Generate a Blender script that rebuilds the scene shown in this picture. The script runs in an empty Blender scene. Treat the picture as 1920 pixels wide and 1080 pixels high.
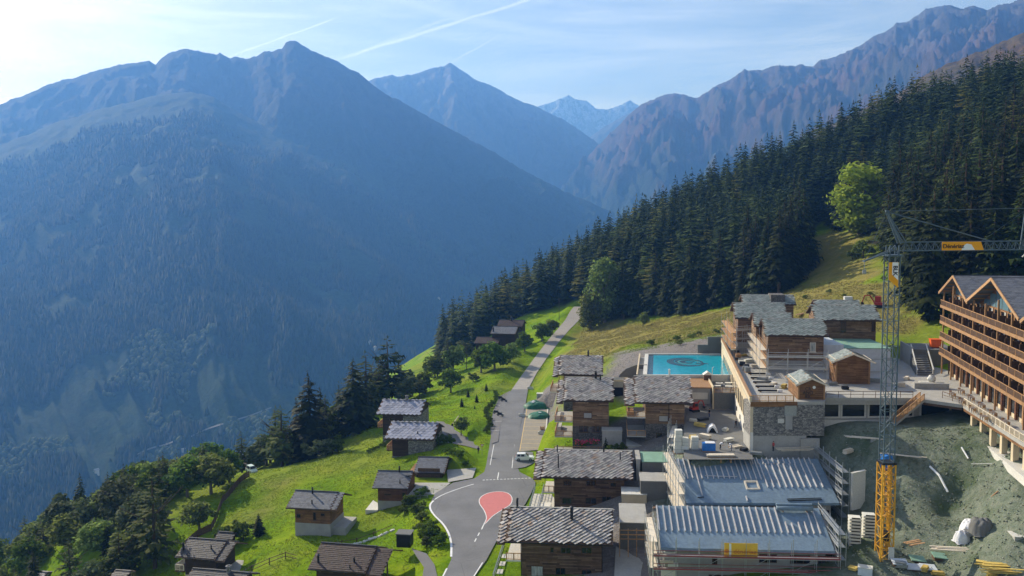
import bpy, bmesh, math, random
import numpy as np
from mathutils import Vector, Matrix
random.seed(7); np.random.seed(7)
RAD = math.radians
SC = bpy.context.scene
COL = SC.collection

# ------------------------------------------------------------------ camera
CAMZ = 55.0; FPX = 1620.0
cam_d = bpy.data.cameras.new("camera"); cam = bpy.data.objects.new("camera", cam_d); COL.objects.link(cam)
cam_d.sensor_width = 36.0; cam_d.lens = 36.0 * FPX / 1920.0
cam_d.clip_start = 1.0; cam_d.clip_end = 60000.0
CM = Matrix.Translation((0, 0, CAMZ)) @ Matrix.Rotation(RAD(90 - 5.01), 4, 'X') @ Matrix.Rotation(RAD(-0.6), 4, 'Z')
cam.matrix_world = CM
SC.camera = cam
CR = CM.to_3x3()

def ray(px, py):
    return CR @ Vector(((px - 960) / FPX, (540 - py) / FPX, -1.0))
def at(px, py, Y=None, z=None):
    d = ray(px, py)
    k = Y / d.y if Y is not None else (z - CAMZ) / d.z
    return Vector((0, 0, CAMZ)) + d * k

# ------------------------------------------------------------------ sun, sky, exposure
SUN_AZ, SUN_EL = -42.0, 29.0            # degrees from +Y towards -X, above the horizon
sd = Vector((math.sin(RAD(SUN_AZ)) * math.cos(RAD(SUN_EL)), math.cos(RAD(SUN_AZ)) * math.cos(RAD(SUN_EL)), math.sin(RAD(SUN_EL))))
sl = bpy.data.lights.new("sun", 'SUN'); sl.energy = 5.0; sl.angle = RAD(0.5); sl.color = (1.0, 0.96, 0.90)
so = bpy.data.objects.new("sun", sl); COL.objects.link(so)
so.rotation_euler = (-sd).to_track_quat('-Z', 'Y').to_euler(); so.location = (-300, 200, 400)
W = bpy.data.worlds.new("World"); SC.world = W; W.use_nodes = True
wn = W.node_tree; wn.nodes.clear()
def WN(t, **k):
    n = wn.nodes.new(t)
    for a, b in k.items(): setattr(n, a, b)
    return n
def wmath(op, a, b=None, c=None):
    n = WN('ShaderNodeMath', operation=op)
    for i, v in enumerate((a, b, c)):
        if v is None: continue
        if isinstance(v, (int, float)): n.inputs[i].default_value = v
        else: wn.links.new(v, n.inputs[i])
    return n.outputs[0]
def wdot(v, c):
    n = WN('ShaderNodeVectorMath', operation='DOT_PRODUCT'); wn.links.new(v, n.inputs[0]); n.inputs[1].default_value = c
    return n.outputs['Value']
def wramp(v, a, b, lo=0.0, hi=1.0):
    n = WN('ShaderNodeMapRange', interpolation_type='SMOOTHSTEP'); wn.links.new(v, n.inputs[0])
    n.inputs[1].default_value = a; n.inputs[2].default_value = b; n.inputs[3].default_value = lo; n.inputs[4].default_value = hi
    return n.outputs[0]
sky = WN('ShaderNodeTexSky'); sky.sky_type = 'NISHITA'; sky.sun_disc = False
sky.sun_elevation = RAD(SUN_EL); sky.sun_rotation = RAD(SUN_AZ); sky.altitude = 1500
sky.air_density = 1.0; sky.dust_density = 3.2; sky.ozone_density = 1.0
tc = WN('ShaderNodeTexCoord'); DIR = tc.outputs['Generated']
mp = WN('ShaderNodeMapping'); mp.inputs['Scale'].default_value = (1.0, 1.2, 9.0); mp.inputs['Rotation'].default_value = (0.10, 0.22, 0.3)
wn.links.new(DIR, mp.inputs['Vector'])
nz = WN('ShaderNodeTexNoise'); nz.inputs['Scale'].default_value = 2.2; nz.inputs['Detail'].default_value = 9; nz.inputs['Roughness'].default_value = 0.62; nz.inputs['Distortion'].default_value = 0.6
wn.links.new(mp.outputs[0], nz.inputs['Vector'])
cir = wmath('MULTIPLY', wramp(nz.outputs['Fac'], 0.30, 0.70), 0.85)
def trail(p1, p2, wpx, s):
    """straight condensation trail: a great-circle streak between two sky directions"""
    a, b = ray(*p1).normalized(), ray(*p2).normalized()
    n = a.cross(b).normalized(); m = (a + b).normalized(); w = wpx / FPX
    nn = WN('ShaderNodeTexNoise'); nn.inputs['Scale'].default_value = 30 if wpx < 9 else 9; nn.inputs['Detail'].default_value = 4
    wn.links.new(DIR, nn.inputs['Vector'])
    wob = wmath('MULTIPLY', wmath('SUBTRACT', nn.outputs['Fac'], 0.5), w * 1.3)
    d = wmath('ABSOLUTE', wmath('ADD', wdot(DIR, n), wob))
    across = wramp(d, w, 0.0)
    half = a.dot(m); along = wramp(wdot(DIR, m), half - (1 - half) * 0.25, half + (1 - half) * 0.6)
    return wmath('MULTIPLY', wmath('MULTIPLY', across, along), s)
tot = cir
for args in (((610, 118), (1060, -22), 5.5, 0.9), ((425, 108), (640, 30), 3.0, 0.8), ((835, 124), (950, 58), 3.2, 0.5),
             ((640, -20), (1180, 100), 22, 0.45), ((-80, 16), (620, 30), 9, 0.5), ((1400, 90), (1760, 0), 20, 0.5), ((690, 92), (900, 10), 6, 0.4), ((1000, 60), (1300, 95), 14, 0.35), ((200, 70), (520, 40), 12, 0.3), ((900, 30), (1500, 40), 26, 0.3),
             ((1180, 165), (1420, 120), 10, 0.25)):
    tot = wmath('MAXIMUM', tot, trail(*args))
mix = WN('ShaderNodeMix', data_type='RGBA')
wn.links.new(wmath('MINIMUM', tot, 1.0), mix.inputs['Factor'])
wn.links.new(sky.outputs[0], mix.inputs[6])
bright = WN('ShaderNodeMix', data_type='RGBA', blend_type='ADD'); bright.inputs['Factor'].default_value = 1.0
wn.links.new(sky.outputs[0], bright.inputs[6]); bright.inputs[7].default_value = (4.2, 4.0, 3.5, 1)
wn.links.new(bright.outputs[2], mix.inputs[7])
bg = WN('ShaderNodeBackground'); bg.inputs['Strength'].default_value = 0.085
wn.links.new(mix.outputs[2], bg.inputs['Color'])
wo = WN('ShaderNodeOutputWorld'); wn.links.new(bg.outputs[0], wo.inputs['Surface'])
vs = SC.view_settings; vs.view_transform = 'Standard'; vs.look = 'None'; vs.gamma = 1.0; vs.exposure = 0.42; vs.use_curve_mapping = False
cy = SC.cycles; cy.use_denoising = True; cy.max_bounces = 4; cy.diffuse_bounces = 2; cy.glossy_bounces = 2; cy.transmission_bounces = 2; cy.volume_bounces = 1
cy.transparent_max_bounces = 4
cy.sample_clamp_indirect = 6.0; cy.use_adaptive_sampling = True; cy.adaptive_threshold = 0.02
try: cy.denoiser = 'OPENIMAGEDENOISE'
except Exception: pass

# ------------------------------------------------------------------ materials
def srgb(r, g, b):
    f = lambda c: (c / 255) / 12.92 if c / 255 <= 0.04045 else (((c / 255) + 0.055) / 1.055) ** 2.4
    return (f(r), f(g), f(b))
class NT:
    def __init__(s, name):
        s.m = bpy.data.materials.new(name); s.m.use_nodes = True; s.t = s.m.node_tree; s.t.nodes.clear()
        s.out = s.n('ShaderNodeOutputMaterial'); s.b = s.n('ShaderNodeBsdfPrincipled'); s.t.links.new(s.b.outputs[0], s.out.inputs[0])
        s.b.inputs['Specular IOR Level'].default_value = 0.3
    def n(s, t, **k):
        n = s.t.nodes.new(t)
        for a, b in k.items(): setattr(n, a, b)
        return n
    def l(s, a, b): s.t.links.new(a, b)
    def val(s, sock, v):
        if isinstance(v, (int, float)): sock.default_value = v
        elif isinstance(v, tuple): sock.default_value = v if len(v) == 4 or len(sock.default_value) == 3 else v + (1,)
        else: s.l(v, sock)
    def math(s, op, a, b=0.0, c=None):
        n = s.n('ShaderNodeMath', operation=op); s.val(n.inputs[0], a); s.val(n.inputs[1], b)
        if c is not None: s.val(n.inputs[2], c)
        return n.outputs[0]
    def coord(s, kind='Object', scale=(1, 1, 1), rot=(0, 0, 0)):
        if kind == 'Position': o = s.n('ShaderNodeNewGeometry').outputs['Position']
        else: o = s.n('ShaderNodeTexCoord').outputs[kind]
        m = s.n('ShaderNodeMapping'); m.inputs['Scale'].default_value = scale; m.inputs['Rotation'].default_value = rot
        s.l(o, m.inputs['Vector']); return m.outputs[0]
    def noise(s, vec, scale, detail=4, rough=0.6):
        n = s.n('ShaderNodeTexNoise'); n.inputs['Scale'].default_value = scale; n.inputs['Detail'].default_value = detail; n.inputs['Roughness'].default_value = rough
        s.l(vec, n.inputs['Vector']); return n.outputs['Fac']
    def ramp(s, v, stops):
        n = s.n('ShaderNodeValToRGB'); s.l(v, n.inputs[0]); e = n.color_ramp.elements
        while len(e) < len(stops): e.new(0.5)
        for i, (p, c) in enumerate(stops): e[i].position = p; e[i].color = tuple(c) + (1,)
        return n.outputs[0]
    def mix(s, f, a, b, mode='MIX'):
        n = s.n('ShaderNodeMix', data_type='RGBA', blend_type=mode); s.val(n.inputs['Factor'], f); s.val(n.inputs[6], a); s.val(n.inputs[7], b); return n.outputs[2]
    def step(s, v, a, b):
        n = s.n('ShaderNodeMapRange', interpolation_type='SMOOTHSTEP'); s.l(v, n.inputs[0]); n.inputs[1].default_value = a; n.inputs[2].default_value = b; return n.outputs[0]
    def color(s, c): s.val(s.b.inputs['Base Color'], c)
    def rough(s, r): s.val(s.b.inputs['Roughness'], r)
    def bump(s, h, strength, dist):
        n = s.n('ShaderNodeBump'); n.inputs['Strength'].default_value = strength; n.inputs['Distance'].default_value = dist
        s.l(h, n.inputs['Height']); s.l(n.outputs[0], s.b.inputs['Normal'])
M = {}
def simple(name, c, rough=0.7, var=0.25, scale=3.0, bump=0.0, metal=0.0, coord='Object', fine=None, objvar=0.0):
    t = NT(name); v = t.coord(coord)
    n1 = t.noise(v, scale, 5); a = tuple(x * (1 - var) for x in c); b = tuple(min(1, x * (1 + var)) for x in c)
    col = t.ramp(n1, [(0.3, a), (0.7, b)])
    if fine:
        n2 = t.noise(v, fine, 3); col = t.mix(0.5, col, t.ramp(n2, [(0.3, tuple(x * 0.7 for x in c)), (0.7, tuple(x * 1.25 for x in c))]))
    if objvar:
        r = t.n('ShaderNodeObjectInfo').outputs['Random']
        hv = t.n('ShaderNodeHueSaturation'); t.l(t.math('MULTIPLY_ADD', r, 2 * objvar, 1 - objvar), hv.inputs['Value']); t.l(col, hv.inputs['Color']); col = hv.outputs[0]
    t.color(col); t.rough(rough); t.b.inputs['Metallic'].default_value = metal
    if bump: t.bump(n1, bump, 0.05)
    M[name] = t.m; return t.m
def planks(name, cols, h=0.2, length=2.6, gap=0.35, rough=0.8, vertical=False):
    """horizontal board cladding: each board its own tone, dark open joints"""
    t = NT(name); o = t.n('ShaderNodeTexCoord').outputs['Object']
    sp = t.n('ShaderNodeSeparateXYZ'); t.l(o, sp.inputs[0])
    zz = sp.outputs['Z'] if not vertical else t.math('ADD', sp.outputs['X'], sp.outputs['Y']); xx = t.math('ADD', sp.outputs['X'], sp.outputs['Y']) if not vertical else sp.outputs['Z']
    row = t.math('DIVIDE', zz, h); ri = t.math('FLOOR', row); rf = t.math('FRACT', row)
    wn1 = t.n('ShaderNodeTexWhiteNoise', noise_dimensions='1D'); t.l(ri, wn1.inputs['W'])
    ci = t.math('FLOOR', t.math('ADD', t.math('DIVIDE', xx, length), t.math('MULTIPLY', wn1.outputs['Value'], 7)))
    cx = t.n('ShaderNodeCombineXYZ'); t.l(ri, cx.inputs[0]); t.l(ci, cx.inputs[1])
    w2 = t.n('ShaderNodeTexWhiteNoise', noise_dimensions='2D'); t.l(cx.outputs[0], w2.inputs['Vector'])
    k = len(cols); col = t.ramp(w2.outputs['Value'], [(i / max(1, k - 1), c) for i, c in enumerate(cols)])
    g = t.noise(t.coord('Object', (0.6, 0.6, 9) if not vertical else (6, 6, 0.6)), 3, 5, 0.7)
    col = t.mix(0.55, col, t.ramp(g, [(0.3, (0.25, 0.25, 0.25)), (0.7, (1.0, 1.0, 1.0))]), 'MULTIPLY')
    st = t.noise(t.coord('Object', (0.5, 0.5, 0.35)), 1.0, 4)
    col = t.mix(0.5, col, t.ramp(st, [(0.35, (0.45, 0.43, 0.42)), (0.65, (1.1, 1.08, 1.05))]), 'MULTIPLY')
    jn = t.math('GREATER_THAN', rf, 1 - gap * 0.35)
    col = t.mix(jn, col, (0.012, 0.009, 0.007)); t.color(col); t.rough(rough)
    t.bump(t.math('SUBTRACT', 1.0, jn), 0.6, 0.03); M[name] = t.m; return t.m
def stonewall(name, c1, c2, mortar, scale=2.6):
    t = NT(name); v = t.coord('Object', (1, 1, 1.9))
    vo = t.n('ShaderNodeTexVoronoi'); vo.inputs['Scale'].default_value = scale; t.l(v, vo.inputs['Vector'])
    ve = t.n('ShaderNodeTexVoronoi', feature='DISTANCE_TO_EDGE'); ve.inputs['Scale'].default_value = scale; t.l(v, ve.inputs['Vector'])
    sx = t.n('ShaderNodeSeparateColor'); t.l(vo.outputs['Color'], sx.inputs[0])
    col = t.ramp(sx.outputs[0], [(0.0, c1), (1.0, c2)]); e = t.step(ve.outputs['Distance'], 0.0, 0.07)
    col = t.mix(e, mortar, col); t.color(col); t.rough(0.9); t.bump(e, 0.7, 0.05); M[name] = t.m
def slabmat(name, stops, per_object, lichen=None):
    t = NT(name)
    r = t.n('ShaderNodeObjectInfo').outputs['Random'] if per_object else t.n('ShaderNodeNewGeometry').outputs['Random Per Island']
    col = t.ramp(r, stops); n = t.noise(t.coord('Position'), 2.2, 5, 0.7)
    col = t.mix(0.45, col, t.ramp(n, [(0.3, (0.45, 0.45, 0.47)), (0.7, (1.15, 1.15, 1.12))]), 'MULTIPLY')
    if lichen:
        ln = t.step(t.noise(t.coord('Position'), 0.28, 5), 0.60, 0.74); col = t.mix(t.math('MULTIPLY', ln, 0.6), col, lichen)
    t.color(col); t.rough(0.62); t.bump(n, 0.5, 0.03); M[name] = t.m

LZ = [(0.0, srgb(124, 122, 122)), (0.2, srgb(158, 154, 150)), (0.45, srgb(186, 181, 172)), (0.62, srgb(168, 160, 158)), (0.8, srgb(204, 200, 194)), (1.0, srgb(168, 146, 128))]
slabmat('stone_slab', LZ, True, srgb(176, 132, 84)); slabmat('stone_slab_mass', LZ, False, srgb(176, 132, 84))
slabmat('stone_slab_new', [(0, srgb(120, 128, 124)), (0.4, srgb(150, 160, 154)), (0.7, srgb(168, 174, 168)), (1, srgb(136, 138, 132))], False)
slabmat('slab_blue', [(0, srgb(120, 124, 140)), (0.5, srgb(168, 170, 186)), (1, srgb(150, 152, 166))], False)
slabmat('slate_small', [(0, srgb(92, 94, 100)), (0.5, srgb(118, 120, 126)), (1, srgb(106, 108, 116))], False)
slabmat('tile_brown', [(0, srgb(66, 52, 48)), (0.5, srgb(84, 66, 60)), (1, srgb(74, 62, 58))], False)
slabmat('tile_black', [(0, srgb(56, 54, 58)), (0.5, srgb(74, 72, 76)), (1, srgb(64, 62, 66))], False)
planks('wood_old', [srgb(84, 64, 50), srgb(136, 106, 82), srgb(104, 80, 62), srgb(158, 130, 104), srgb(96, 68, 52)], 0.24)
planks('wood_tan', [srgb(134, 106, 82), srgb(168, 136, 104), srgb(114, 92, 74), srgb(184, 154, 122), srgb(146, 114, 86)], 0.26)
planks('wood_honey', [srgb(150, 108, 70), srgb(172, 130, 86), srgb(134, 96, 62), srgb(160, 116, 76)], 0.18)
planks('wood_dark', [srgb(62, 46, 38), srgb(90, 68, 54), srgb(74, 56, 46)], 0.22)
planks('wood_red', [srgb(120, 80, 56), srgb(148, 100, 70), srgb(106, 70, 50)], 0.25)
simple('timber', srgb(178, 140, 100), 0.75, 0.25, 2.5, objvar=0.15); simple('timber_honey', srgb(164, 126, 88), 0.7, 0.2, 2.0, objvar=0.1)
simple('timber_dark', srgb(96, 74, 58), 0.8, 0.3, 3.0); simple('timber_pale', srgb(216, 204, 184), 0.75, 0.15, 3.0, objvar=0.12)
simple('batten', srgb(196, 192, 190), 0.7, 0.12, 2.0, objvar=0.08)
simple('plank_yellow', srgb(206, 178, 96), 0.75, 0.25, 2.0, objvar=0.2)
stonewall('stone_wall', srgb(96, 96, 98), srgb(168, 164, 156), srgb(74, 72, 70))
stonewall('stone_dark', srgb(78, 76, 76), srgb(128, 122, 116), srgb(62, 60, 58), 3.2)
simple('concrete', srgb(168, 166, 160), 0.85, 0.18, 0.6, 0.1, fine=6); simple('concrete_dark', srgb(112, 112, 110), 0.9, 0.2, 0.5, 0.1, fine=5)
simple('concrete_pale', srgb(206, 204, 196), 0.85, 0.12, 0.4, 0.08, fine=5)
simple('plaster', srgb(222, 218, 208), 0.9, 0.1, 0.5, 0.05); simple('plaster_grey', srgb(160, 158, 154), 0.9, 0.12, 0.6, 0.05)
simple('plaster_beige', srgb(206, 190, 160), 0.9, 0.12, 0.6, 0.05)
simple('metal_dark', srgb(48, 48, 50), 0.5, 0.2, 4, metal=0.5); simple('metal_grey', srgb(150, 154, 156), 0.45, 0.15, 4, metal=0.6, objvar=0.1)
simple('galvanised', srgb(176, 180, 182), 0.42, 0.15, 5, metal=0.55); simple('crane_grey', srgb(84, 100, 110), 0.5, 0.2, 1.5, metal=0.2)
simple('crane_yellow', srgb(214, 160, 52), 0.5, 0.15, 1.5); simple('banner_yellow', srgb(240, 190, 70), 0.6, 0.06, 1); simple('banner_white', srgb(238, 238, 236), 0.6, 0.03, 1)
simple('banner_orange', srgb(244, 166, 24), 0.6, 0.05, 1); simple('letter_dark', srgb(40, 38, 44), 0.6, 0.1, 3); simple('letter_orange', srgb(224, 140, 50), 0.6, 0.05, 3)
simple('red_paint', srgb(176, 60, 48), 0.5, 0.15, 2); simple('rail_red', srgb(140, 74, 74), 0.6, 0.15, 2, objvar=0.1); simple('orange_plastic', srgb(238, 104, 44), 0.5, 0.1, 2)
simple('blue_sheet', srgb(48, 118, 196), 0.5, 0.15, 3, 0.3); simple('tarp_green', srgb(28, 96, 72), 0.55, 0.35, 1.4, 0.5); simple('tarp_white', srgb(224, 224, 226), 0.6, 0.1, 2, 0.3)
simple('foam', srgb(214, 212, 200), 0.8, 0.08, 1.5, objvar=0.08); simple('black_rubber', srgb(26, 26, 27), 0.7, 0.2, 4)
simple('pipe_black', srgb(34, 34, 38), 0.5, 0.2, 2); simple('soil_red', srgb(128, 88, 62), 0.95, 0.3, 1.0, 0.4)
simple('membrane', srgb(120, 140, 156), 0.7, 0.16, 0.7, 0.25, fine=2.4); simple('membrane_green', srgb(132, 168, 148), 0.6, 0.15, 0.6, 0.15)
simple('white_wrap', srgb(206, 214, 220), 0.6, 0.1, 1.2, 0.15); simple('roof_felt', srgb(104, 108, 116), 0.8, 0.18, 8, 0.2)
simple('bark', srgb(84, 70, 58), 0.95, 0.3, 3, 0.3); simple('bark_pale', srgb(120, 110, 98), 0.95, 0.3, 3, 0.3)
simple('skin', srgb(206, 160, 132), 0.6, 0.05, 3); simple('cloth_black', srgb(36, 36, 42), 0.85, 0.2, 4); simple('cloth_blue', srgb(54, 76, 120), 0.85, 0.2, 4)
simple('cloth_white', srgb(222, 222, 226), 0.85, 0.1, 4); simple('cloth_red', srgb(176, 70, 64), 0.85, 0.15, 4); simple('hair_dark', srgb(40, 30, 26), 0.8, 0.2, 6)
simple('cloth_orange', srgb(226, 110, 50), 0.85, 0.15, 4)
simple('car_white', srgb(236, 236, 236), 0.25, 0.02, 1); simple('car_pale', srgb(206, 220, 206), 0.3, 0.02, 1); simple('tail_red', srgb(170, 24, 24), 0.3, 0.05, 2); simple('lamp_clear', srgb(220, 222, 226), 0.2, 0.05, 2)
simple('flower_red', srgb(196, 60, 90), 0.8, 0.3, 3); simple('tabletop', srgb(120, 110, 104), 0.6, 0.15, 2)
t = NT('glass'); t.color(srgb(26, 30, 34)); t.rough(0.12); t.b.inputs['Specular IOR Level'].default_value = 0.6; M['glass'] = t.m
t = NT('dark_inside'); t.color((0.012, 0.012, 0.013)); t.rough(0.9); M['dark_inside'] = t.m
t = NT('curtain'); t.color(t.ramp(t.noise(t.coord('Object', (6, 6, 0.3)), 3, 3), [(0.35, srgb(120, 128, 128)), (0.65, srgb(206, 206, 198))])); M['curtain'] = t.m
t = NT('glass_blue'); t.color(srgb(96, 128, 140)); t.rough(0.1); t.b.inputs['Specular IOR Level'].default_value = 0.8; M['glass_blue'] = t.m
t = NT('pool_water'); n1 = t.noise(t.coord('Position'), 1.3, 4); t.color(t.ramp(n1, [(0.3, srgb(14, 140, 168)), (0.7, srgb(34, 172, 194))])); t.rough(0.12); t.bump(t.noise(t.coord('Position'), 3.0, 3), 0.12, 0.02); M['pool_water'] = t.m
t = NT('mosaic_dark'); t.color(t.ramp(t.noise(t.coord('Position'), 5, 3), [(0.3, srgb(24, 62, 78)), (0.7, srgb(44, 84, 98))])); t.rough(0.2); M['mosaic_dark'] = t.m
t = NT('mosaic_pale'); t.color(srgb(96, 160, 160)); t.rough(0.2); M['mosaic_pale'] = t.m
# asphalt with worn wheel tracks, patches and cracks
t = NT('asphalt'); v = t.coord('Position'); a = t.noise(v, 0.16, 5); f = t.noise(v, 14, 3)
col = t.ramp(a, [(0.3, srgb(96, 97, 101)), (0.7, srgb(126, 126, 128))]); col = t.mix(0.35, col, t.ramp(f, [(0.3, srgb(70, 70, 72)), (0.7, srgb(150, 150, 150))]))
vo = t.n('ShaderNodeTexVoronoi', feature='DISTANCE_TO_EDGE'); vo.inputs['Scale'].default_value = 0.07; t.l(v, vo.inputs['Vector'])
col = t.mix(t.math('MULTIPLY', t.math('LESS_THAN', vo.outputs['Distance'], 0.0025), 0.35), col, (0.02, 0.02, 0.02))
t.color(col); t.rough(0.85); t.bump(f, 0.3, 0.01); M['asphalt'] = t.m
simple('asphalt_bay', srgb(116, 114, 114), 0.88, 0.15, 0.4, 0.05, fine=9, coord='Position')
simple('gravel_road', srgb(158, 152, 146), 0.95, 0.18, 0.5, 0.3, fine=5, coord='Position')
simple('paving', srgb(150, 142, 128), 0.9, 0.15, 0.6, 0.1, fine=8, coord='Position')
simple('paint_white', srgb(226, 226, 224), 0.7, 0.12, 1.5, coord='Position'); simple('paint_yellow', srgb(222, 190, 130), 0.7, 0.15, 1.5, coord='Position'); simple('paint_pink', srgb(200, 118, 116), 0.8, 0.1, 1.2, fine=8, coord='Position')
# the ground: grass / dry grass / gravel / excavated soil by painted zone
t = NT('ground'); v = t.coord('Position'); at_ = t.n('ShaderNodeVertexColor'); at_.layer_name = 'zone'
sp = t.n('ShaderNodeSeparateColor'); t.l(at_.outputs[0], sp.inputs[0])
a = t.noise(v, 0.09, 6, 0.65); b = t.noise(v, 0.9, 5, 0.7); c = t.noise(v, 5.0, 4, 0.7)
g = t.ramp(a, [(0.28, srgb(80, 112, 16)), (0.45, srgb(110, 142, 20)), (0.6, srgb(130, 154, 26)), (0.75, srgb(144, 146, 52))])
g = t.mix(0.6, g, t.ramp(b, [(0.3, (0.45, 0.5, 0.4)), (0.7, (1.2, 1.15, 1.05))]), 'MULTIPLY')
dry = t.ramp(a, [(0.3, srgb(116, 118, 60)), (0.5, srgb(150, 134, 84)), (0.7, srgb(128, 126, 62))]); dry = t.mix(0.6, dry, t.ramp(b, [(0.3, (0.5, 0.5, 0.45)), (0.7, (1.2, 1.15, 1.1))]), 'MULTIPLY')
gv = t.ramp(c, [(0.25, srgb(96, 92, 90)), (0.5, srgb(136, 130, 126)), (0.75, srgb(164, 160, 156))]); gv = t.mix(0.5, gv, t.ramp(b, [(0.3, (0.55, 0.55, 0.55)), (0.7, (1.1, 1.1, 1.1))]), 'MULTIPLY')
so_ = t.ramp(b, [(0.2, srgb(96, 104, 92)), (0.42, srgb(132, 142, 124)), (0.58, srgb(154, 160, 144)), (0.8, srgb(136, 124, 104))]); so_ = t.mix(0.6, so_, t.ramp(c, [(0.3, (0.5, 0.5, 0.5)), (0.7, (1.25, 1.25, 1.25))]), 'MULTIPLY')
so_ = t.mix(t.step(a, 0.5, 0.66), so_, srgb(98, 112, 84)); so_ = t.mix(1.0, so_, (0.72, 0.74, 0.72), 'MULTIPLY')
col = t.mix(sp.outputs[0], g, dry); col = t.mix(sp.outputs[1], col, gv); col = t.mix(sp.outputs[2], col, so_)
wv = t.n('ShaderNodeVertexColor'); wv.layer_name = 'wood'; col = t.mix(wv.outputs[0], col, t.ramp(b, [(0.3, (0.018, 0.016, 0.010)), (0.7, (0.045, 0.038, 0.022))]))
t.color(col); t.rough(0.95); t.bump(t.math('ADD', b, t.math('MULTIPLY', c, 0.5)), 0.7, 0.5); t.b.inputs['Specular IOR Level'].default_value = 0.03; M['ground'] = t.m
# foliage
def leafmat(name, c1, c2, c3, trans=0.0, vv=0.22):
    t = NT(name); r = t.n('ShaderNodeObjectInfo').outputs['Random']; i = t.n('ShaderNodeNewGeometry').outputs['Random Per Island']
    col = t.ramp(i, [(0.0, c1), (0.55, c2), (1.0, c3)])
    hv = t.n('ShaderNodeHueSaturation'); t.l(t.math('MULTIPLY_ADD', r, 2 * vv, 1 - vv), hv.inputs['Value']); t.l(t.math('MULTIPLY_ADD', r, 0.04, 0.48), hv.inputs['Hue']); t.l(col, hv.inputs['Color'])
    t.color(hv.outputs[0]); t.rough(0.75); t.b.inputs['Specular IOR Level'].default_value = 0.06
    if trans:
        tr = t.n('ShaderNodeBsdfTranslucent'); t.l(hv.outputs[0], tr.inputs[0]); ms = t.n('ShaderNodeMixShader'); ms.inputs[0].default_value = trans
        t.l(t.b.outputs[0], ms.inputs[1]); t.l(tr.outputs[0], ms.inputs[2]); t.l(ms.outputs[0], t.out.inputs[0])
    M[name] = t.m
leafmat('needles', (0.007, 0.014, 0.005), (0.015, 0.027, 0.008), (0.062, 0.074, 0.018), 0.10, 0.4)
leafmat('needles_larch', (0.045, 0.07, 0.018), (0.075, 0.10, 0.024), (0.11, 0.125, 0.03), 0.3)
leafmat('needles_yellow', (0.10, 0.12, 0.025), (0.15, 0.16, 0.03), (0.20, 0.19, 0.04), 0.35)
leafmat('leaves', (0.05, 0.09, 0.014), (0.10, 0.16, 0.022), (0.17, 0.225, 0.04), 0.5)
leafmat('leaves_pale', (0.09, 0.13, 0.035), (0.17, 0.22, 0.05), (0.26, 0.31, 0.09), 0.5)
leafmat('leaves_lime', (0.20, 0.25, 0.03), (0.30, 0.35, 0.04), (0.40, 0.43, 0.06), 0.4, .1)
leafmat('leaves_grey', (0.06, 0.085, 0.035), (0.10, 0.13, 0.055), (0.16, 0.185, 0.09), 0.35)
leafmat('tuft', (0.12, 0.18, 0.02), (0.18, 0.245, 0.025), (0.26, 0.29, 0.06), 0.55, 0.05)
leafmat('tuft_dry', (0.20, 0.19, 0.06), (0.30, 0.26, 0.11), (0.22, 0.24, 0.07), 0.5, 0.05)
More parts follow.
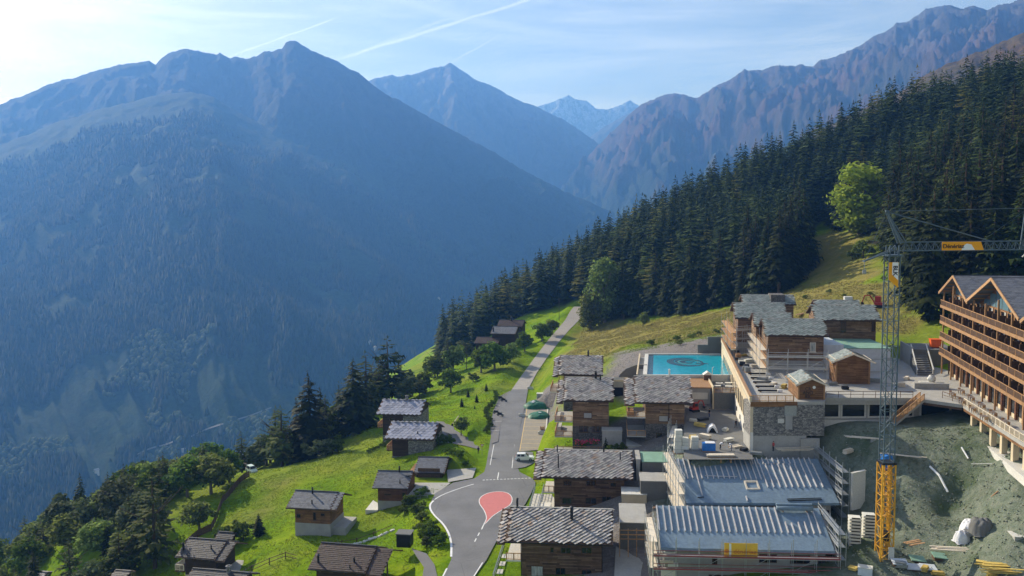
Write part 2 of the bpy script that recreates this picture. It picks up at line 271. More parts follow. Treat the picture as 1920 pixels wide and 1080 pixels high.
# ------------------------------------------------------------------ mesh helpers
class MB:
    """collects vertices and faces for ONE mesh object"""
    def __init__(s): s.v = []; s.f = []
    def add(s, vs, fs):
        k = len(s.v); s.v.extend([tuple(p) for p in vs]); s.f.extend([tuple(i + k for i in f) for f in fs]); return s
    def box(s, x0, x1, y0, y1, z0, z1):
        return s.add([(x0, y0, z0), (x1, y0, z0), (x1, y1, z0), (x0, y1, z0), (x0, y0, z1), (x1, y0, z1), (x1, y1, z1), (x0, y1, z1)],
                     [(0, 3, 2, 1), (4, 5, 6, 7), (0, 1, 5, 4), (1, 2, 6, 5), (2, 3, 7, 6), (3, 0, 4, 7)])
    def cbox(s, c, d): return s.box(c[0] - d[0] / 2, c[0] + d[0] / 2, c[1] - d[1] / 2, c[1] + d[1] / 2, c[2] - d[2] / 2, c[2] + d[2] / 2)
    def bar(s, a, b, w, h=None, sides=4, up=(0, 0, 1)):
        a = Vector(a); b = Vector(b); d = (b - a)
        if d.length < 1e-6: return s
        d.normalize(); u = Vector(up)
        if abs(d.dot(u)) > 0.98: u = Vector((1, 0, 0))
        r = d.cross(u).normalized(); t = r.cross(d); h = h or w
        vs = []
        for p in (a, b):
            for k in range(sides):
                an = 2 * math.pi * (k + 0.5) / sides; q = math.sqrt(2) if sides == 4 else 1
                vs.append(p + r * (math.cos(an) * w / 2 * q) + t * (math.sin(an) * h / 2 * q))
        fs = [(k, (k + 1) % sides, sides + (k + 1) % sides, sides + k) for k in range(sides)] + [tuple(range(sides))[::-1], tuple(range(sides, 2 * sides))]
        return s.add(vs, fs)
    def cone(s, a, b, ra, rb, sides=6):
        a = Vector(a); b = Vector(b); d = (b - a).normalized(); u = Vector((0, 0, 1)) if abs(d.z) < 0.95 else Vector((1, 0, 0))
        r = d.cross(u).normalized(); t = r.cross(d); vs = []
        for p, q in ((a, ra), (b, rb)):
            for k in range(sides):
                an = 2 * math.pi * k / sides; vs.append(p + r * (math.cos(an) * q) + t * (math.sin(an) * q))
        return s.add(vs, [(k, (k + 1) % sides, sides + (k + 1) % sides, sides + k) for k in range(sides)] + [tuple(range(sides))[::-1], tuple(range(sides, 2 * sides))])
    def prism(s, pts, d):
        """closed polygon pts (3D, planar) extruded by vector d"""
        n = len(pts); d = Vector(d); vs = [Vector(p) for p in pts] + [Vector(p) + d for p in pts]
        return s.add(vs, [tuple(range(n))[::-1], tuple(range(n, 2 * n))] + [(k, (k + 1) % n, n + (k + 1) % n, n + k) for k in range(n)])
    def poly(s, pts): return s.add(pts, [tuple(range(len(pts)))])
    def mesh(s, name, mat, smooth=False):
        me = bpy.data.meshes.new(name); me.from_pydata(s.v, [], s.f); me.update()
        if mat: me.materials.append(M[mat] if isinstance(mat, str) else mat)
        if smooth:
            me.polygons.foreach_set('use_smooth', [True] * len(me.polygons))
        return me
    def build(s, name, mat, parent=None, smooth=False, recalc=False):
        me = s.mesh(name, mat, smooth)
        if recalc:
            bm = bmesh.new(); bm.from_mesh(me); bmesh.ops.recalc_face_normals(bm, faces=bm.faces); bm.to_mesh(me); bm.free()
        return link(name, me, parent)
def link(name, me, parent=None):
    o = bpy.data.objects.new(name, me); COL.objects.link(o)
    if parent is not None: o.parent = parent
    return o
def tag(o, label=None, cat=None, group=None, kind=None):
    if label: o['label'] = label
    if cat: o['category'] = cat
    if group: o['group'] = group
    if kind: o['kind'] = kind
    return o
def thing(name, label, cat, loc=(0, 0, 0), rz=0.0, group=None):
    o = bpy.data.objects.new(name, None); COL.objects.link(o); o.empty_display_size = 0.3
    o.location = loc; o.rotation_euler = (0, 0, rz); return tag(o, label, cat, group)
def copy_tree(o, parent=None):
    c = o.copy(); COL.objects.link(c); c.parent = parent
    for ch in o.children: copy_tree(ch, c)
    return c
def meshnp(name, v, f, mat=None):
    """v (n,3) float array, f (m,k) int array"""
    me = bpy.data.meshes.new(name); v = np.ascontiguousarray(v, np.float32); f = np.ascontiguousarray(f, np.int32); k = f.shape[1]
    me.vertices.add(len(v)); me.vertices.foreach_set('co', v.ravel()); me.loops.add(f.size); me.loops.foreach_set('vertex_index', f.ravel())
    me.polygons.add(len(f)); me.polygons.foreach_set('loop_start', np.arange(0, f.size, k, dtype=np.int32)); me.polygons.foreach_set('loop_total', np.full(len(f), k, np.int32))
    me.update(calc_edges=True); me.validate()
    if mat: me.materials.append(M[mat] if isinstance(mat, str) else mat)
    return me
def text_mesh(body, size, name='lettering', mat='letter_dark', depth=0.02, align='CENTER', bold=0.0):
    cu = bpy.data.curves.new(name, 'FONT'); cu.body = body; cu.size = size; cu.extrude = depth; cu.align_x = align; cu.align_y = 'CENTER'; cu.resolution_u = 3; cu.offset = bold
    o = bpy.data.objects.new(name, cu); COL.objects.link(o)
    dg = bpy.context.evaluated_depsgraph_get(); me = bpy.data.meshes.new_from_object(o.evaluated_get(dg)); bpy.data.objects.remove(o); bpy.data.curves.remove(cu)
    me.materials.clear(); me.materials.append(M[mat]); return me

# value noise
def _h(ix, iy, seed):
    n = (ix.astype(np.int64) * 374761393 + iy.astype(np.int64) * 668265263 + seed * 1442695041) & 0xffffffff
    n = ((n ^ (n >> 13)) * 1274126177) & 0xffffffff
    return ((n ^ (n >> 16)) & 0xffff) / 65535.0
def vnoise(x, y, seed=0):
    ix = np.floor(x); iy = np.floor(y); fx = x - ix; fy = y - iy; fx = fx * fx * fx * (fx * (fx * 6 - 15) + 10); fy = fy * fy * fy * (fy * (fy * 6 - 15) + 10)
    ix = ix.astype(np.int64); iy = iy.astype(np.int64)
    a = _h(ix, iy, seed); b = _h(ix + 1, iy, seed); c = _h(ix, iy + 1, seed); d = _h(ix + 1, iy + 1, seed)
    return (a * (1 - fx) + b * fx) * (1 - fy) + (c * (1 - fx) + d * fx) * fy
def fbm(x, y, o=5, seed=0, g=0.5, ridged=False):
    s = 0; a = 1.0; t = 0
    for k in range(o):
        n = vnoise(x, y, seed + k * 17); n = 1 - np.abs(2 * n - 1) if ridged else n
        s = s + n * a; t += a; a *= g; x = x * 2.03 + 11.3; y = y * 2.03 + 5.7
    return s / t
def inpoly(px, py, poly):
    px = np.asarray(px, float); py = np.asarray(py, float); r = np.zeros(px.shape, bool); n = len(poly)
    for i in range(n):
        x0, y0 = poly[i]; x1, y1 = poly[(i + 1) % n]
        if y0 == y1: continue
        c = ((y0 > py) != (y1 > py)) & (px < (x1 - x0) * (py - y0) / (y1 - y0) + x0); r ^= c
    return r
def dpoly(px, py, poly, closed=True):
    px = np.asarray(px, float); py = np.asarray(py, float); d = np.full(px.shape, 1e9); n = len(poly)
    for i in range(n if closed else n - 1):
        x0, y0 = poly[i]; x1, y1 = poly[(i + 1) % n]; dx, dy = x1 - x0, y1 - y0; L = dx * dx + dy * dy + 1e-9
        t = np.clip(((px - x0) * dx + (py - y0) * dy) / L, 0, 1); d = np.minimum(d, np.hypot(px - x0 - t * dx, py - y0 - t * dy))
    return d
def sstep(a, b, x):
    t = np.clip((x - a) / (b - a), 0, 1); return t * t * (3 - 2 * t)
# ------------------------------------------------------------------ terrain
RAWP = [  # (px, py, distance) ground seen in the photograph
 (900,700,300),(850,740,270),(800,762,255),(600,870,205),(700,860,200),(560,920,186),(450,970,178),(455,1060,155),(520,1062,146),
 (470,888,215),(285,1062,165),(80,1045,200),(0,1080,200),(540,875,225),(680,792,250),(740,762,275),(850,692,330),(900,652,370),(960,600,430),(1050,580,420),
 (1105,612,370),(1250,600,330),(1370,580,300),(1450,562,280),(1200,620,300),(1150,650,270),(1090,640,330),(1300,632,250),
 (1600,560,240),(1700,620,205),(1560,420,400),(1500,470,340),(760,1000,148.5),(690,1000,157),(640,990,161),(700,930,173),(770,960,159),(650,900,186),
 (556,1005,158),(635,985,162),(1150,690,232),(1020,740,240),(1060,690,262)]
WP = [at(a, b, Y=c) for a, b, c in RAWP]
WP += [Vector(p) for p in [(-120,200,-42),(-100,150,-30),(-80,120,-24),(-130,300,-55),(-70,380,-32),(-60,450,-30),(-260,200,-130),(-260,500,-150),(-260,80,-120),(-100,60,-30),(-40,60,-8),(0,60,-1),(0,100,-0.6),(12,120,0),
  (40,60,4),(80,60,8),(150,100,30),(130,60,20),(22,130,2),(14,150,2.4),(24,150,6.5),(16,172,8),(28,165,10.5),(16,205,10),(30,205,13),(40,190,15),
  (122,450,60),(178,450,82),(219,450,99),(261,450,106),(90,430,42),(62,400,30),(44,400,20),(11,460,3),(-16,440,-12),(-25,400,-14),(200,300,82),(300,500,108),(150,220,48),(130,180,38),(170,150,45),(300,250,120),
  (420,150,150),(150,520,58),(60,520,22),(420,400,138),(420,900,90),(200,700,75),(0,700,-20),(-100,700,-90),(-260,900,-190),(100,900,20),(350,650,110),(130,140,34),
  (75,160,17.6),(64,152,17.0),(47,147,7.5),(51,133,5.5),(51,141,6.5),(56,127,5.5),(57,120,4.5),(-27,133,-6),(-20,130,-3.4),(-20,137,-3.2),(-14,128,-1.6),(-36,138,-6.8),(55,134,7.0),(55,149,16.2),(59,147,17.0),(48,122,5.5),(60,106,6.2),(106,108,17.6),(98,98,13),(80,94,8)]]
WP += [at(a, b, Y=c) for a, b, c in [(1750,832,138),(1700,842,138),(1840,838,134),(1900,900,121.5),(1940,925,117),(1900,1000,111.5),(1900,1060,108),(1800,920,128),(1800,1000,119.5),(1800,1060,114),(1700,1060,115),(1700,900,132),(1650,842,139),(1590,1000,122),(1660,1000,120),(1760,960,123)]]
TX = np.array([[p.x, p.y] for p in WP]); TZ = np.array([p.z for p in WP])
def _U(r2): return np.where(r2 > 1e-9, r2 * np.log(np.maximum(r2, 1e-9)), 0) * 0.5
_n = len(TX); _S = 100.0; _A = np.zeros((_n + 3, _n + 3)); _P = TX / _S
_A[:_n, :_n] = _U(((_P[:, None] - _P[None]) ** 2).sum(-1)) + np.eye(_n) * 0.0015
_A[:_n, _n] = 1; _A[:_n, _n + 1:] = _P; _A[_n:, :_n] = _A[:_n, _n:].T
_Wt = np.linalg.solve(_A, np.concatenate([TZ, np.zeros(3)]))
def tps(x, y):
    x = np.asarray(x, float) / _S; y = np.asarray(y, float) / _S; out = _Wt[_n] + _Wt[_n + 1] * x + _Wt[_n + 2] * y
    for i in range(_n): out = out + _Wt[i] * _U((x - _P[i, 0]) ** 2 + (y - _P[i, 1]) ** 2)
    return out
# the road: rows of (py, height, left px, right px)
RROWS = [(1130,0,800,860),(1080,0,832,890),(1050,0,846,912),(1020,0,847,928),(990,0,834,945),(965,0,812,968),(945,0,806,985),(925,0,816,996),(905,0,850,1004),(897,0,890,998),
 (885,0,908,974),(870,0,912,968),(840,0,917,966),(800,0.1,924,975),(760,0.2,938,985),(730,0.3,960,990),(700,0.6,981,1006),(670,1.5,1003,1026),(640,3.2,1026,1049),(620,4.8,1043,1066),(600,6.8,1060,1086),(585,8.8,1068,1098),(575,10,1076,1100)]
RL = [at(l, y, z=z) for y, z, l, r in RROWS]; RR = [at(r, y, z=z) for y, z, l, r in RROWS]
RC = [((a + b) / 2, (a - b).length / 2) for a, b in zip(RL, RR)]
def W2(lst, z): return [tuple(at(a, b, z=z))[:2] for a, b in lst]
ROADPOLY = [tuple(p)[:2] for p in RL] + [tuple(p)[:2] for p in reversed(RR)]
# flattened platforms: polygon, height, feather
FLATS = [(W2([(1310,770),(1390,770),(1430,850),(1300,860),(1280,830)], 13.4), 13.4, 3.0),
 (W2([(985,758),(1034,762),(1030,846),(1006,850),(1006,872),(960,884),(962,850)], 0.05), 0.02, 2.0),
 (W2([(765,905),(905,905),(905,880),(780,880)], -0.25), -0.25, 3.0),
 (W2([(780,790),(850,800),(905,850),(900,862),(830,835)], -1.0), -1.0, 3.0)]
def ground_z(x, y):
    x = np.asarray(x, float); y = np.asarray(y, float); z = tps(x, y)
    z = z + (fbm(x / 26, y / 26, 4, 3) - 0.5) * 2.0 + (fbm(x / 6, y / 6, 3, 9) - 0.5) * 0.5
    pit = sstep(44, 52, x) * (1 - sstep(138, 146, y)) * sstep(100, 110, y) * (1 - sstep(88, 96, x))
    z = z + pit * ((fbm(x / 5, y / 5, 4, 31, ridged=True) - 0.5) * 2.0 + (fbm(x / 1.7, y / 1.7, 3, 37) - 0.5) * 1.0)
    pts = [(tuple(c)[:2], c.z) for c, w in RC]
    z = z - 3.0 * np.exp(-((x - 66) / 4.0) ** 2 - ((y - 126) / 5.5) ** 2) + 1.3 * np.exp(-((x - 73) / 3.5) ** 2 - ((y - 124) / 6) ** 2) + 1.0 * np.exp(-((x - 60) / 2.5) ** 2 - ((y - 128) / 6) ** 2)
    rd = dpoly(x, y, ROADPOLY); rd = np.where(inpoly(x, y, ROADPOLY), 0, rd)
    best = np.full(x.shape, 1e9); zr = np.zeros(x.shape)
    for (p, h), (q, g) in zip(pts[:-1], pts[1:]):
        dx, dy = q[0] - p[0], q[1] - p[1]; tt = np.clip(((x - p[0]) * dx + (y - p[1]) * dy) / (dx * dx + dy * dy), 0, 1)
        dd = np.hypot(x - p[0] - tt * dx, y - p[1] - tt * dy); zr = np.where(dd < best, h + (g - h) * tt, zr); best = np.minimum(best, dd)
    near = rd < 14
    zr = zr - 0.15; k = 1 - sstep(1.8, 7.0, rd); z = np.where(near, z * (1 - k) + zr * k, z)
    for poly, h, fe in FLATS:
        d = np.where(inpoly(x, y, poly), 0, dpoly(x, y, poly)); k = 1 - sstep(0.3, fe, d); z = z * (1 - k) + (h - 0.1) * k
    return z
gz = lambda x, y: float(ground_z(np.array([x]), np.array([y]))[0])
GX = np.concatenate([np.arange(-260, -130, 6.0), np.arange(-130, 110, 1.5), np.arange(110, 430, 5.0)]); GY = np.concatenate([np.arange(60, 260, 1.5), np.arange(260, 420, 2.5), np.arange(420, 920, 8.0)])
gx, gy = np.meshgrid(GX, GY); gzz = ground_z(gx, gy)
def grid_faces(nr, nc):
    i = np.arange(nr * nc).reshape(nr, nc); return np.stack([i[:-1, :-1].ravel(), i[:-1, 1:].ravel(), i[1:, 1:].ravel(), i[1:, :-1].ravel()], 1)
me = meshnp('ground', np.stack([gx.ravel(), gy.ravel(), gzz.ravel()], 1), grid_faces(*gx.shape), 'ground')
ZP = lambda L: [tuple(at(a, b, Y=c))[:2] for a, b, c in L]
z_dry = [ZP([(1040,700,245),(1095,600,380),(1370,575,300),(1480,545,290),(1700,560,240),(1720,640,200),(1400,640,235),(1180,655,265),(1080,700,235)]),
         ZP([(440,1000,172),(500,900,196),(560,900,196),(520,960,176)]), ZP([(1470,520,310),(1500,450,360),(1570,420,390),(1620,480,310),(1660,540,250),(1560,560,255)])]
z_grav = [ZP([(1130,720,225),(1150,665,258),(1215,655,255),(1350,650,240),(1350,720,190),(1180,740,190)]), ZP([(985,770,215),(1000,715,255),(1050,690,250),(1060,760,195)]), [(6, 118), (30, 118), (34, 180), (14, 180)], [(30, 152), (46, 152), (50, 186), (30, 186)]]
z_soil = [[(23, 128), (25, 162), (54, 160), (54, 128)], [(38, 100), (44, 152), (60, 168), (88, 170), (100, 120), (96, 96), (40, 96)]]
def zmask(polys, fe):
    m = np.zeros(gx.shape)
    for p in polys:
        d = dpoly(gx, gy, p); d = np.where(inpoly(gx, gy, p), -d, d); m = np.maximum(m, 1 - sstep(-fe, fe, d + (fbm(gx / 9, gy / 9, 4, 51) - 0.5) * fe * 3))
    return m
zc = np.stack([zmask(z_dry, 5), zmask(z_grav, 2.5), zmask(z_soil, 2.0), np.ones(gx.shape)], -1).reshape(-1, 4)
zc[:, 0] = np.maximum(zc[:, 0] * np.where(gx.ravel() < 0, .6, .85), 0.3 * sstep(0.55, 0.7, fbm(gx / 40, gy / 40, 3, 77)).ravel())
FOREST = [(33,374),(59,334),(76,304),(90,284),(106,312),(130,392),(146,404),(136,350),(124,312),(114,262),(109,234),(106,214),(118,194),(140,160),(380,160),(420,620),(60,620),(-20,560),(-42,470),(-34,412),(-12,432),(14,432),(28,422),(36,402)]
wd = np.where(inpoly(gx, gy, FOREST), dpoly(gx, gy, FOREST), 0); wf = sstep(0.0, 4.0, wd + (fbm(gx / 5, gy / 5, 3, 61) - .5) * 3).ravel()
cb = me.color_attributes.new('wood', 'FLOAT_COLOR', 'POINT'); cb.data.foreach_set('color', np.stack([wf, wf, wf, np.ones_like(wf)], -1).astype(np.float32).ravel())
ca = me.color_attributes.new('zone', 'FLOAT_COLOR', 'POINT'); ca.data.foreach_set('color', zc.astype(np.float32).ravel())
me.polygons.foreach_set('use_smooth', [True] * len(me.polygons))
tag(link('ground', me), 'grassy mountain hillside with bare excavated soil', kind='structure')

# asphalt road with kerb line and markings
def sheet(name, pts, dz, mat, parent=None, kind='structure', label=None):
    o = MB().poly([(p[0], p[1], p[2] + dz) for p in pts]).build(name, mat, parent)
    if kind and parent is None: tag(o, label, kind=kind)
    return o
b = MB(); gb = MB(); NS = 8
for (bb, i0, i1) in ((b, 0, 15), (gb, 15, len(RL) - 1)):
    for i in range(i0, i1 + 1):
        for k in range(NS + 1): p = RL[i].lerp(RR[i], k / NS); bb.v.append((p.x, p.y, p.z + 0.03))
    for i in range(i1 - i0):
        for k in range(NS): q = i * (NS + 1) + k; bb.f.append((q, q + 1, q + NS + 2, q + NS + 1))
ROAD = tag(b.build('road', 'asphalt'), 'grey asphalt road with a turning area', kind='structure')
TRACK = tag(gb.build('gravel_track', 'gravel_road'), 'pale gravel track climbing to the forest', kind='structure')
def line(pxs, w, z, mat, name, parent, dz=0.045):
    P = [at(a, b_, z=z) for a, b_ in pxs]; m = MB()
    for i, p in enumerate(P):
        d = (P[min(i + 1, len(P) - 1)] - P[max(i - 1, 0)]); n = Vector((-d.y, d.x, 0)).normalized() * w / 2
        m.v += [(p.x + n.x, p.y + n.y, z + dz), (p.x - n.x, p.y - n.y, z + dz)]
        if i: k = 2 * i; m.f.append((k - 2, k - 1, k + 1, k))
    return m.build(name, mat, parent)
def curve(pts, n=40):
    """Catmull-Rom through pixel points"""
    out = []; P = [pts[0]] + list(pts) + [pts[-1]]
    for i in range(1, len(P) - 2):
        for k in range(n // (len(pts) - 1) + 1):
            t_ = k / (n // (len(pts) - 1) + 1); p0, p1, p2, p3 = P[i - 1:i + 3]
            out.append(tuple(0.5 * (2 * p1[j] + (p2[j] - p0[j]) * t_ + (2 * p0[j] - 5 * p1[j] + 4 * p2[j] - p3[j]) * t_ ** 2 + (3 * p1[j] - p0[j] - 3 * p2[j] + p3[j]) * t_ ** 3) for j in (0, 1)))
    out.append(pts[-1]); return out
drop = curve([(906,985),(912,972),(908,958),(899,944),(901,933),(915,925),(935,922),(952,925),(960,934),(957,946),(942,956),(924,968),(912,980),(906,985)], 65)
sheet('painted_island', [at(a, b_, z=0) for a, b_ in drop[:-1]], 0.04, 'paint_pink', ROAD)
line(drop, 0.15, 0, 'paint_white', 'island_edge_line', ROAD, 0.05)
line([(907,984),(903,993)], 0.2, 0, 'paint_white', 'centre_dash', ROAD); line([(899,999),(896,1005)], 0.2, 0, 'paint_white', 'centre_dash', ROAD); line([(893,1010),(890,1016)], 0.2, 0, 'paint_white', 'centre_dash', ROAD)
line(curve([(888,908),(868,914),(845,922),(826,930),(815,937)], 24), 0.22, 0, 'paint_white', 'edge_line', ROAD)
line(curve([(813,939),(807,946),(807,955),(815,967),(830,982),(841,1000),(846,1020),(846,1044)], 40), 0.35, 0, 'paint_white', 'edge_line', ROAD)
line([(838,1066),(826,1090)], 0.25, 0, 'paint_white', 'edge_line', ROAD); line([(905,1055),(888,1082)], 0.2, 0, 'paint_white', 'edge_line', ROAD)
for i in range(14):
    xa = 905 + i * 6.6; line([(xa, 900.5 - i * 0.28), (xa + 4, 900.3 - i * 0.28)], 0.3, 0, 'paint_white', 'crossing_dash', ROAD)
line([(933,898),(935,886)], 0.2, 0, 'paint_white', 'stop_line', ROAD)
line([(919,872),(924,845),(931,810),(937,795)], 0.14, 0, 'paint_white', 'edge_line', ROAD); line([(960,878),(963,850),(968,815),(974,785)], 0.14, 0, 'paint_white', 'edge_line', ROAD)
m = MB(); c = at(890,1024,z=0); m.add([(c.x + 0.35 * math.cos(k * math.pi / 6), c.y + 0.35 * math.sin(k * math.pi / 6), 0.04) for k in range(12)], [tuple(range(12))]); m.build('manhole_cover', 'concrete_dark', ROAD)
# parking bays
lb = [(937,743),(956,733),(960,742),(946,770),(938,800),(934,828),(922,832),(919,800),(925,770)]
PB = sheet('parking_bay', [at(a, b_, z=0.12) for a, b_ in lb], 0.06, 'asphalt_bay', label='asphalt parking bays along the road beside the hedge')
for (a, c) in (((932,761),(952,760)),((927,777),(946,776)),((923,791),(941,790)),((921,808),(937,807))): line([a, c], 0.12, 0.12, 'paint_white', 'bay_line', PB, 0.075)
rb = [(988,765),(1026,768),(1020,843),(974,847)]
PC = sheet('parking_strip', [at(a, b_, z=0.05) for a, b_ in rb], 0.07, 'paving', label='paved parking strip with painted bays beside the chalets')
for k in range(9):
    f = k / 8; y = 776 + f * 64; line([(986.5 - 11.5 * f, y), (1024.5 - 4.5 * f, y + 0.5)], 0.12, 0.05, 'paint_yellow', 'bay_line', PC, 0.085)
line([(988,766),(974.5,846)], 0.16, 0.05, 'paint_yellow', 'bay_edge_line', PC, 0.09); line([(1027,768),(1021,843)], 0.3, 0.05, 'concrete_pale', 'kerb', PC, 0.14)
sheet('road_shoulder', [at(a, b_, z=0.02) for a, b_ in [(962,880),(962,850),(970,808),(976,785),(990,755),(989,768),(975,846),(999,848),(1002,868),(985,876)]], 0.055, 'asphalt', label='asphalt shoulder between the road and the parking strip')
# drives and paths
sheet('driveway', [at(a, b_, z=-0.25) for a, b_ in [(770,906),(845,906),(838,912),(815,928),(764,930),(780,912)]], 0.12, 'concrete', label='concrete drive in front of the garage')
sheet('parking_court', [at(a, b_, z=-0.2) for a, b_ in [(838,882),(893,878),(886,897),(840,905)]], 0.12, 'concrete', label='concrete court beside the garage')
sheet('path', [at(a, b_, z=-1.0) for a, b_ in [(818,790),(848,792),(852,806),(880,822),(912,832),(910,846),(872,836),(838,830),(820,815)]], 0.06, 'asphalt_bay', label='asphalt path to the two upper slab roofed chalets')
sheet('courtyard', [at(a, b_, z=13.4) for a, b_ in [(1290,762),(1362,765),(1388,790),(1408,836),(1412,862),(1282,862),(1282,800)]], 0.06, 'concrete_dark', label='dark paved construction yard behind the stone block')
P = [(772,1034),(800,1044),(815,1065),(822,1095),(790,1100),(795,1070),(780,1048)]
sheet('footpath', [at(a, b_, z=-0.6) for a, b_ in P], 0.55, 'asphalt_bay', label='narrow asphalt footpath leaving the road at the bottom')

# ------------------------------------------------------------------ far mountains
def mtmat(name, tree_line, rock_line, forest, shrub, rock, snow=None, soft=160, rust=None):
    t = NT(name); pos = t.n('ShaderNodeNewGeometry').outputs['Position']; sp = t.n('ShaderNodeSeparateXYZ'); t.l(pos, sp.inputs[0])
    mv = t.coord('Position', (1, 1, 0.45)); n1 = t.noise(mv, 0.0022, 9, 0.62); n2 = t.noise(mv, 0.02, 6, 0.7); n3 = t.noise(t.coord('Position'), 0.09, 4, 0.7)
    z = t.math('ADD', sp.outputs['Z'], t.math('MULTIPLY', t.math('SUBTRACT', n1, 0.5), 1100.0))
    fo = t.mix(0.75, t.ramp(n1, [(0.3, forest), (0.7, tuple(x * 1.7 for x in forest))]), t.ramp(n3, [(0.3, (0.35, 0.35, 0.35)), (0.7, (1.5, 1.5, 1.5))]), 'MULTIPLY')
    sh = t.mix(0.7, t.ramp(n1, [(0.35, shrub), (0.65, rust or tuple(x * 0.75 for x in shrub))]), t.ramp(n2, [(0.3, (0.4, 0.4, 0.4)), (0.7, (1.35, 1.35, 1.35))]), 'MULTIPLY')
    ro = t.mix(0.8, rock, t.ramp(n2, [(0.3, (0.4, 0.4, 0.42)), (0.7, (1.45, 1.42, 1.4))]), 'MULTIPLY')
    a = t.step(z, tree_line - soft, tree_line + soft); b_ = t.step(z, rock_line - soft, rock_line + soft)
    col = t.mix(b_, t.mix(a, fo, sh), ro)
    if snow: col = t.mix(t.math('MULTIPLY', t.step(z, snow, snow + 140), t.step(n2, 0.46, 0.52)), col, (0.42, 0.45, 0.49))
    t.color(col); t.rough(0.95); t.b.inputs['Specular IOR Level'].default_value = 0.05
    t.bump(t.math('ADD', n2, t.math('MULTIPLY', n3, 0.4)), 0.45 if name == 'mt_front' else 0.9, 22.0); M[name] = t.m
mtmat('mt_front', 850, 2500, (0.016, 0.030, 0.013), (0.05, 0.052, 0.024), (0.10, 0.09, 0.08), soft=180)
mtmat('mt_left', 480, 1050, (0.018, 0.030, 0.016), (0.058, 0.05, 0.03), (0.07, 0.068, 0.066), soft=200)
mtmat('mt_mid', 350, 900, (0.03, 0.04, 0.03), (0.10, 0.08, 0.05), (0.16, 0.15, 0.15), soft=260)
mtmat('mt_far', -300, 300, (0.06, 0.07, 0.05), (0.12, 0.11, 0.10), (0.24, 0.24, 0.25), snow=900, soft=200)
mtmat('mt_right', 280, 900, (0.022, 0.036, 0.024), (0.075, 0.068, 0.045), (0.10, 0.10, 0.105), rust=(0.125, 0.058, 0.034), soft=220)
mtmat('mt_shoulder', 260, 900, (0.03, 0.045, 0.02), (0.17, 0.07, 0.03), (0.15, 0.13, 0.12), rust=(0.11, 0.09, 0.04), soft=80)
def mountain(name, label, pts, D, foot, footz, mat, amp, gl=420, rows=90, step=5, seed=1, jag=1.5, p=1.15, back=900, fine=.34):
    pts = np.array(pts, float); xs = np.arange(pts[0, 0], pts[-1, 0] + step, step); ys = np.interp(xs, pts[:, 0], pts[:, 1])
    ys = ys + (fbm(xs / 22, xs * 0, 4, seed + 5) - 0.5) * 2 * jag * 1.6 + (fbm(xs / 7, xs * 0, 3, seed + 6, .6, True) - .6) * jag * 2.2
    Dv = np.interp(xs, [q[0] for q in D], [q[1] for q in D]); Fv = np.interp(xs, [q[0] for q in foot], [q[1] for q in foot])
    R = np.array([tuple(at(x, y, Y=d)) for x, y, d in zip(xs, ys, Dv)]); dirx = R[:, 0] / R[:, 1]
    t_ = np.concatenate([np.linspace(-0.25, -0.04, 5), [0.0], np.linspace(0.012, 1, rows) ** 1.15]); n, c = len(t_), len(xs)
    T = t_[:, None]; Y = R[None, :, 1] + (Fv - R[:, 1])[None] * np.maximum(T, 0) + back * np.maximum(-T, 0) * 4; X = dirx[None] * Y
    Z = footz + (R[None, :, 2] - footz) * np.clip(1 - np.maximum(T, 0), 0, 1) ** p - np.maximum(-T, 0) * 4 * back * 0.6
    s = np.concatenate([[0], np.cumsum(np.hypot(np.diff(R[:, 0]), np.diff(R[:, 1])))])[None] + X * 0
    down = np.maximum(T, 0) * (R[:, 1] - Fv)[None]; wob = (fbm(X / 900, Y / 900, 3, seed) - 0.5) * gl * 1.6
    g1 = fbm((s + wob) / gl, down / (gl * 3.2), 5, seed + 3, 0.52, True); g2 = fbm(X / 120 + wob / 400, Y / 120, 5, seed + 9, 0.58, True)
    e = sstep(0.0, 0.22, T); e2 = sstep(0.0, 0.05, T)
    Z = Z + (g1 - 0.62) * amp * e + (g2 - 0.6) * amp * fine * e2
    me = meshnp(name, np.stack([X.ravel(), Y.ravel(), Z.ravel()], 1), grid_faces(n, c), mat)
    me.polygons.foreach_set('use_smooth', [True] * len(me.polygons))
    o = tag(link(name, me), label, kind='structure'); return X, Y, Z
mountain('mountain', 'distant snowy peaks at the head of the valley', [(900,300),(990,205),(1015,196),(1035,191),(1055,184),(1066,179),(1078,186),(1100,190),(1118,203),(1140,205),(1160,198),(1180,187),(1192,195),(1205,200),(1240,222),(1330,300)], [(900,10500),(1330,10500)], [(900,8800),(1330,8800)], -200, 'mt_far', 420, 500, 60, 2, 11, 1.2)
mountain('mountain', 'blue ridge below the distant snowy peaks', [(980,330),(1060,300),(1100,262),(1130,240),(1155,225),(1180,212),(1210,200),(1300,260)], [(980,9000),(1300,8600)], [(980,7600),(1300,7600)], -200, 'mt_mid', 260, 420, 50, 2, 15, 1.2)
mountain('mountain', 'pointed blue peak in the middle of the valley', [(560,190),(640,165),(700,149),(735,139),(742,143),(770,141),(790,133),(815,127),(832,124),(843,116),(856,124),(880,140),(895,152),(920,160),(950,178),(975,190),(1000,196),(1030,212),(1060,228),(1090,246),(1116,264),(1150,300),(1230,350)], [(560,7000),(1230,7600)], [(560,4600),(1230,4800)], -350, 'mt_mid', 420, 520, 80, 3, 21, 1.4)
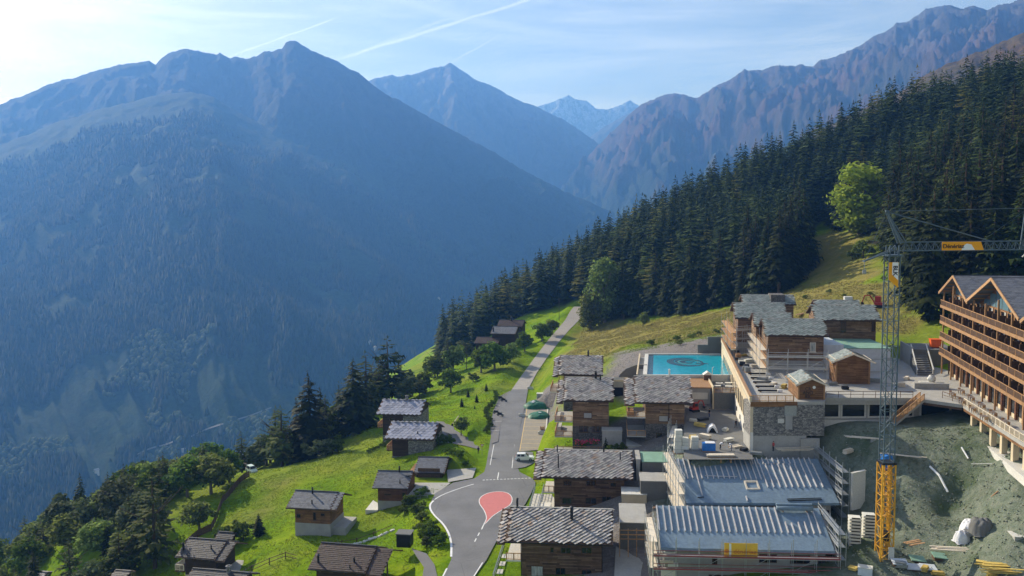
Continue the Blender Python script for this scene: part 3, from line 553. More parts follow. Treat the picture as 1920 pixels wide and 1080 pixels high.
mountain('mountain', 'long rocky mountain rising on the right', [(1000,372),(1040,350),(1075,322),(1095,302),(1120,272),(1150,246),(1180,216),(1200,198),(1240,181),(1258,175),(1275,176),(1312,183),(1330,170),(1345,160),(1390,135),(1396,129),(1404,134),(1440,127),(1455,121),(1470,127),(1500,119),(1525,124),(1540,113),(1560,110),(1590,97),(1620,80),(1640,66),(1665,58),(1682,42),(1700,44),(1720,30),(1735,18),(1765,13),(1780,10),(1805,14),(1825,10),(1850,18),(1875,9),(1893,6),(1910,0),(1940,-8),(1990,-14),(2100,-10),(2300,20)], [(1000,6600),(1300,5600),(1920,4200),(2300,4000)], [(1000,3300),(1300,2300),(1920,1300),(2300,1200)], -380, 'mt_right', 520, 560, 110, 3, 33, 2.2, 1.25)
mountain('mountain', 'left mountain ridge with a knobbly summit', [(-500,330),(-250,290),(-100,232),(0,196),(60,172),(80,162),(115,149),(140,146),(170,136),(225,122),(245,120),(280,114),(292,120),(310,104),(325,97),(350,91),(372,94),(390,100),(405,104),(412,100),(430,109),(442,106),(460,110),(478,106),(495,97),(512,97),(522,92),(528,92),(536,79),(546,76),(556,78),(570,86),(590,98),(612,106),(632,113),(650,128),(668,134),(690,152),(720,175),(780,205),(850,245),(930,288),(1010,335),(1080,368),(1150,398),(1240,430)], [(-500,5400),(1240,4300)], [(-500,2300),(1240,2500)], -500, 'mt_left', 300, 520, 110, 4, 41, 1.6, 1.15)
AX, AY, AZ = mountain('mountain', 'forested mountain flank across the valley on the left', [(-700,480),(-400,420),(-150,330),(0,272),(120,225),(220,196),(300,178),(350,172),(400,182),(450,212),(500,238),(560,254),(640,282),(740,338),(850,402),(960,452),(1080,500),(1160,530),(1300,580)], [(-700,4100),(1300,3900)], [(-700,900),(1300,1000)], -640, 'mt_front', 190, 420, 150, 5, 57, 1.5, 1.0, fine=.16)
mountain('mountain', 'rust coloured shrubby shoulder above the right forest', [(1380,330),(1450,285),(1520,250),(1600,214),(1660,186),(1700,166),(1740,138),(1760,126),(1800,112),(1850,92),(1890,76),(1920,62),(2000,30),(2200,10)], [(1380,1700),(2200,1500)], [(1380,900),(2200,900)], 90, 'mt_shoulder', 70, 150, 60, 4, 71, 2.0)
vf = MB().poly([(-9000, -400, -655), (9000, -400, -655), (9000, 12000, -655), (-9000, 12000, -655)]).build('valley_floor', 'mt_front'); tag(vf, 'wooded valley floor', kind='structure')
# the wood on the flank across the valley
TRACKS = [[(345,820),(380,808),(420,795),(470,780),(512,768)], [(235,862),(262,848),(300,838),(345,826)]]
HOUSES = [(436,862),(444,856),(452,866),(325,848),(298,880),(160,885),(122,1004),(40,1000),(560,760),(690,640),(700,655),(820,560)]
FU = 960 + FPX * AX / AY; FV = 398 - (AZ - CAMZ) / AY * FPX
def flank(px, py):
    k = np.argmin((FU - px) ** 2 + (FV - py) ** 2 + 1e5 * (AY > 3600)); i, j = np.unravel_index(k, AX.shape); return Vector((AX[i, j], AY[i, j], AZ[i, j]))
for n_, L in enumerate(TRACKS):
    P = [flank(*p_) for s_ in range(len(L) - 1) for p_ in [(L[s_][0] + (L[s_ + 1][0] - L[s_][0]) * q_ / 4, L[s_][1] + (L[s_ + 1][1] - L[s_][1]) * q_ / 4) for q_ in range(4)]]; m = MB()
    for _ in range(6): P = [P[0]] + [(P[i - 1] + P[i] * 2 + P[i + 1]) / 4 for i in range(1, len(P) - 1)] + [P[-1]]
    for i, p_ in enumerate(P):
        m.v += [(p_.x, p_.y - 2, p_.z + 4.0), (p_.x, p_.y + 2, p_.z + 6.5)]
        if i: m.f.append((2 * i - 2, 2 * i, 2 * i + 1, 2 * i - 1))
    tag(m.build('forest_track', 'concrete_dark'), 'pale track crossing the wooded slope across the valley', kind='structure')
def far_wood():
    rng = np.random.RandomState(5); n, c = AX.shape; px = 960 + FPX * AX / AY
    V = []; F = []; k = 0; P = []
    w = []
    i = rng.randint(6, n - 1, 170000); j = rng.randint(0, c - 1, 170000)
    a = rng.rand(len(i)); b_ = rng.rand(len(i))
    x = AX[i, j] * (1 - a) + AX[i, j + 1] * a; y = AY[i, j] * (1 - b_) + AY[np.minimum(i + 1, n - 1), j] * b_; z = (AZ[i, j] * (1 - a) + AZ[i, j + 1] * a) * (1 - b_) + b_ * AZ[np.minimum(i + 1, n - 1), j]
    u = x / y * FPX + 960; v = 398 - (z - CAMZ) / y * FPX
    ok = (u > -60) & (u < 1250) & (v < 1120) & (y < 3200 + 500 * rng.rand(len(x))) & (rng.rand(len(x)) < 0.95)
    cl = fbm(x / 160, y / 160, 4, 88); ok &= cl > 0.40
    for L in TRACKS: ok &= dpoly(u, v, L, False) > 3.2
    for hx, hy in HOUSES: ok &= np.hypot(u - hx, v - hy) > 7
    x, y, z, cl = x[ok], y[ok], z[ok], cl[ok]
    leafy = (fbm(x / 240, y / 240, 3, 91) > 0.62) & (y < 2000)
    return x, y, z, leafy, rng
x, y, z, leafy, rng = far_wood()
def cones(x, y, z, h, r, sides, rng):
    n = len(x); an = np.arange(sides) * 2 * np.pi / sides; ph = rng.rand(n, 1) * 6.28
    ring = np.stack([x[:, None] + r[:, None] * np.cos(an + ph), y[:, None] + r[:, None] * np.sin(an + ph), np.repeat(z[:, None] + h[:, None] * 0.08, sides, 1)], -1)
    tip = np.stack([x, y, z + h], -1)[:, None]; V = np.concatenate([ring, tip], 1).reshape(-1, 3); base = (np.arange(n) * (sides + 1))[:, None, None]
    f = np.array([[k, (k + 1) % sides, sides] for k in range(sides)])[None] + base; return V, f.reshape(-1, 3)
def blobs(x, y, z, h, r, rng):
    n = len(x); L = [(0.12, 0.6), (0.5, 1.0), (0.85, 0.6)]; sides = 5; an = np.arange(sides) * 2 * np.pi / sides; ph = rng.rand(n, 1) * 6.28; rings = []
    for (q, rr) in L:
        jr = r[:, None] * rr * (0.75 + 0.5 * rng.rand(n, sides)); rings.append(np.stack([x[:, None] + jr * np.cos(an + ph), y[:, None] + jr * np.sin(an + ph), np.repeat(z[:, None] + h[:, None] * q, sides, 1)], -1))
    tip = np.stack([x, y, z + h], -1)[:, None]; V = np.concatenate(rings + [tip], 1).reshape(-1, 3); m_ = 3 * sides + 1; f = []
    for q in range(2):
        for k in range(sides): a, b_ = q * sides + k, q * sides + (k + 1) % sides; f += [[a, b_, b_ + sides], [a, b_ + sides, a + sides]]
    for k in range(sides): f.append([2 * sides + k, 2 * sides + (k + 1) % sides, 3 * sides])
    return V, (np.array(f)[None] + (np.arange(n) * m_)[:, None, None]).reshape(-1, 3)
co = ~leafy; n1 = co.sum(); V, F = cones(x[co], y[co], z[co] - 2, 15 + 11 * rng.rand(n1), 3.2 + 2.0 * rng.rand(n1), 5, rng)
leafmat('far_needles', (0.010, 0.022, 0.012), (0.020, 0.036, 0.018), (0.036, 0.052, 0.022)); leafmat('far_leaves', (0.045, 0.07, 0.025), (0.08, 0.11, 0.04), (0.12, 0.14, 0.06))
tag(link('far_wood', meshnp('far_wood', V, F, 'far_needles')), 'dark conifer wood covering the slope across the valley', kind='stuff')
n2 = leafy.sum(); V, F = blobs(x[leafy], y[leafy], z[leafy] - 2, 9 + 6 * rng.rand(n2), 4 + 2.5 * rng.rand(n2), rng)
tag(link('far_copse', meshnp('far_copse', V, F, 'far_leaves')), 'pale broadleaf copses on the slope across the valley', kind='stuff')
# the air
hb = MB().box(-8600, 8600, -380, 11800, -657, 1800).build('haze', None); hm = bpy.data.materials.new('haze_air'); hm.use_nodes = True; ht = hm.node_tree; ht.nodes.clear()
pv = ht.nodes.new('ShaderNodeVolumePrincipled'); pv.inputs['Color'].default_value = (0.15, 0.40, 1.0, 1); pv.inputs['Absorption Color'].default_value = (0.34, 0.34, 0.34, 1); pv.inputs['Density'].default_value = 1.4e-4; pv.inputs['Anisotropy'].default_value = 0.3
om = ht.nodes.new('ShaderNodeOutputMaterial'); ht.links.new(pv.outputs[0], om.inputs['Volume']); hb.data.materials.append(hm); tag(hb, 'blue valley haze', kind='stuff')
# ------------------------------------------------------------------ trees
def tri_add(V, F, pts):
    k = len(V); V.extend(pts); F.append((k, k + 1, k + 2))
def conifer_mesh(seed, whorls=26, per=8, R=0.19, start=0.10, droop=0.35, width=0.42, up=0.0, sparse=0.0, strands=3, irregular=0.25):
    """unit-height crown of drooping, ragged branch sprays"""
    rng = random.Random(seed); V = []; F = []
    lean = (rng.uniform(-.01, .01), rng.uniform(-.01, .01))
    for w in range(whorls):
        f = (w + rng.uniform(-0.3, 0.3)) / (whorls - 1); f = min(max(f, 0), 1); z = start + (1 - start) * (f ** 0.92) * 0.975 + rng.uniform(-.012, .012)
        r = R * ((1 - f) ** 0.78) * (0.75 + 0.25 * min(1, f * 5)) + 0.010
        n = max(4, int(per * (1 - 0.45 * f))); ph = rng.uniform(0, 6.28)
        for k in range(n):
            if rng.random() < sparse: continue
            a = ph + 6.283 * k / n + rng.uniform(-.25, .25); L = r * rng.uniform(1 - irregular, 1 + irregular * 0.8)
            ca, sa = math.cos(a), math.sin(a); wd = L * width * rng.uniform(0.8, 1.2); z0 = z + rng.uniform(-.02, .02)
            dz = -droop * L * rng.uniform(0.7, 1.3) + up * L
            m = (ca * L * .55, sa * L * .55, z0 + dz * .35); t = (ca * L, sa * L, z0 + dz)
            s = (-sa * wd * .5, ca * wd * .5)
            V0 = (lean[0] * z, lean[1] * z, z0 + 0.006)
            k0 = len(V); V.extend([V0, (m[0] + s[0], m[1] + s[1], m[2] - wd * .22), (m[0] - s[0], m[1] - s[1], m[2] - wd * .22), t, (m[0], m[1], m[2] + .004)])
            F.extend([(k0, k0 + 1, k0 + 4), (k0, k0 + 4, k0 + 2), (k0 + 1, k0 + 3, k0 + 4), (k0 + 4, k0 + 3, k0 + 2)])
            for q in range(strands):
                u = rng.uniform(.35, 1.0); sx = rng.choice((-1, 1)) * rng.uniform(.1, .5) * wd; b = Vector((ca * L * u - sa * sx, sa * L * u + ca * sx, z0 + dz * u * .8))
                e = b + Vector((ca * L * .18 + rng.uniform(-.01, .01), sa * L * .18 + rng.uniform(-.01, .01), -L * rng.uniform(.15, .38) + up * L * .3)); o = Vector((-sa, ca, 0)) * (L * .11)
                tri_add(V, F, [tuple(b + o), tuple(b - o), tuple(e)])
    k = len(V); V.extend([(0.008, 0, .95), (-.004, .007, .95), (-.004, -.007, .95), (0, 0, 1.0)]); F.extend([(k, k + 1, k + 3), (k + 1, k + 2, k + 3), (k + 2, k, k + 3)])
    return V, F
def me_tri(name, VF, mat): return meshnp(name, np.array(VF[0]), np.array(VF[1]), mat)
def trunk_me(name, r, top, mat, seed=0, limbs=0, h0=0.35):
    rng = random.Random(seed); m = MB(); m.cone((0, 0, -0.06), (0, 0, 0.12), r * 1.25, r, 7); m.cone((0, 0, 0.12), (rng.uniform(-.01, .01), 0, top), r, r * .3, 7)
    for k in range(limbs):
        a = rng.uniform(0, 6.28); z = rng.uniform(h0, top * .8); e = (math.cos(a) * rng.uniform(.15, .3), math.sin(a) * rng.uniform(.15, .3), z + rng.uniform(.12, .28))
        m.cone((0, 0, z), e, r * .5, r * .15, 5)
    return m.mesh(name, mat)
SPR = [me_tri('spruce_crown', conifer_mesh(s, 30, 9, R, st, irregular=.4), 'needles') for s, R, st in ((1, .165, .10), (2, .145, .16), (3, .18, .08), (4, .155, .22))]
SPR_EDGE = [me_tri('spruce_crown', conifer_mesh(s, 32, 10, R, st, width=.45, strands=4, irregular=.4), 'needles') for s, R, st in ((11, .20, .04), (12, .17, .05))]
LAR = [me_tri('larch_crown', conifer_mesh(s, 22, 8, .21, .14, .12, .38, .08, .12, 4, .4), 'needles_larch') for s in (21, 22, 23)]
LAY = [me_tri('larch_crown', conifer_mesh(s, 22, 8, .17, .12, .15, .4, .06, .08, 4, .35), 'needles_yellow') for s in (31, 32)]
PIN = [me_tri('pine_crown', conifer_mesh(41, 13, 8, .30, .22, .05, .5, .12, .18, 6, .5), 'needles')]
T_SPR = trunk_me('trunk', .013, .93, 'bark', 1); T_LAR = trunk_me('trunk', .016, .9, 'bark', 2, 5)
def leafy_mesh(seed, blobs=24, leaves=75, ry=.5, rx=.42, size=.045, z0=.08, mat='leaves', narrow=1.0, column=False):
    rng = np.random.RandomState(seed); V = []; F = []
    for b in range(blobs):
        while True:
            p = rng.uniform(-1, 1, 3)
            if (p ** 2).sum() < 1: break
        p = p * (0.55 + 0.4 * rng.rand()); sh = 1 - 0.35 * max(0, p[2])
        if column: zz = rng.uniform(-1, .96); an = rng.rand() * 6.28; q_ = math.sqrt(rng.rand()) * (1 - .55 * max(0, zz) ** 1.5) * (.8 + .2 * min(1, (zz + 1) * 2)); p = np.array([math.cos(an) * q_, math.sin(an) * q_, zz]); sh = 1
        c = np.array([p[0] * rx * sh * narrow, p[1] * rx * sh * narrow, z0 + (1 - z0) * (.5 + .46 * p[2])]); br = rng.uniform(.07, .19)
        for l in range(leaves):
            d = rng.normal(size=3); d /= np.linalg.norm(d); q = c + d * br * rng.uniform(.6, 1.08) * np.array([1, 1, .85]); s = size * rng.uniform(.6, 1.3)
            n = d + rng.normal(size=3) * .6 + np.array([0, 0, .3]); n /= np.linalg.norm(n); u = np.cross(n, rng.normal(size=3)); u /= np.linalg.norm(u); w = np.cross(n, u)
            k = len(V); V += [q - u * s, q + w * s * .6, q + u * s, q - w * s * .6]; F += [(k, k + 1, k + 2, k + 3)]
    return meshnp('crown', np.array(V), np.array(F), mat)
LEA = {m: [leafy_mesh(s, mat=m) for s in (i * 3 + 50, i * 3 + 51)] for i, m in enumerate(('leaves', 'leaves_pale', 'leaves_lime', 'leaves_grey'))}
TALL = {m: leafy_mesh(s, 60, 75, rx=.20, size=.030, z0=.06, mat=m, column=True) for m, s in (('leaves_lime', 81), ('leaves_pale', 82), ('leaves', 83))}
BUS = {m: leafy_mesh(s, 16, 70, rx=.62, size=.06, z0=.0, mat=m) for m, s in (('leaves', 71), ('leaves_pale', 72), ('leaves_lime', 73), ('leaves_grey', 74))}
T_LEA = trunk_me('trunk', .028, .7, 'bark_pale', 5, 9, .22); T_BUS = trunk_me('stem', .03, .5, 'bark', 6, 6, .08)
def tree(kind, p, h, label, group=None, wide=1.0, rng=random, name=None):
    if kind == 'spruce': cm, tm, nm, cat = rng.choice(SPR), T_SPR, 'spruce_tree', 'tree'
    elif kind == 'spruce_edge': cm, tm, nm, cat = rng.choice(SPR_EDGE), T_SPR, 'spruce_tree', 'tree'
    elif kind == 'larch': cm, tm, nm, cat = rng.choice(LAR), T_LAR, 'larch_tree', 'tree'
    elif kind == 'larch_yellow': cm, tm, nm, cat = rng.choice(LAY), T_LAR, 'larch_tree', 'tree'
    elif kind == 'pine': cm, tm, nm, cat = PIN[0], T_LAR, 'pine_tree', 'tree'
    elif kind.startswith('tall_'): cm, tm, nm, cat = TALL[kind[5:]], T_LEA, 'broadleaf_tree', 'tree'
    elif kind.startswith('bush_'): cm, tm, nm, cat = BUS[kind[5:]], T_BUS, 'bush', 'bush'
    else: cm, tm, nm, cat = rng.choice(LEA[kind]), T_LEA, 'broadleaf_tree', 'tree'
    t = thing(name or nm, label, cat, p, rng.uniform(0, 6.28), group)
    t.scale = (h * wide, h * wide, h)
    link('stem' if cat == 'bush' else 'trunk', tm, t); link('foliage' if cat == 'bush' else 'crown', cm, t); return t
def tree_px(kind, px, Y, h, label, group=None, wide=1.0, py=900, rng=random):
    p = at(px, py, Y=Y); return tree(kind, (p.x, Y, gz(p.x, Y) - 0.05), h, label, group, wide, rng)
# --- single trees that can be told apart
for a in [
 ('larch', 530, 222, 17, 'shaggy green larch at the left end of the meadow edge trees', 1.5), ('spruce_edge', 583, 226, 24, 'tallest dark spruce at the left of the meadow edge trees', 1.7),
 ('spruce', 560, 232, 18, 'spruce between the shaggy larch and the tallest dark spruce', 1.0),
 ('larch', 640, 252, 15, 'leaning thin larch between the dark meadow edge conifers', .8), ('spruce_edge', 668, 243, 21, 'broad dark spruce above the upper slab roofed chalet', 1.8), ('larch', 690, 262, 21, 'green larch behind the broad dark spruce', 1.4),
 ('pine', 733, 276, 24, 'wide crowned dark pine left of the meadow', 1.25), ('larch', 715, 270, 17, 'small larch under the wide crowned pine', 1.0),
 ('leaves_grey', 762, 268, 9.5, 'grey green broadleaf tree below the wide crowned pine', 1.2), ('leaves', 800, 290, 8, 'round dark broadleaf tree beside the sloping meadow shadow', 1.3), ('leaves_grey', 790, 283, 6, 'small grey broadleaf tree near the meadow edge', 1.2),
 ('leaves', 848, 276, 8.5, 'round dark tree standing alone on the meadow slope', 1.25), ('leaves_pale', 853, 322, 12, 'tall pale broadleaf tree left of the lone farm chalet', 1.1),
 ('leaves', 930, 296, 11, 'large dark broadleaf tree in front of the lone farm chalet', 1.3), ('leaves', 905, 300, 10, 'dark broadleaf tree on the left before the lone farm chalet', 1.2), ('leaves_pale', 958, 305, 8.5, 'pale broadleaf tree right in front of the farm chalet', 1.1),
 ('leaves', 986, 326, 8, 'rounded tree between farm chalet and gravel track', 1.2), ('leaves', 1018, 345, 8, 'tree by the gravel track right of the farm chalet', 1.3), ('leaves_pale', 1038, 356, 7.5, 'upper roadside tree next to the utility pole', 1.2), ('bush_leaves', 890, 285, 3.4, 'small bush on the meadow below the farm chalet', 1.2),
 ('leaves_grey', 480, 228, 8, 'broadleaf tree above the white van at the meadow end', 1.2), ('bush_leaves_grey', 600, 214, 5.5, 'grey green bush below the tallest dark spruce', 1.5), ('bush_leaves', 625, 220, 5, 'green bush below the broad dark spruce', 1.4),
 ('larch', 283, 163, 19.5, 'large brownish larch at lower left with a bare trunk', 1.25), ('spruce', 150, 200, 13, 'slim spruce on the wooded slope at lower left', 1.1), ('larch', 75, 196, 8.5, 'bushy larch at the far lower left', 1.5),
 ('larch', 215, 160, 12, 'bushy larch left of the large brownish larch', 1.3), ('larch', 240, 150, 8, 'short larch right at the bottom edge beside the large larch', 1.2),
 ('leaves_pale', 395, 196, 11, 'bright broadleaf tree above the winding fence', 1.2), ('leaves', 350, 196, 10, 'broadleaf tree behind the winding fence on the left', 1.2), ('leaves', 430, 204, 8.5, 'dense broadleaf tree nearest the white van', 1.2), ('leaves_pale', 370, 176, 7.5, 'pale broadleaf tree inside the bend of the fence', 1.2),
 ('bush_leaves', 428, 166, 4.2, 'dark bush left of the pair behind the brown chalet', 1.2), ('bush_leaves', 452, 165, 4.5, 'dark bush in the middle behind the brown chalet', 1.1), ('spruce_edge', 482, 165, 4.6, 'small dark conifer at the right of the dark bushes', 1.8),
 ('bush_leaves_lime', 379, 141, 3.8, 'yellow green bush in front of the lower left chalet', .95),
 ('tall_leaves_lime', 1602, 322, 25, 'tall sunlit lime green birch at the edge of the ski run', 1.5), ('tall_leaves_pale', 1135, 366, 27, 'pale green broadleaf tree at the forest corner by the track', 1.0), ('tall_leaves_pale', 1108, 364, 15, 'lower pale green tree where the track meets the forest', 1.3),
 ('bush_leaves_pale', 1608, 285, 7, 'light green bush left of the crane mast on the slope', 1.1), ('bush_leaves_pale', 1588, 290, 4, 'small light bush at the edge of the ski run', 1.2), ('leaves_pale', 1205, 328, 7, 'young pale tree in front of the dark forest', .8),
 ('spruce_edge', 1737, 206, 33, 'very tall dark spruce beside the hotel gable', 1.05), ('spruce_edge', 1712, 222, 30, 'tall dark spruce behind the crane mast', 1.1), ('spruce_edge', 1762, 214, 31, 'tall dark spruce right behind the hotel corner', 1.1),
 ('leaves_pale', 866, 214, 5.5, 'sparse young roadside tree by the asphalt path', 1.0),
 ('spruce_edge', 868, 246, 2.8, 'lowest of the four little conifers on the meadow', 1.5), ('spruce_edge', 896, 249, 2.7, 'right one of the four little conifers on the meadow', 1.5), ('spruce_edge', 880, 262, 2.7, 'left upper one of the four little meadow conifers', 1.5), ('spruce_edge', 914, 265, 2.7, 'uppermost of the four little meadow conifers', 1.5), ('spruce_edge', 892, 240, 1.2, 'tiny conifer seedling on the meadow', 1.5),
 ('bush_leaves', 840, 200, 3.0, 'dark bush at the corner of the upper stone chalet', 1.2), ('bush_leaves', 826, 198, 2.6, 'bush beside the wall of the upper stone chalet', 1.2)]:
    tree_px(a[0], a[1], a[2], a[3], a[4], None, a[5])
rs = random.Random(3)
for k in range(26):   # belt of trees behind the meadow edge
    px, Y = rs.choice(((515, 232), (560, 236), (610, 236), (640, 246), (700, 258), (720, 266), (755, 280), (775, 288), (815, 300), (830, 318), (870, 335)))
    kind = rs.choice(('spruce', 'leaves', 'leaves_grey', 'larch', 'leaves')); tree_px(kind, px + rs.uniform(-14, 14), Y + rs.uniform(2, 10), rs.uniform(12, 17) if kind in ('spruce', 'larch') else rs.uniform(7, 10.5), {'spruce': 'spruce in the tree belt behind the meadow edge', 'larch': 'larch in the tree belt behind the meadow edge'}.get(kind, 'broadleaf tree in the belt behind the meadow edge'), 'tree belt behind the meadow edge', 1.4, rng=rs)
# hedge and shrub bank beside the turning area
rs = random.Random(3)
for k in range(16):
    f = k / 15; px = 934 - 19 * f + 6 * math.sin(f * 9); tree_px('bush_leaves', px - 4, 258 - 45 * f, rs.uniform(1.2, 1.8), 'low clipped bush of the hedge along the parking bays', 'hedge bushes along the parking bays', 1.25, rng=rs)
for k in range(34):
    f = rs.random(); y = 935 + 100 * f; px = 790 + (45 * f if f > .3 else 5) + rs.uniform(-28, 10) - 10; p = at(px, y, z=-1.0 - 1.5 * rs.random())
    if inpoly(np.array([p.x]), np.array([p.y]), ROADPOLY)[0] or dpoly(np.array([p.x]), np.array([p.y]), ROADPOLY)[0] < 1.4: continue
    tree(rs.choice(('bush_leaves', 'bush_leaves', 'bush_leaves_pale', 'bush_leaves_grey')), (p.x, p.y, gz(p.x, p.y) - .1), rs.uniform(1.2, 2.6), 'wild shrub on the bank left of the turning area', 'shrubs on the bank left of the turning area', 1.2, rs)
for k in range(9): tree_px('bush_leaves', 692 + 6 * k + rs.uniform(-2, 2), 205 + 1.2 * k, rs.uniform(1.0, 1.5), 'low hedge bush left of the stone chalets', 'hedge bushes left of the stone chalets', 1.3, rng=rs)
for k in range(5): tree_px('bush_leaves', 838 + 9 * k, 190 - 1.5 * k, rs.uniform(1.4, 2.4), 'shrub by the corner lawn above the garage', 'shrubs by the corner lawn', 1.1, rng=rs)
for k in range(22):   # wild bushes on the dry slope by the pool and behind the site
    px, Y = rs.choice(((1240, 255), (1290, 246), (1330, 243), (1500, 262), (1560, 250), (1690, 225), (1200, 215), (1640, 245)))
    tree_px(rs.choice(('bush_leaves', 'bush_leaves_pale')), px + rs.uniform(-25, 25), Y + rs.uniform(-7, 7), rs.uniform(.9, 2.2), 'low wild bush on the slope behind the building site', 'wild bushes behind the building site', 1.3, rng=rs)
for k in range(150):   # wooded slope at the lower left
    x = rs.uniform(-150, -66); Y = rs.uniform(150, 262)
    if -72 - (Y - 150) * .02 < x: continue
    if 960 + FPX * x / Y > 470 or 960 + FPX * x / Y < -60: continue
    kind = rs.choice(('leaves', 'leaves_pale', 'leaves_pale', 'leaves_grey', 'larch', 'larch', 'bush_leaves', 'spruce')); h = rs.uniform(7, 12) if not kind.startswith('bush') else rs.uniform(2.5, 4)
    tree(kind, (x, Y, gz(x, Y) - .1), h, {'larch': 'small larch', 'spruce': 'small spruce', 'bush_leaves': 'green bush', 'leaves': 'dark broadleaf tree', 'leaves_pale': 'pale broadleaf tree', 'leaves_grey': 'greyish broadleaf tree'}[kind] + ' in the wood ' + ('above' if Y > 205 else 'left of' if 960 + FPX * x / Y < 250 else 'behind') + ' the big lower left larch' + (' at far left' if 960 + FPX * x / Y < 130 else ''), 'mixed wood on the lower left slope', 1.3, rs)
for k in range(15):   # edge row along the left of the ski run
    f = k / 14; x, y = (91 + 15 * f * 2, 286 + 26 * f * 2) if f < .5 else (106 + 22 * (f - .5) * 2, 312 + 76 * (f - .5) * 2); x += rs.uniform(-3, .5)
    tree('spruce_edge' if k % 3 else 'spruce', (x, y, gz(x, y) - .2), rs.uniform(24, 31), 'edge spruce in the row along the left of the ski run', 'edge spruces along the ski run', rs.uniform(1.1, 1.5), rs)
# --- the spruce forest
FP = FOREST
def poisson(poly, sp, seed, ext):
    rng = np.random.RandomState(seed); out = []; cell = {}; x0, x1, y0, y1 = ext
    for _ in range(26000):
        x = rng.uniform(x0, x1); y = rng.uniform(y0, y1); s = sp * (1 + max(0, y - 400) / 500); k = (int(x // 8), int(y // 8)); bad = False
        for i in (-1, 0, 1):
            for j in (-1, 0, 1):
                for (a, b) in cell.get((k[0] + i, k[1] + j), ()):
                    if (a - x) ** 2 + (b - y) ** 2 < s * s: bad = True
        if bad: continue
        cell.setdefault(k, []).append((x, y)); out.append((x, y))
    o = np.array(out); return o[inpoly(o[:, 0], o[:, 1], poly)]
Fp = poisson(FP, 4.0, 4, (-45, 360, 160, 600)); u = 960 + FPX * Fp[:, 0] / Fp[:, 1]; Fp = Fp[(u > 800) & (u < 2010)]; bp = at(1602, 900, Y=322).x; dd = np.hypot(Fp[:, 0] - bp, (Fp[:, 1] - 322)); Fp = Fp[(dd > 9) & ~((np.abs(Fp[:, 0] / Fp[:, 1] * 322 - bp) < 9) & (Fp[:, 1] < 322) & (Fp[:, 1] > 285))]
ed = dpoly(Fp[:, 0], Fp[:, 1], FP); fz = ground_z(Fp[:, 0], Fp[:, 1]); dist = Fp[:, 1] + np.where(ed < 7, -60, 0)
order = np.argsort(dist); rf = random.Random(12); first = order[:262]; rest = order[262:]
def region(x, y):
    u = 960 + FPX * x / y
    row = 'lowest row' if y < 235 else 'second row' if y < 275 else 'middle rows' if y < 330 else 'upper rows'
    if u < 1040: return 'in the forest tongue behind the farm chalet'
    if u < 1140: return 'beside the upper end of the gravel track'
    if u < 1270: return 'at the forest corner right of the track end'
    if u < 1440: return 'in the dark forest front behind the pool'
    if u < 1560: return 'on the left side of the ski run clearing'
    if u < 1660: return 'on the right side of the ski run clearing'
    if u < 1740: return row + ' behind the crane mast'
    if u < 1820: return row + ' behind the left hotel gable'
    if u < 1890: return row + ' behind the right hotel gable'
    return row + ' at the right edge of the photo'
for i in first:
    x, y = Fp[i]; e = ed[i]; r = rf.random(); kind = 'spruce_edge' if e < 5 and r < .6 else ('larch' if r > .90 else 'larch_yellow' if r > .86 else 'spruce')
    h = rf.choice((rf.uniform(15, 22), rf.uniform(21, 29), rf.uniform(24, 33))) * (0.85 if e < 4 else 1.0); 
    if 960 + FPX * x / y < 1140: h *= .92
    tree(kind, (x, y, fz[i] - .2), h, ('short ' if h < 19 else 'very tall ' if h > 28 else 'tall ' if h > 24 else '') + ('dark spruce ' if 'spruce' in kind else 'green larch ' if kind == 'larch' else 'yellowing larch ') + region(x, y), 'forest trees ' + region(x, y), rf.uniform(.95, 1.5), rf)
def lowpoly(VF, n): return np.array(VF[0]), np.array(VF[1])
def forest_mass(name, idx, VFs, mat, label, hr):
    Vs, Fs, k = [], [], 0
    for i in idx:
        V, F = VFs[rf.randrange(len(VFs))]; a = rf.uniform(0, 6.28); h = rf.choice((rf.uniform(*hr), hr[1] * rf.uniform(.9, 1.15), hr[0] * rf.uniform(.8, 1.1))); w = h * rf.uniform(1.0, 1.6); c, s = math.cos(a), math.sin(a)
        P = np.stack([(V[:, 0] * c - V[:, 1] * s) * w + Fp[i, 0], (V[:, 0] * s + V[:, 1] * c) * w + Fp[i, 1], V[:, 2] * h + fz[i] - .2], 1); Vs.append(P); Fs.append(F + k); k += len(P)
    tag(link(name, meshnp(name, np.concatenate(Vs), np.concatenate(Fs), mat)), label, kind='stuff')
rr = np.random.RandomState(3).rand(len(rest)); rest = np.array(rest)
LOW = [tuple(map(np.array, conifer_mesh(s, 22, 8, .165, .10, width=.5, strands=1, irregular=.4))) for s in (61, 62, 63)]
LOWL = [tuple(map(np.array, conifer_mesh(s, 15, 8, .19, .12, .12, .5, .08, .1, 2, .35))) for s in (64, 65)]
forest_mass('spruce_forest', rest[rr < .86], LOW, 'needles', 'dark spruce forest covering the upper slope', (17, 28))
forest_mass('larch_forest', rest[(rr >= .86) & (rr < .955)], LOWL, 'needles_larch', 'green larches scattered through the upper forest', (20, 29))
forest_mass('yellow_larch_forest', rest[rr >= .955], LOWL, 'needles_yellow', 'yellowing larches scattered through the upper forest', (20, 29))
print('forest', len(Fp), len(first), len(rest))
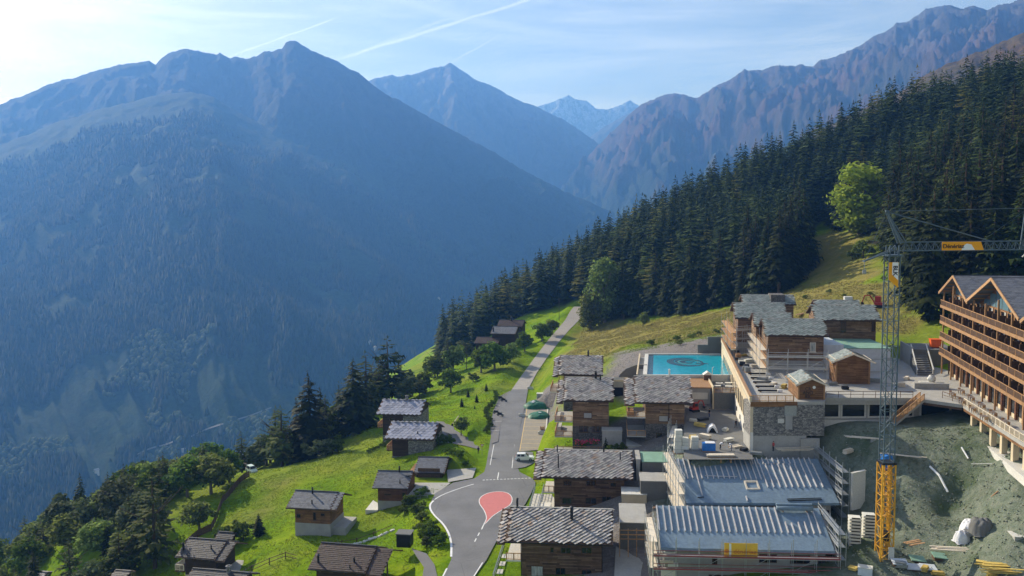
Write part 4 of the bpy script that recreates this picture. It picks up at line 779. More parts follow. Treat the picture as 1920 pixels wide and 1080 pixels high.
# --- rough grass
def tufts(name, polys, n, mat, label, hr, seed):
    rng = np.random.RandomState(seed); V = []; k = 0; X = []; Y = []
    for poly in polys:
        p = np.array(poly); m = int(n / len(polys)); x = rng.uniform(p[:, 0].min(), p[:, 0].max(), m * 3); y = rng.uniform(p[:, 1].min(), p[:, 1].max(), m * 3)
        ok = inpoly(x, y, poly); x = x[ok][:m]; y = y[ok][:m]; X.append(x); Y.append(y)
    x = np.concatenate(X); y = np.concatenate(Y); bad = inpoly(x, y, ROADPOLY) | (dpoly(x, y, ROADPOLY) < .5)
    for fl in FLATS: bad |= inpoly(x, y, fl[0])
    keep = ~bad & (fbm(x / 4, y / 4, 3, seed) > .36); x, y = x[keep], y[keep]; z = ground_z(x, y); n = len(x); Vs = []; Fs = []
    for b in range(5):
        a = rng.rand(n) * 6.28; h = rng.uniform(hr[0], hr[1], n); w = h * .35; ox = rng.normal(size=n) * h * .45; oy = rng.normal(size=n) * h * .45
        bx, by = x + ox * .7, y + oy * .7
        P = np.stack([np.stack([bx + np.cos(a) * w, by + np.sin(a) * w, z - .03], -1), np.stack([bx - np.cos(a) * w, by - np.sin(a) * w, z - .03], -1), np.stack([bx + ox, by + oy, z + h], -1)], 1).reshape(-1, 3)
        Vs.append(P); Fs.append(np.arange(3 * n).reshape(-1, 3) + b * 3 * n)
    tag(link(name, meshnp(name, np.concatenate(Vs), np.concatenate(Fs), mat)), label, kind='stuff')
tufts('grass', [[(-70, 135), (-8, 135), (-8, 200), (-70, 220)], [(-60, 200), (-5, 200), (16, 330), (-20, 330)]], 52000, 'tuft', 'green meadow grass left of the road', (.07, .2), 5)
tufts('dry_grass', z_dry[:1], 30000, 'tuft_dry', 'dry yellowish grass on the slope right of the track', (.1, .3), 6)
tufts('bank_grass', [[(2, 105), (10, 105), (12, 178), (6, 178)], ZP([(1100, 640, 260), (1370, 590, 280), (1360, 640, 235), (1200, 650, 250)])], 9000, 'tuft', 'green grass on the banks beside the chalets and pool', (.08, .22), 8)
# ------------------------------------------------------------------ building helpers
CMI = CM.inverted()
def proj(p):
    q = CMI @ Vector(p); return (960 + FPX * q.x / -q.z, 540 - FPX * q.y / -q.z)
class Frame:
    """local frame of a thing: origin in the world and turn about z"""
    def __init__(s, o, rz): s.o = Vector(o); s.rz = rz; s.m = Matrix.Translation(s.o) @ Matrix.Rotation(rz, 4, 'Z'); s.i = s.m.inverted()
    def loc(s, p): return s.i @ Vector(p)
    def wld(s, p): return s.m @ Vector(p)
    def hit_y(s, px, py, y):
        o = s.i @ Vector((0, 0, CAMZ)); d = s.i.to_3x3() @ ray(px, py); return o + d * ((y - o.y) / d.y)
    def hit_x(s, px, py, x):
        o = s.i @ Vector((0, 0, CAMZ)); d = s.i.to_3x3() @ ray(px, py); return o + d * ((x - o.x) / d.x)
    def hit_z(s, px, py, z):
        o = s.i @ Vector((0, 0, CAMZ)); d = s.i.to_3x3() @ ray(px, py); return o + d * ((z - o.z) / d.z)
def slab_poly(rng, a, b, shape):
    j = lambda s=.05: rng.uniform(-s, s)
    if shape == 'lauze': return [((-.49 + j(.03)) * a, -.62 * b), ((.49 + j(.03)) * a, -.62 * b), ((.5 + j()) * a, (.46 + j(.1)) * b), (j(.2) * a, (.56 + j(.1)) * b), ((-.5 + j()) * a, (.46 + j(.1)) * b)]
    if shape == 'diamond': return [(-.5 * a, -.5 * b), (0, -.95 * b), (.5 * a, -.5 * b), ((.49) * a, .02 * b), (0 + j(.03) * a, .56 * b), (-.49 * a, .02 * b)]
    return [(-.5 * a, -.6 * b), (.5 * a, -.6 * b), (.49 * a, .55 * b), (-.49 * a, .55 * b)]
def slab_geo(rng, a, b, th, lift, shape):
    P = slab_poly(rng, a, b, shape); ya = min(p[1] for p in P); yb = max(p[1] for p in P); n = len(P)
    top = [(x, y, th + lift * (y - ya) / (yb - ya)) for x, y in P]; bot = [(x, y, z - th) for x, y, z in top]
    return np.array(top + bot), [tuple(range(n))] + [((k + 1) % n, k, k + n, (k + 1) % n + n) for k in range(n)]
_slabmesh = {}
def roof_cover(parent, O, u, v, n, Wd, L, a, b, mat, shape='lauze', shift=.65, single=False, name='stone_slab', th=.05, lift=.07, seed=1, limit=300):
    """courses of slabs on one roof plane: O upper left corner, u along the ridge, v down the slope, n outward"""
    rng = random.Random(seed); rows = int(L / b) + 1; O, u, v, n = Vector(O), Vector(u), Vector(v), Vector(n); Vs, Fs, k = [], [], 0; made = 0
    key = (a, b, shape, mat, th)
    if single and key not in _slabmesh:
        _slabmesh[key] = []
        for q in range(8):
            V, F = slab_geo(rng, a, b, th, lift, shape); m = MB(); m.add([tuple(p) for p in V], F); _slabmesh[key].append(m.mesh(name, mat))
    cells = []
    if shape == 'lauze':   # diagonal courses
        ph = RAD(40); cp_, sp_ = math.cos(ph), math.sin(ph); R_ = math.hypot(Wd, L); nr, nc = int(R_ / b) + 2, int(R_ / a) + 2
        for r in range(-nr, nr):
            so_ = rng.uniform(0, a)
            for c in range(-nc, nc):
                p_ = c * a + so_; q_ = r * b; x = Wd / 2 + p_ * cp_ + q_ * sp_; y = L / 2 - p_ * sp_ + q_ * cp_
                if .22 < x < Wd - .18 and .16 < y < L - .14: cells.append((y, x, -ph + rng.uniform(-.06, .06)))
        cells.sort()
    else:
        for r in range(rows):
            off = (r * shift * a) % a
            for c in range(int(Wd / a) + 2):
                x = (c - .5) * a + off; y = (r + .45) * b
                if x < .2 * a or x > Wd - .2 * a or y > L - .2 * b: continue
                cells.append((y, x, 0))
    for (y, x, an) in cells:
        if True:
            x += rng.uniform(-.02, .02); dn = .01 + rng.uniform(0, .02)
            ca, sa = math.cos(an), math.sin(an); uu = u * ca + v * sa; vv = v * ca - u * sa; p = O + u * x + v * y + n * dn
            if single and made < limit:
                o = link(name, rng.choice(_slabmesh[key]), parent); o.matrix_local = Matrix(((uu.x, vv.x, n.x, p.x), (uu.y, vv.y, n.y, p.y), (uu.z, vv.z, n.z, p.z), (0, 0, 0, 1))); made += 1
            else:
                V, F = slab_geo(rng, a, b, th, lift, shape); R = np.array([tuple(uu), tuple(vv), tuple(n)]); Vs.append(V @ R + np.array(tuple(p))); Fs += [tuple(i + k for i in f) for f in F]; k += len(V)
    if Vs:
        m = MB(); m.v = [tuple(p) for p in np.concatenate(Vs)]; m.f = Fs; o = m.build(name + '_cover', mat if 'slab' not in mat or mat != 'stone_slab' else 'stone_slab_mass', parent); o['kind'] = 'stuff'
COVER = {'lauze': ('stone_slab_mass', 'lauze', .74, .56, .65, 'stone_slab', .05, .16), 'lauze_new': ('stone_slab_new', 'lauze', .74, .56, .65, 'stone_slab', .05, .14), 'diamond': ('slab_blue', 'diamond', 1.05, .95, .5, 'stone_slab', .04, .06),
         'slate': ('slate_small', 'rect', .6, .4, .5, 'slate', .015, .02), 'tile': ('tile_brown', 'rect', .45, .4, .5, 'roof_tile', .025, .04), 'tile_black': ('tile_black', 'rect', .5, .42, .5, 'roof_tile', .025, .04)}
def window(parent, p, n, w, h, frame='timber_dark', pane='glass', mull=1, sill=True, depth=.06, name='window'):
    """p centre on the wall (local), n outward axis ('-y','-x','+x')"""
    p = Vector(p); N = {'-y': Vector((0, -1, 0)), '-x': Vector((-1, 0, 0)), '+x': Vector((1, 0, 0))}[n]; U = Vector((0, 0, 1)).cross(N); Z = Vector((0, 0, 1)); t = .09
    def bx(m, u0, u1, z0, z1, d0, d1):
        P = [p + U * u + Z * z + N * d for d in (d0, d1) for (u, z) in ((u0, z0), (u1, z0), (u1, z1), (u0, z1))]; m.add(P, [(0, 1, 2, 3), (7, 6, 5, 4), (0, 4, 5, 1), (1, 5, 6, 2), (2, 6, 7, 3), (3, 7, 4, 0)])
    m = MB(); bx(m, -w / 2, -w / 2 + t, -h / 2, h / 2, .005, depth); bx(m, w / 2 - t, w / 2, -h / 2, h / 2, .005, depth); bx(m, -w / 2 + t, w / 2 - t, h / 2 - t, h / 2, .005, depth); bx(m, -w / 2 + t, w / 2 - t, -h / 2, -h / 2 + t, .005, depth)
    for k in range(mull): u = -w / 2 + w * (k + 1) / (mull + 1); bx(m, u - t * .4, u + t * .4, -h / 2 + t, h / 2 - t, .008, depth * .9)
    o = m.build(name, frame, parent, recalc=True); q = MB(); bx(q, -w / 2 + t * .5, w / 2 - t * .5, -h / 2 + t * .5, h / 2 - t * .5, .004, .02); q.build('pane', pane, o, recalc=True)
    if sill: s = MB(); bx(s, -w / 2 - .08, w / 2 + .08, -h / 2 - .09, -h / 2 - .005, .005, depth + .08); s.build('sill', frame, o, recalc=True)
    return o
def panel_rail(parent, a, b, h=1.05, mat='timber', name='balcony_railing', posts=3, style='slats'):
    """balcony front between two local points"""
    a, b = Vector(a), Vector(b); d = (b - a); L = d.length; m = MB(); m.bar(a + Vector((0, 0, h)), b + Vector((0, 0, h)), .12, .1); m.bar(a + Vector((0, 0, .12)), b + Vector((0, 0, .12)), .09)
    for k in range(posts): p = a.lerp(b, k / max(1, posts - 1)); m.bar(p, p + Vector((0, 0, h)), .12)
    o = m.build(name, mat, parent, recalc=True); s = MB(); n = max(2, int(L / .22))
    for k in range(n): p = a.lerp(b, (k + .5) / n); s.bar(p + Vector((0, 0, .16)), p + Vector((0, 0, h - .06)), .15, .03, up=tuple(d.normalized()))
    s.build('baluster_row', mat, o, recalc=True); return o
def pipe_rail(parent, pts, h=1.0, mat='metal_grey', name='railing', every=1.6, rails=3):
    m = MB()
    for a, b in zip(pts[:-1], pts[1:]):
        a, b = Vector(a), Vector(b); n = max(1, round((b - a).length / every))
        for k in range(n + 1): p = a.lerp(b, k / n); m.bar(p, p + Vector((0, 0, h)), .07)
        for r in range(rails): z = Vector((0, 0, h * (r + 1) / rails)); m.bar(a + z, b + z, .06 if r < rails - 1 else .09)
    return m.build(name, mat, parent, recalc=True)
def chimney(parent, p, h=1.5, w=.45, mat='metal_dark', cap=True, name='chimney'):
    m = MB(); m.cone((p[0], p[1], p[2] - .4), (p[0], p[1], p[2] + h), w / 2, w / 2, 10); o = m.build(name, mat, parent, recalc=True)
    if cap: c = MB(); c.cone((p[0], p[1], p[2] + h + .12), (p[0], p[1], p[2] + h + .32), w * .8, w * .15, 10); c.bar((p[0], p[1], p[2] + h - .02), (p[0], p[1], p[2] + h + .14), w * .5); c.build('chimney_cap', mat, o, recalc=True)
    return o
def ridge_solve(fr, ez, slope, yr):
    lo, hi = 1.5, 16
    for _ in range(40):
        d = (lo + hi) / 2; y = proj(fr.wld((0, d, ez + slope * d)))[1]
        if y > yr: lo = d
        else: hi = d
    return d
def chalet(name, label, cat, eL, eR, ye, Ye, yr, base, rot=-6.5, slope=.42, cover='lauze', wall='wood_old', low=None, lowz=0, il=1.0, ir=1.0, fo=.9, back=None, ext=None, wins=(), chim=(), single=False, group=None, seed=1, fascia='timber_dark', ridge_cap=True, dmin=None):
    E = at((eL + eR) / 2, ye, Y=Ye); fr = Frame((E.x, E.y, base), RAD(rot)); w = (eR - eL) * Ye / FPX; ez = E.z - base
    d = ridge_solve(fr, ez, slope, yr); bk = back or d * .9; T = thing(name, label, cat, fr.o, fr.rz, group); x0, x1 = -w / 2, w / 2; rz_ = ez + slope * d; th = .22
    # roof shell
    def shell(xa, xb, dz, nm='roof'):
        m = MB(); S = [(0, ez + dz), (d, rz_ + dz), (d + bk, rz_ - slope * bk + dz)]
        P = [(xa, y, z) for y, z in S] + [(xa, y, z - th) for y, z in reversed(S)]; m.prism(P, (xb - xa, 0, 0)); return m.build(nm, fascia, T, recalc=True)
    R = shell(x0, x1, 0); cm = COVER[cover]; L = math.hypot(d, slope * d); v = Vector((0, -d, -slope * d)).normalized(); n = Vector((0, -slope, 1)).normalized()
    mat = 'stone_slab' if (single and cover == 'lauze') else cm[0]
    roof_cover(R, (x0, d, rz_), (1, 0, 0), v, n, w, L, cm[2], cm[3], mat, cm[1], cm[4], single, cm[5], cm[6], cm[7], seed)
    if not single:
        v2 = Vector((0, bk, -slope * bk)).normalized(); n2 = Vector((0, slope, 1)).normalized()
        roof_cover(R, (x1, d, rz_), (-1, 0, 0), v2, n2, w, math.hypot(bk, slope * bk), cm[2] * 1.5, cm[3] * 1.5, cm[0], cm[1], cm[4], False, cm[5], cm[6], cm[7], seed + 1)
    else:
        v2 = Vector((0, bk, -slope * bk)).normalized(); n2 = Vector((0, slope, 1)).normalized()
        roof_cover(R, (x1, d, rz_), (-1, 0, 0), v2, n2, w, math.hypot(bk, slope * bk), cm[2], cm[3], 'stone_slab_mass', cm[1], cm[4], False, cm[5], cm[6], cm[7], seed + 1)
    if ridge_cap: m = MB(); m.bar((x0 - .03, d, rz_ + .08), (x1 + .03, d, rz_ + .08), .34, .09); m.build('ridge_cap', 'concrete' if 'lauze' in cover or cover == 'diamond' else 'metal_dark', R, recalc=True)
    m = MB(); m.bar((x0, -.08, ez - .06), (x1, -.08, ez - .06), .13, .12); m.build('gutter', 'metal_dark', R, recalc=True)
    if ext:
        side, we, dr = ext; xa, xb = (x0 - we, x0 - .01) if side == 'L' else (x1 + .01, x1 + we); R2 = shell(xa, xb, -dr, 'side_roof')
        roof_cover(R2, (xa, d, rz_ - dr), (1, 0, 0), v, n, we, L, cm[2], cm[3], cm[0], cm[1], cm[4], False, cm[5], cm[6], cm[7], seed + 5)
    # walls
    wx0, wx1, wy0, wy1 = x0 + il, x1 - ir, fo, d + bk - fo; zf = lambda y: (ez + slope * y if y < d else rz_ - slope * (y - d)) - th - .01
    def pent(za, mat, nm, grow=0.0, full=True, zb=None):
        m = MB(); a, b, c, e = wx0 - grow, wx1 + grow, wy0 - grow, wy1 + grow
        if full: P = [(a, c, za), (a, e, za), (a, e, zf(e)), (a, d, zf(d)), (a, c, zf(c))]; m.prism(P, (b - a, 0, 0))
        else: m.box(a, b, c, e, za, zb)
        return m.build(nm, mat, T, recalc=True)
    pent(lowz if low else -1.5, wall, 'wall')
    if low: pent(-3.0, low, 'base_wall', .05, False, lowz)
    if cover != 'slate':
        m = MB()
        for k in range(4): x = wx0 + (wx1 - wx0) * (k + .5) / 4; m.bar((x, -.0, ez - th - .02 - .1), (x, wy0, ez + slope * wy0 - th - .12), .14, .18)
        m.build('rafter_ends', 'timber_dark', T, recalc=True)
    for wv in wins:
        px, py, wp, hp = wv[:4]; q = fr.hit_y(px, py, wy0 - (.05 if low and False else 0)); s = Ye / FPX; kw = wv[4] if len(wv) > 4 else {}
        off = .055 if (low and q.z < lowz) else 0
        window(T, (min(max(q.x, wx0 + .5), wx1 - .5), wy0 - off, q.z), '-y', wp * s, hp * s, **kw)
    for c in chim: # (px, py of foot, height, width)
        lo, hi = 0, d
        for _ in range(30):
            y = (lo + hi) / 2; yy = proj(fr.wld((0, y, ez + slope * y)))[1]
            if yy > c[1]: lo = y
            else: hi = y
        q = fr.hit_y(c[0], c[1], y); chimney(T, (q.x, y, ez + slope * y), c[2], c[3] if len(c) > 3 else .35, c[4] if len(c) > 4 else 'metal_dark')
    T['_'] = 0; del T['_']
    return T, fr, dict(ez=ez, rz=rz_, d=d, bk=bk, w=w, wx0=wx0, wx1=wx1, wy0=wy0, wy1=wy1)

# ------------------------------------------------------------------ the row of slab roofed chalets
def terrace(T, fr, x0, x1, y0, y1, z, deckmat='concrete_pale', rail='timber', front=True, side=True, thick=.25):
    m = MB(); m.box(x0, x1, y0, y1, z - thick, z); m.build('terrace_deck', deckmat, T)
    if front: panel_rail(T, (x0 + .06, y0 + .06, z), (x1 - .06, y0 + .06, z), 1.05, rail, 'balcony_railing', 3)
    if side: panel_rail(T, (x0 + .06, y0 + .2, z), (x0 + .06, y1 - .06, z), 1.05, rail, 'balcony_railing', 5)
T, fr, q = chalet('chalet', 'nearest slab roofed chalet of dark timber at the bottom beside the road', 'chalet', 943, 1152, 1019, 126, 953, -1.0, wall='wood_old', low='stone_dark', lowz=.4, il=2.4, ir=1.7, ext=('L', 1.25, .3), single=True, seed=3,
  wins=[(1035, 1031, 8, 12, dict(mull=0)), (1061, 1032, 21, 13), (1100, 1032, 21, 13), (1007, 1071, 24, 22, dict(pane='curtain')), (1051, 1071, 20, 15), (1100, 1075, 20, 15)], chim=[(1072, 974, 1.9, .5), (970, 952, 1.2, .35)])
terrace(T, fr, q['wx0'] - 2.4, q['wx0'] - .01, .9, 9, q['ez'] - 3.2, front=True, side=False); terrace(T, fr, q['wx0'] - 4.2, q['wx0'] - .01, -1.5, 10, .5, 'concrete', front=False, side=False)
pipe_rail(T, [(q['wx0'] - 4.1, -1.5, .5), (q['wx0'] - 4.1, 12, .5)], 1.3, 'metal_grey', 'railing')
for k in range(3): m = MB(); m.box(q['wx0'] - 3.9, q['wx0'] - 3.0, 1 + k * 3, 2.6 + k * 3, .5, .9); m.build('planter', 'concrete_pale', T)
for x in (q['wx0'] - .06, q['wx1'] + .06): m = MB(); m.bar((x, q['wy0'] - .1, -1), (x, q['wy0'] - .1, q['ez'] + .1), .12, sides=8); m.build('downpipe', 'metal_dark', T, recalc=True)
T, fr, q = chalet('chalet', 'second slab roofed chalet from the bottom with three thin roof pipes', 'chalet', 1013, 1189, 897, 150, 844, 1.5, wall='wood_old', low='stone_dark', lowz=.6, il=2.2, ir=1.6, ext=('L', 1.5, .3), single=True, seed=5,
  wins=[(1064, 906, 17, 10), (1108, 906, 19, 11), (1150, 909, 12, 9, dict(mull=0)), (1063, 939, 19, 13), (1108, 939, 22, 13), (1137, 937, 18, 14)], chim=[(1047, 880, 2.4, .22), (1045, 850, 1.2, .22), (1132, 848, 1.3, .28), (1163, 862, 1.3, .2)])
terrace(T, fr, q['wx0'] - 1.9, q['wx0'] - .01, .8, 7, q['ez'] - 2.9, front=True, side=False); terrace(T, fr, q['wx0'] - 4.4, q['wx0'] - .01, -1.5, 9, .2, 'concrete_pale', front=False, side=False)
pipe_rail(T, [(q['wx0'] - 4.3, -1.5, .2), (q['wx0'] - 4.3, 11, .2)], 1.3, 'metal_grey', 'railing'); pipe_rail(T, [(q['wx0'] - 2.6, -1.5, .2), (q['wx0'] - 2.6, 11, .2)], 1.3, 'metal_grey', 'railing')
m = MB(); m.box(q['wx0'] - 2.4, q['wx0'] - .6, -.2, 2.0, .25, 1.0); m.build('garden_table', 'plaster', T)
T, fr, q = chalet('chalet', 'tan timber chalet with slab roof and balconies over red flowers', 'chalet', 1055, 1151, 752, 171, 708, 7.0, wall='wood_tan', low='stone_dark', lowz=4.6, il=1.9, ir=1.0, ext=('L', 1.4, .5), seed=7, wins=[(1102, 779, 16, 11, dict(pane='plaster_grey', mull=0)), (1094, 804, 18, 13), (1117, 804, 15, 13)], chim=[(1117, 710, 1.3, .5), (1126, 713, .9, .3)])
for z in (6.0, 2.9): terrace(T, fr, q['wx0'] - 3.6, q['wx0'] - .01, -.6, 8, z, 'concrete')
panel_rail(T, (q['wx0'] - 3.6, -1.6, .0), (q['wx1'] - .3, -1.6, .0), 1.1, 'timber', 'balcony_railing', 7); m = MB(); m.box(q['wx0'] - 3.7, q['wx1'] + 4.5, -1.8, 2.0, -2.5, -.05); m.build('garden_wall', 'concrete', T)
for k in range(6): m = MB(); m.cbox((q['wx0'] - 3.0, .6 + k * 1.2, 6.45 if k < 3 else 3.35), (.9, .9, .85)); m.build('planter', 'concrete_pale', T)
T, fr, q = chalet('chalet', 'farthest slab roofed chalet of the row near the gravel track', 'chalet', 1046, 1131, 703, 197, 667, 11, wall='wood_tan', low='stone_dark', lowz=2, il=1.2, ir=.8, ext=('L', 1.3, .4), seed=9, chim=[(1103, 668, 1.2, .45)])
terrace(T, fr, q['wx0'] - 3, q['wx0'] - .01, -.8, 8, 2.6, 'timber_pale')
T, fr, q = chalet('chalet', 'tan timber chalet with slab roof in front of the turquoise pool', 'chalet', 1190, 1300, 756, 165, 706, 9.5, wall='wood_tan', low='stone_dark', lowz=4.0, il=2.1, ir=1.6, ext=('L', 2.0, .5), seed=11, wins=[(1244, 785, 18, 12, dict(pane='plaster_grey', mull=0)), (1236, 822, 12, 22, dict(mull=0))], chim=[(1255, 707, 1.4, .35, 'plaster')])
for z in (5.6, 1.9): terrace(T, fr, q['wx0'] - 3.6, q['wx0'] - .01, -.6, 8, z, 'concrete')
m = MB(); m.box(q['wx0'] - 3.7, q['wx0'] + .1, -.7, 6, -3.5, -.0); m.build('terrace_wall', 'concrete', T)
for k in range(3): m = MB(); m.cbox((q['wx0'] - 2.9, 1.0 + k * 1.5, 6.0), (1.2, .9, .7)); m.build('planter', 'timber_honey', T)
m = MB(); m.bar((q['wx1'] - 3, q['wy0'] - .1, 0), (q['wx1'] - 3, q['wy0'] - .1, q['ez']), .12, sides=8); m.build('downpipe', 'metal_dark', T, recalc=True)

# ------------------------------------------------------------------ houses on the meadow side
T, fr, q = chalet('chalet', 'upper stone and timber chalet with pale lattice slab roof left of the road', 'chalet', 703, 790, 777, 213, 750, -4, rot=-8, slope=.4, cover='diamond', wall='wood_dark', low='stone_wall', lowz=3.2, il=1.4, ir=.4, chim=[(763, 748, 1.0, .7, 'stone_wall')], wins=[(735, 786, 10, 5)], seed=13)
m = MB(); m.box(1.0, q['wx1'] + .03, q['wy0'] - .06, q['wy1'], 3.2, q['ez'] - .3); m.build('stone_facing', 'stone_wall', T); terrace(T, fr, q['wx0'] - 1.4, q['wx0'] - .01, 1, 6, 5.2, 'timber_dark', 'timber', True, True)
T, fr, q = chalet('chalet', 'lower stone and timber chalet with pale lattice slab roof behind the garage', 'chalet', 718, 815, 824, 194, 792, -5, rot=-8, slope=.4, cover='diamond', wall='wood_dark', low='stone_wall', lowz=4.2, il=1.6, ir=.5, wins=[(775, 838, 5, 5, dict(mull=0))], chim=[(783, 813, .3, .3)], seed=15)
m = MB(); m.box(-.4, q['wx1'] + .03, q['wy0'] - .06, q['wy1'], 4.2, q['ez'] - .3); m.build('stone_facing', 'stone_wall', T); terrace(T, fr, q['wx0'] - 1.4, q['wx0'] - .01, 1, 6, 5.6, 'timber_dark', 'timber', True, True)
m = MB(); m.box(q['wx0'] - 3.5, q['wx0'] - .1, .5, 9, .5, 2.6); m.build('patio', 'concrete_pale', T)
T, fr, q = chalet('garage', 'low dark timber garage with grey slate roof beside the turning area', 'garage', 774, 835, 887, 177, 857, -.35, rot=-6, slope=.35, cover='slate', wall='wood_dark', il=.5, ir=.6, fo=.4, seed=17)
m = MB(); m.box(q['wx0'] + .4, q['wx1'] - .5, q['wy0'] - .05, q['wy0'] - .01, .05, 2.0); m.build('garage_door', 'timber_dark', T); m = MB(); m.box(-q['w'] / 2 - 1.4, -q['w'] / 2 + .6, 1.5, 8, -2, q['ez'] - .4); m.build('side_wall', 'wood_honey', T)
T, fr, q = chalet('chalet', 'small red brown timber chalet on a grey plinth below the garage', 'chalet', 696, 766, 915, 165, 883, -3.6, rot=-6, slope=.42, cover='slate', wall='wood_red', low='plaster_grey', lowz=2.2, il=.9, ir=.4, wins=[(727, 927, 14, 3, dict(mull=0)), (757, 928, 7, 10, dict(mull=0)), (757, 957, 7, 10, dict(mull=0))], chim=[(749, 885, 1.0, .3), (750, 906, .5, .2)], seed=19)
sk = MB(); sk.cbox((q['wx1'] - .3, 3.4, q['ez'] + .42 * 3.4 + .12), (.8, 1.1, .12)); sk.build('roof_window', 'metal_dark', T); pipe_rail(T, [(q['wx1'] + .6, -.5, 3.0), (q['wx1'] + 2.6, 4.5, 3.0)], 1.0, 'galvanised', 'railing')
m = MB(); m.box(q['wx1'] + .05, q['wx1'] + 4.5, -.5, 4, 2.2, 3.0); m.build('bridge_deck', 'concrete', T); pipe_rail(T, [(q['wx1'] + .1, -.4, 3.0), (q['wx1'] + 4.4, -.4, 3.0)], .9, 'galvanised', 'railing')
m = MB(); m.box(q['wx0'] - 2.5, q['wx0'] - .1, .5, 7, -1, .4); m.build('patio', 'concrete_pale', T)
T, fr, q = chalet('chalet', 'honey timber chalet with grey slate roof alone on the meadow', 'chalet', 532, 622, 954, 157, 921, -5, rot=-10, slope=.42, cover='slate', wall='wood_honey', low='plaster_grey', lowz=2.2, il=1.4, ir=.4, wins=[(560, 967, 9, 8, dict(mull=0)), (590, 968, 7, 16, dict(mull=0)), (605, 965, 9, 6, dict(mull=0))], chim=[(586, 926, 1.0, .3), (585, 945, .5, .25)], ext=('R', 1.2, .05), seed=21)
m = MB(); m.box(q['wx1'] + .05, q['wx1'] + 2.6, 2, 8, -1.5, 1.2); m.build('patio', 'concrete', T)
T, fr, q = chalet('chalet', 'brown tiled chalet at the bottom edge below the meadow path', 'chalet', 571, 690, 1071, 129, 1021, -6, rot=-12, slope=.42, cover='tile', wall='wood_dark', low='plaster_grey', lowz=1.5, il=1.0, ir=.5, chim=[(597, 1058, 1.1, .35), (664, 1052, .5, .3), (656, 1064, .3, .2)], ext=('R', 2.6, .25), seed=23)
m = MB(); m.bar((q['w'] / 2 + 2.3, 3.4, 1), (q['w'] / 2 + 2.3, 3.4, q['ez'] + .9), .22); m.build('porch_post', 'timber_dark', T)
T, fr, q = chalet('chalet', 'dark tiled chalet at lower left beside the large larch', 'chalet', 323, 408, 1047, 149, 1011, -10.5, rot=-12, slope=.42, cover='tile_black', wall='wood_dark', low='plaster_beige', lowz=1.2, il=1.3, ir=.4, chim=[(344, 1034, 1.2, .35), (396, 1028, .4, .25)], ext=('R', 1.8, .2), seed=25)
terrace(T, fr, q['wx0'] - 1.8, q['wx0'] - .01, .5, 5, 2.0, 'timber_dark', 'timber_pale', True, True); m = MB(); m.box(q['wx1'] + .1, q['wx1'] + 4, 2, 8, 1.0, 1.5); m.build('patio', 'concrete', T)
T, fr, q = chalet('chalet', 'dark tiled roof cut by the bottom edge at lower left', 'chalet', 330, 455, 1105, 135, 1070, -11, rot=-12, slope=.42, cover='tile_black', wall='wood_dark', low='plaster_beige', lowz=1.2, seed=27)
chimney(T, (1.5, q['d'] - .2, q['rz']), .9, .7, 'stone_wall')
T, fr, q = chalet('chalet', 'small black hipped roof shed behind the lower left chalet', 'shed', 400, 436, 1011, 162, 998, -9.5, rot=-12, slope=.5, cover='tile_black', wall='wood_dark', il=.4, ir=.4, seed=29)
T, fr, q = chalet('chalet', 'dark farm chalet with a pale metal roof by the forest edge', 'chalet', 918, 967, 626, 340, 612, 1.5, rot=-12, slope=.35, cover='slate', wall='wood_dark', il=.5, ir=.5, chim=[(925, 622, 1.5, .6)], seed=31)
T, fr, q = chalet('chalet', 'brownish roofed farm house right behind the pale metal roof', 'chalet', 931, 980, 612, 352, 600, 3, rot=-12, slope=.4, cover='tile', wall='wood_dark', il=.5, ir=.5, chim=[(959, 602, 1.5, .6)], seed=33)
T, fr, q = chalet('shed', 'small brown roofed shed hidden behind the dark farm tree', 'shed', 888, 935, 644, 338, 632, -2, rot=-12, slope=.4, cover='tile', wall='wood_dark', il=.5, ir=.5, seed=35)
T, fr, q = chalet('shed', 'pale roof half hidden among trees at the far lower left', 'shed', 52, 80, 1085, 178, 1072, -24, rot=-12, slope=.35, cover='slate', wall='plaster', il=.4, ir=.4, seed=37)
T, fr, q = chalet('shed', 'grey roof peeping out beside the bushy larch at far left', 'shed', 204, 238, 1082, 150, 1070, -15, rot=-12, slope=.35, cover='tile_black', wall='wood_dark', il=.4, ir=.4, seed=39)
T, fr, q = chalet('shed', 'dark shed roof below the meadow near the white van', 'shed', 437, 462, 872, 240, 858, -17, rot=-12, slope=.5, cover='tile', wall='wood_dark', il=.3, ir=.3, seed=41)
m = MB(); m.box(-1.6, 1.6, -1.4, 1.4, 0, 2.6); p = at(759, 1003, Y=141); T = thing('shelter', 'small black box shelter on the shrubby bank', 'shelter', (p.x, p.y, p.z - 1.3), RAD(-8)); m = MB(); m.box(-1.2, 1.2, -1.0, 1.0, -.5, 1.7); m.build('cabin', 'metal_dark', T); m = MB(); m.box(-1.35, 1.35, -1.15, 1.15, 1.7, 1.85); m.build('lid', 'concrete_dark', T)
# ------------------------------------------------------------------ terrace block on the building site
GW = 13.4; TZ_ = 22.0; GH = 17.8
def X2(px, py, z): p = at(px, py, z=z); return Vector((p.x, p.y, 0))
A_, B_, C0, C1, E_, G_ = X2(1407, 753, TZ_), X2(1547, 753, TZ_), X2(1549, 745.5, TZ_), X2(1712, 746, TZ_), X2(1806, 759, TZ_), X2(1932, 839, TZ_)
LB = X2(1353, 641, TZ_)
T = thing('terrace_building', 'long terrace block with grey stone front and beige slotted side wall', 'building', (A_.x, A_.y, GW), 0)
def tl(v, z): return (v.x - A_.x, v.y - A_.y, z - GW)
plan = [A_, B_, C0, C1, E_, G_, Vector((116, 116, 0)), Vector((116, 196, 0)), Vector((96, 238, 0)), LB]
m = MB(); m.prism([tl(p, TZ_ - .55) for p in plan], (0, 0, .55)); m.build('terrace_slab', 'concrete', T, recalc=True)
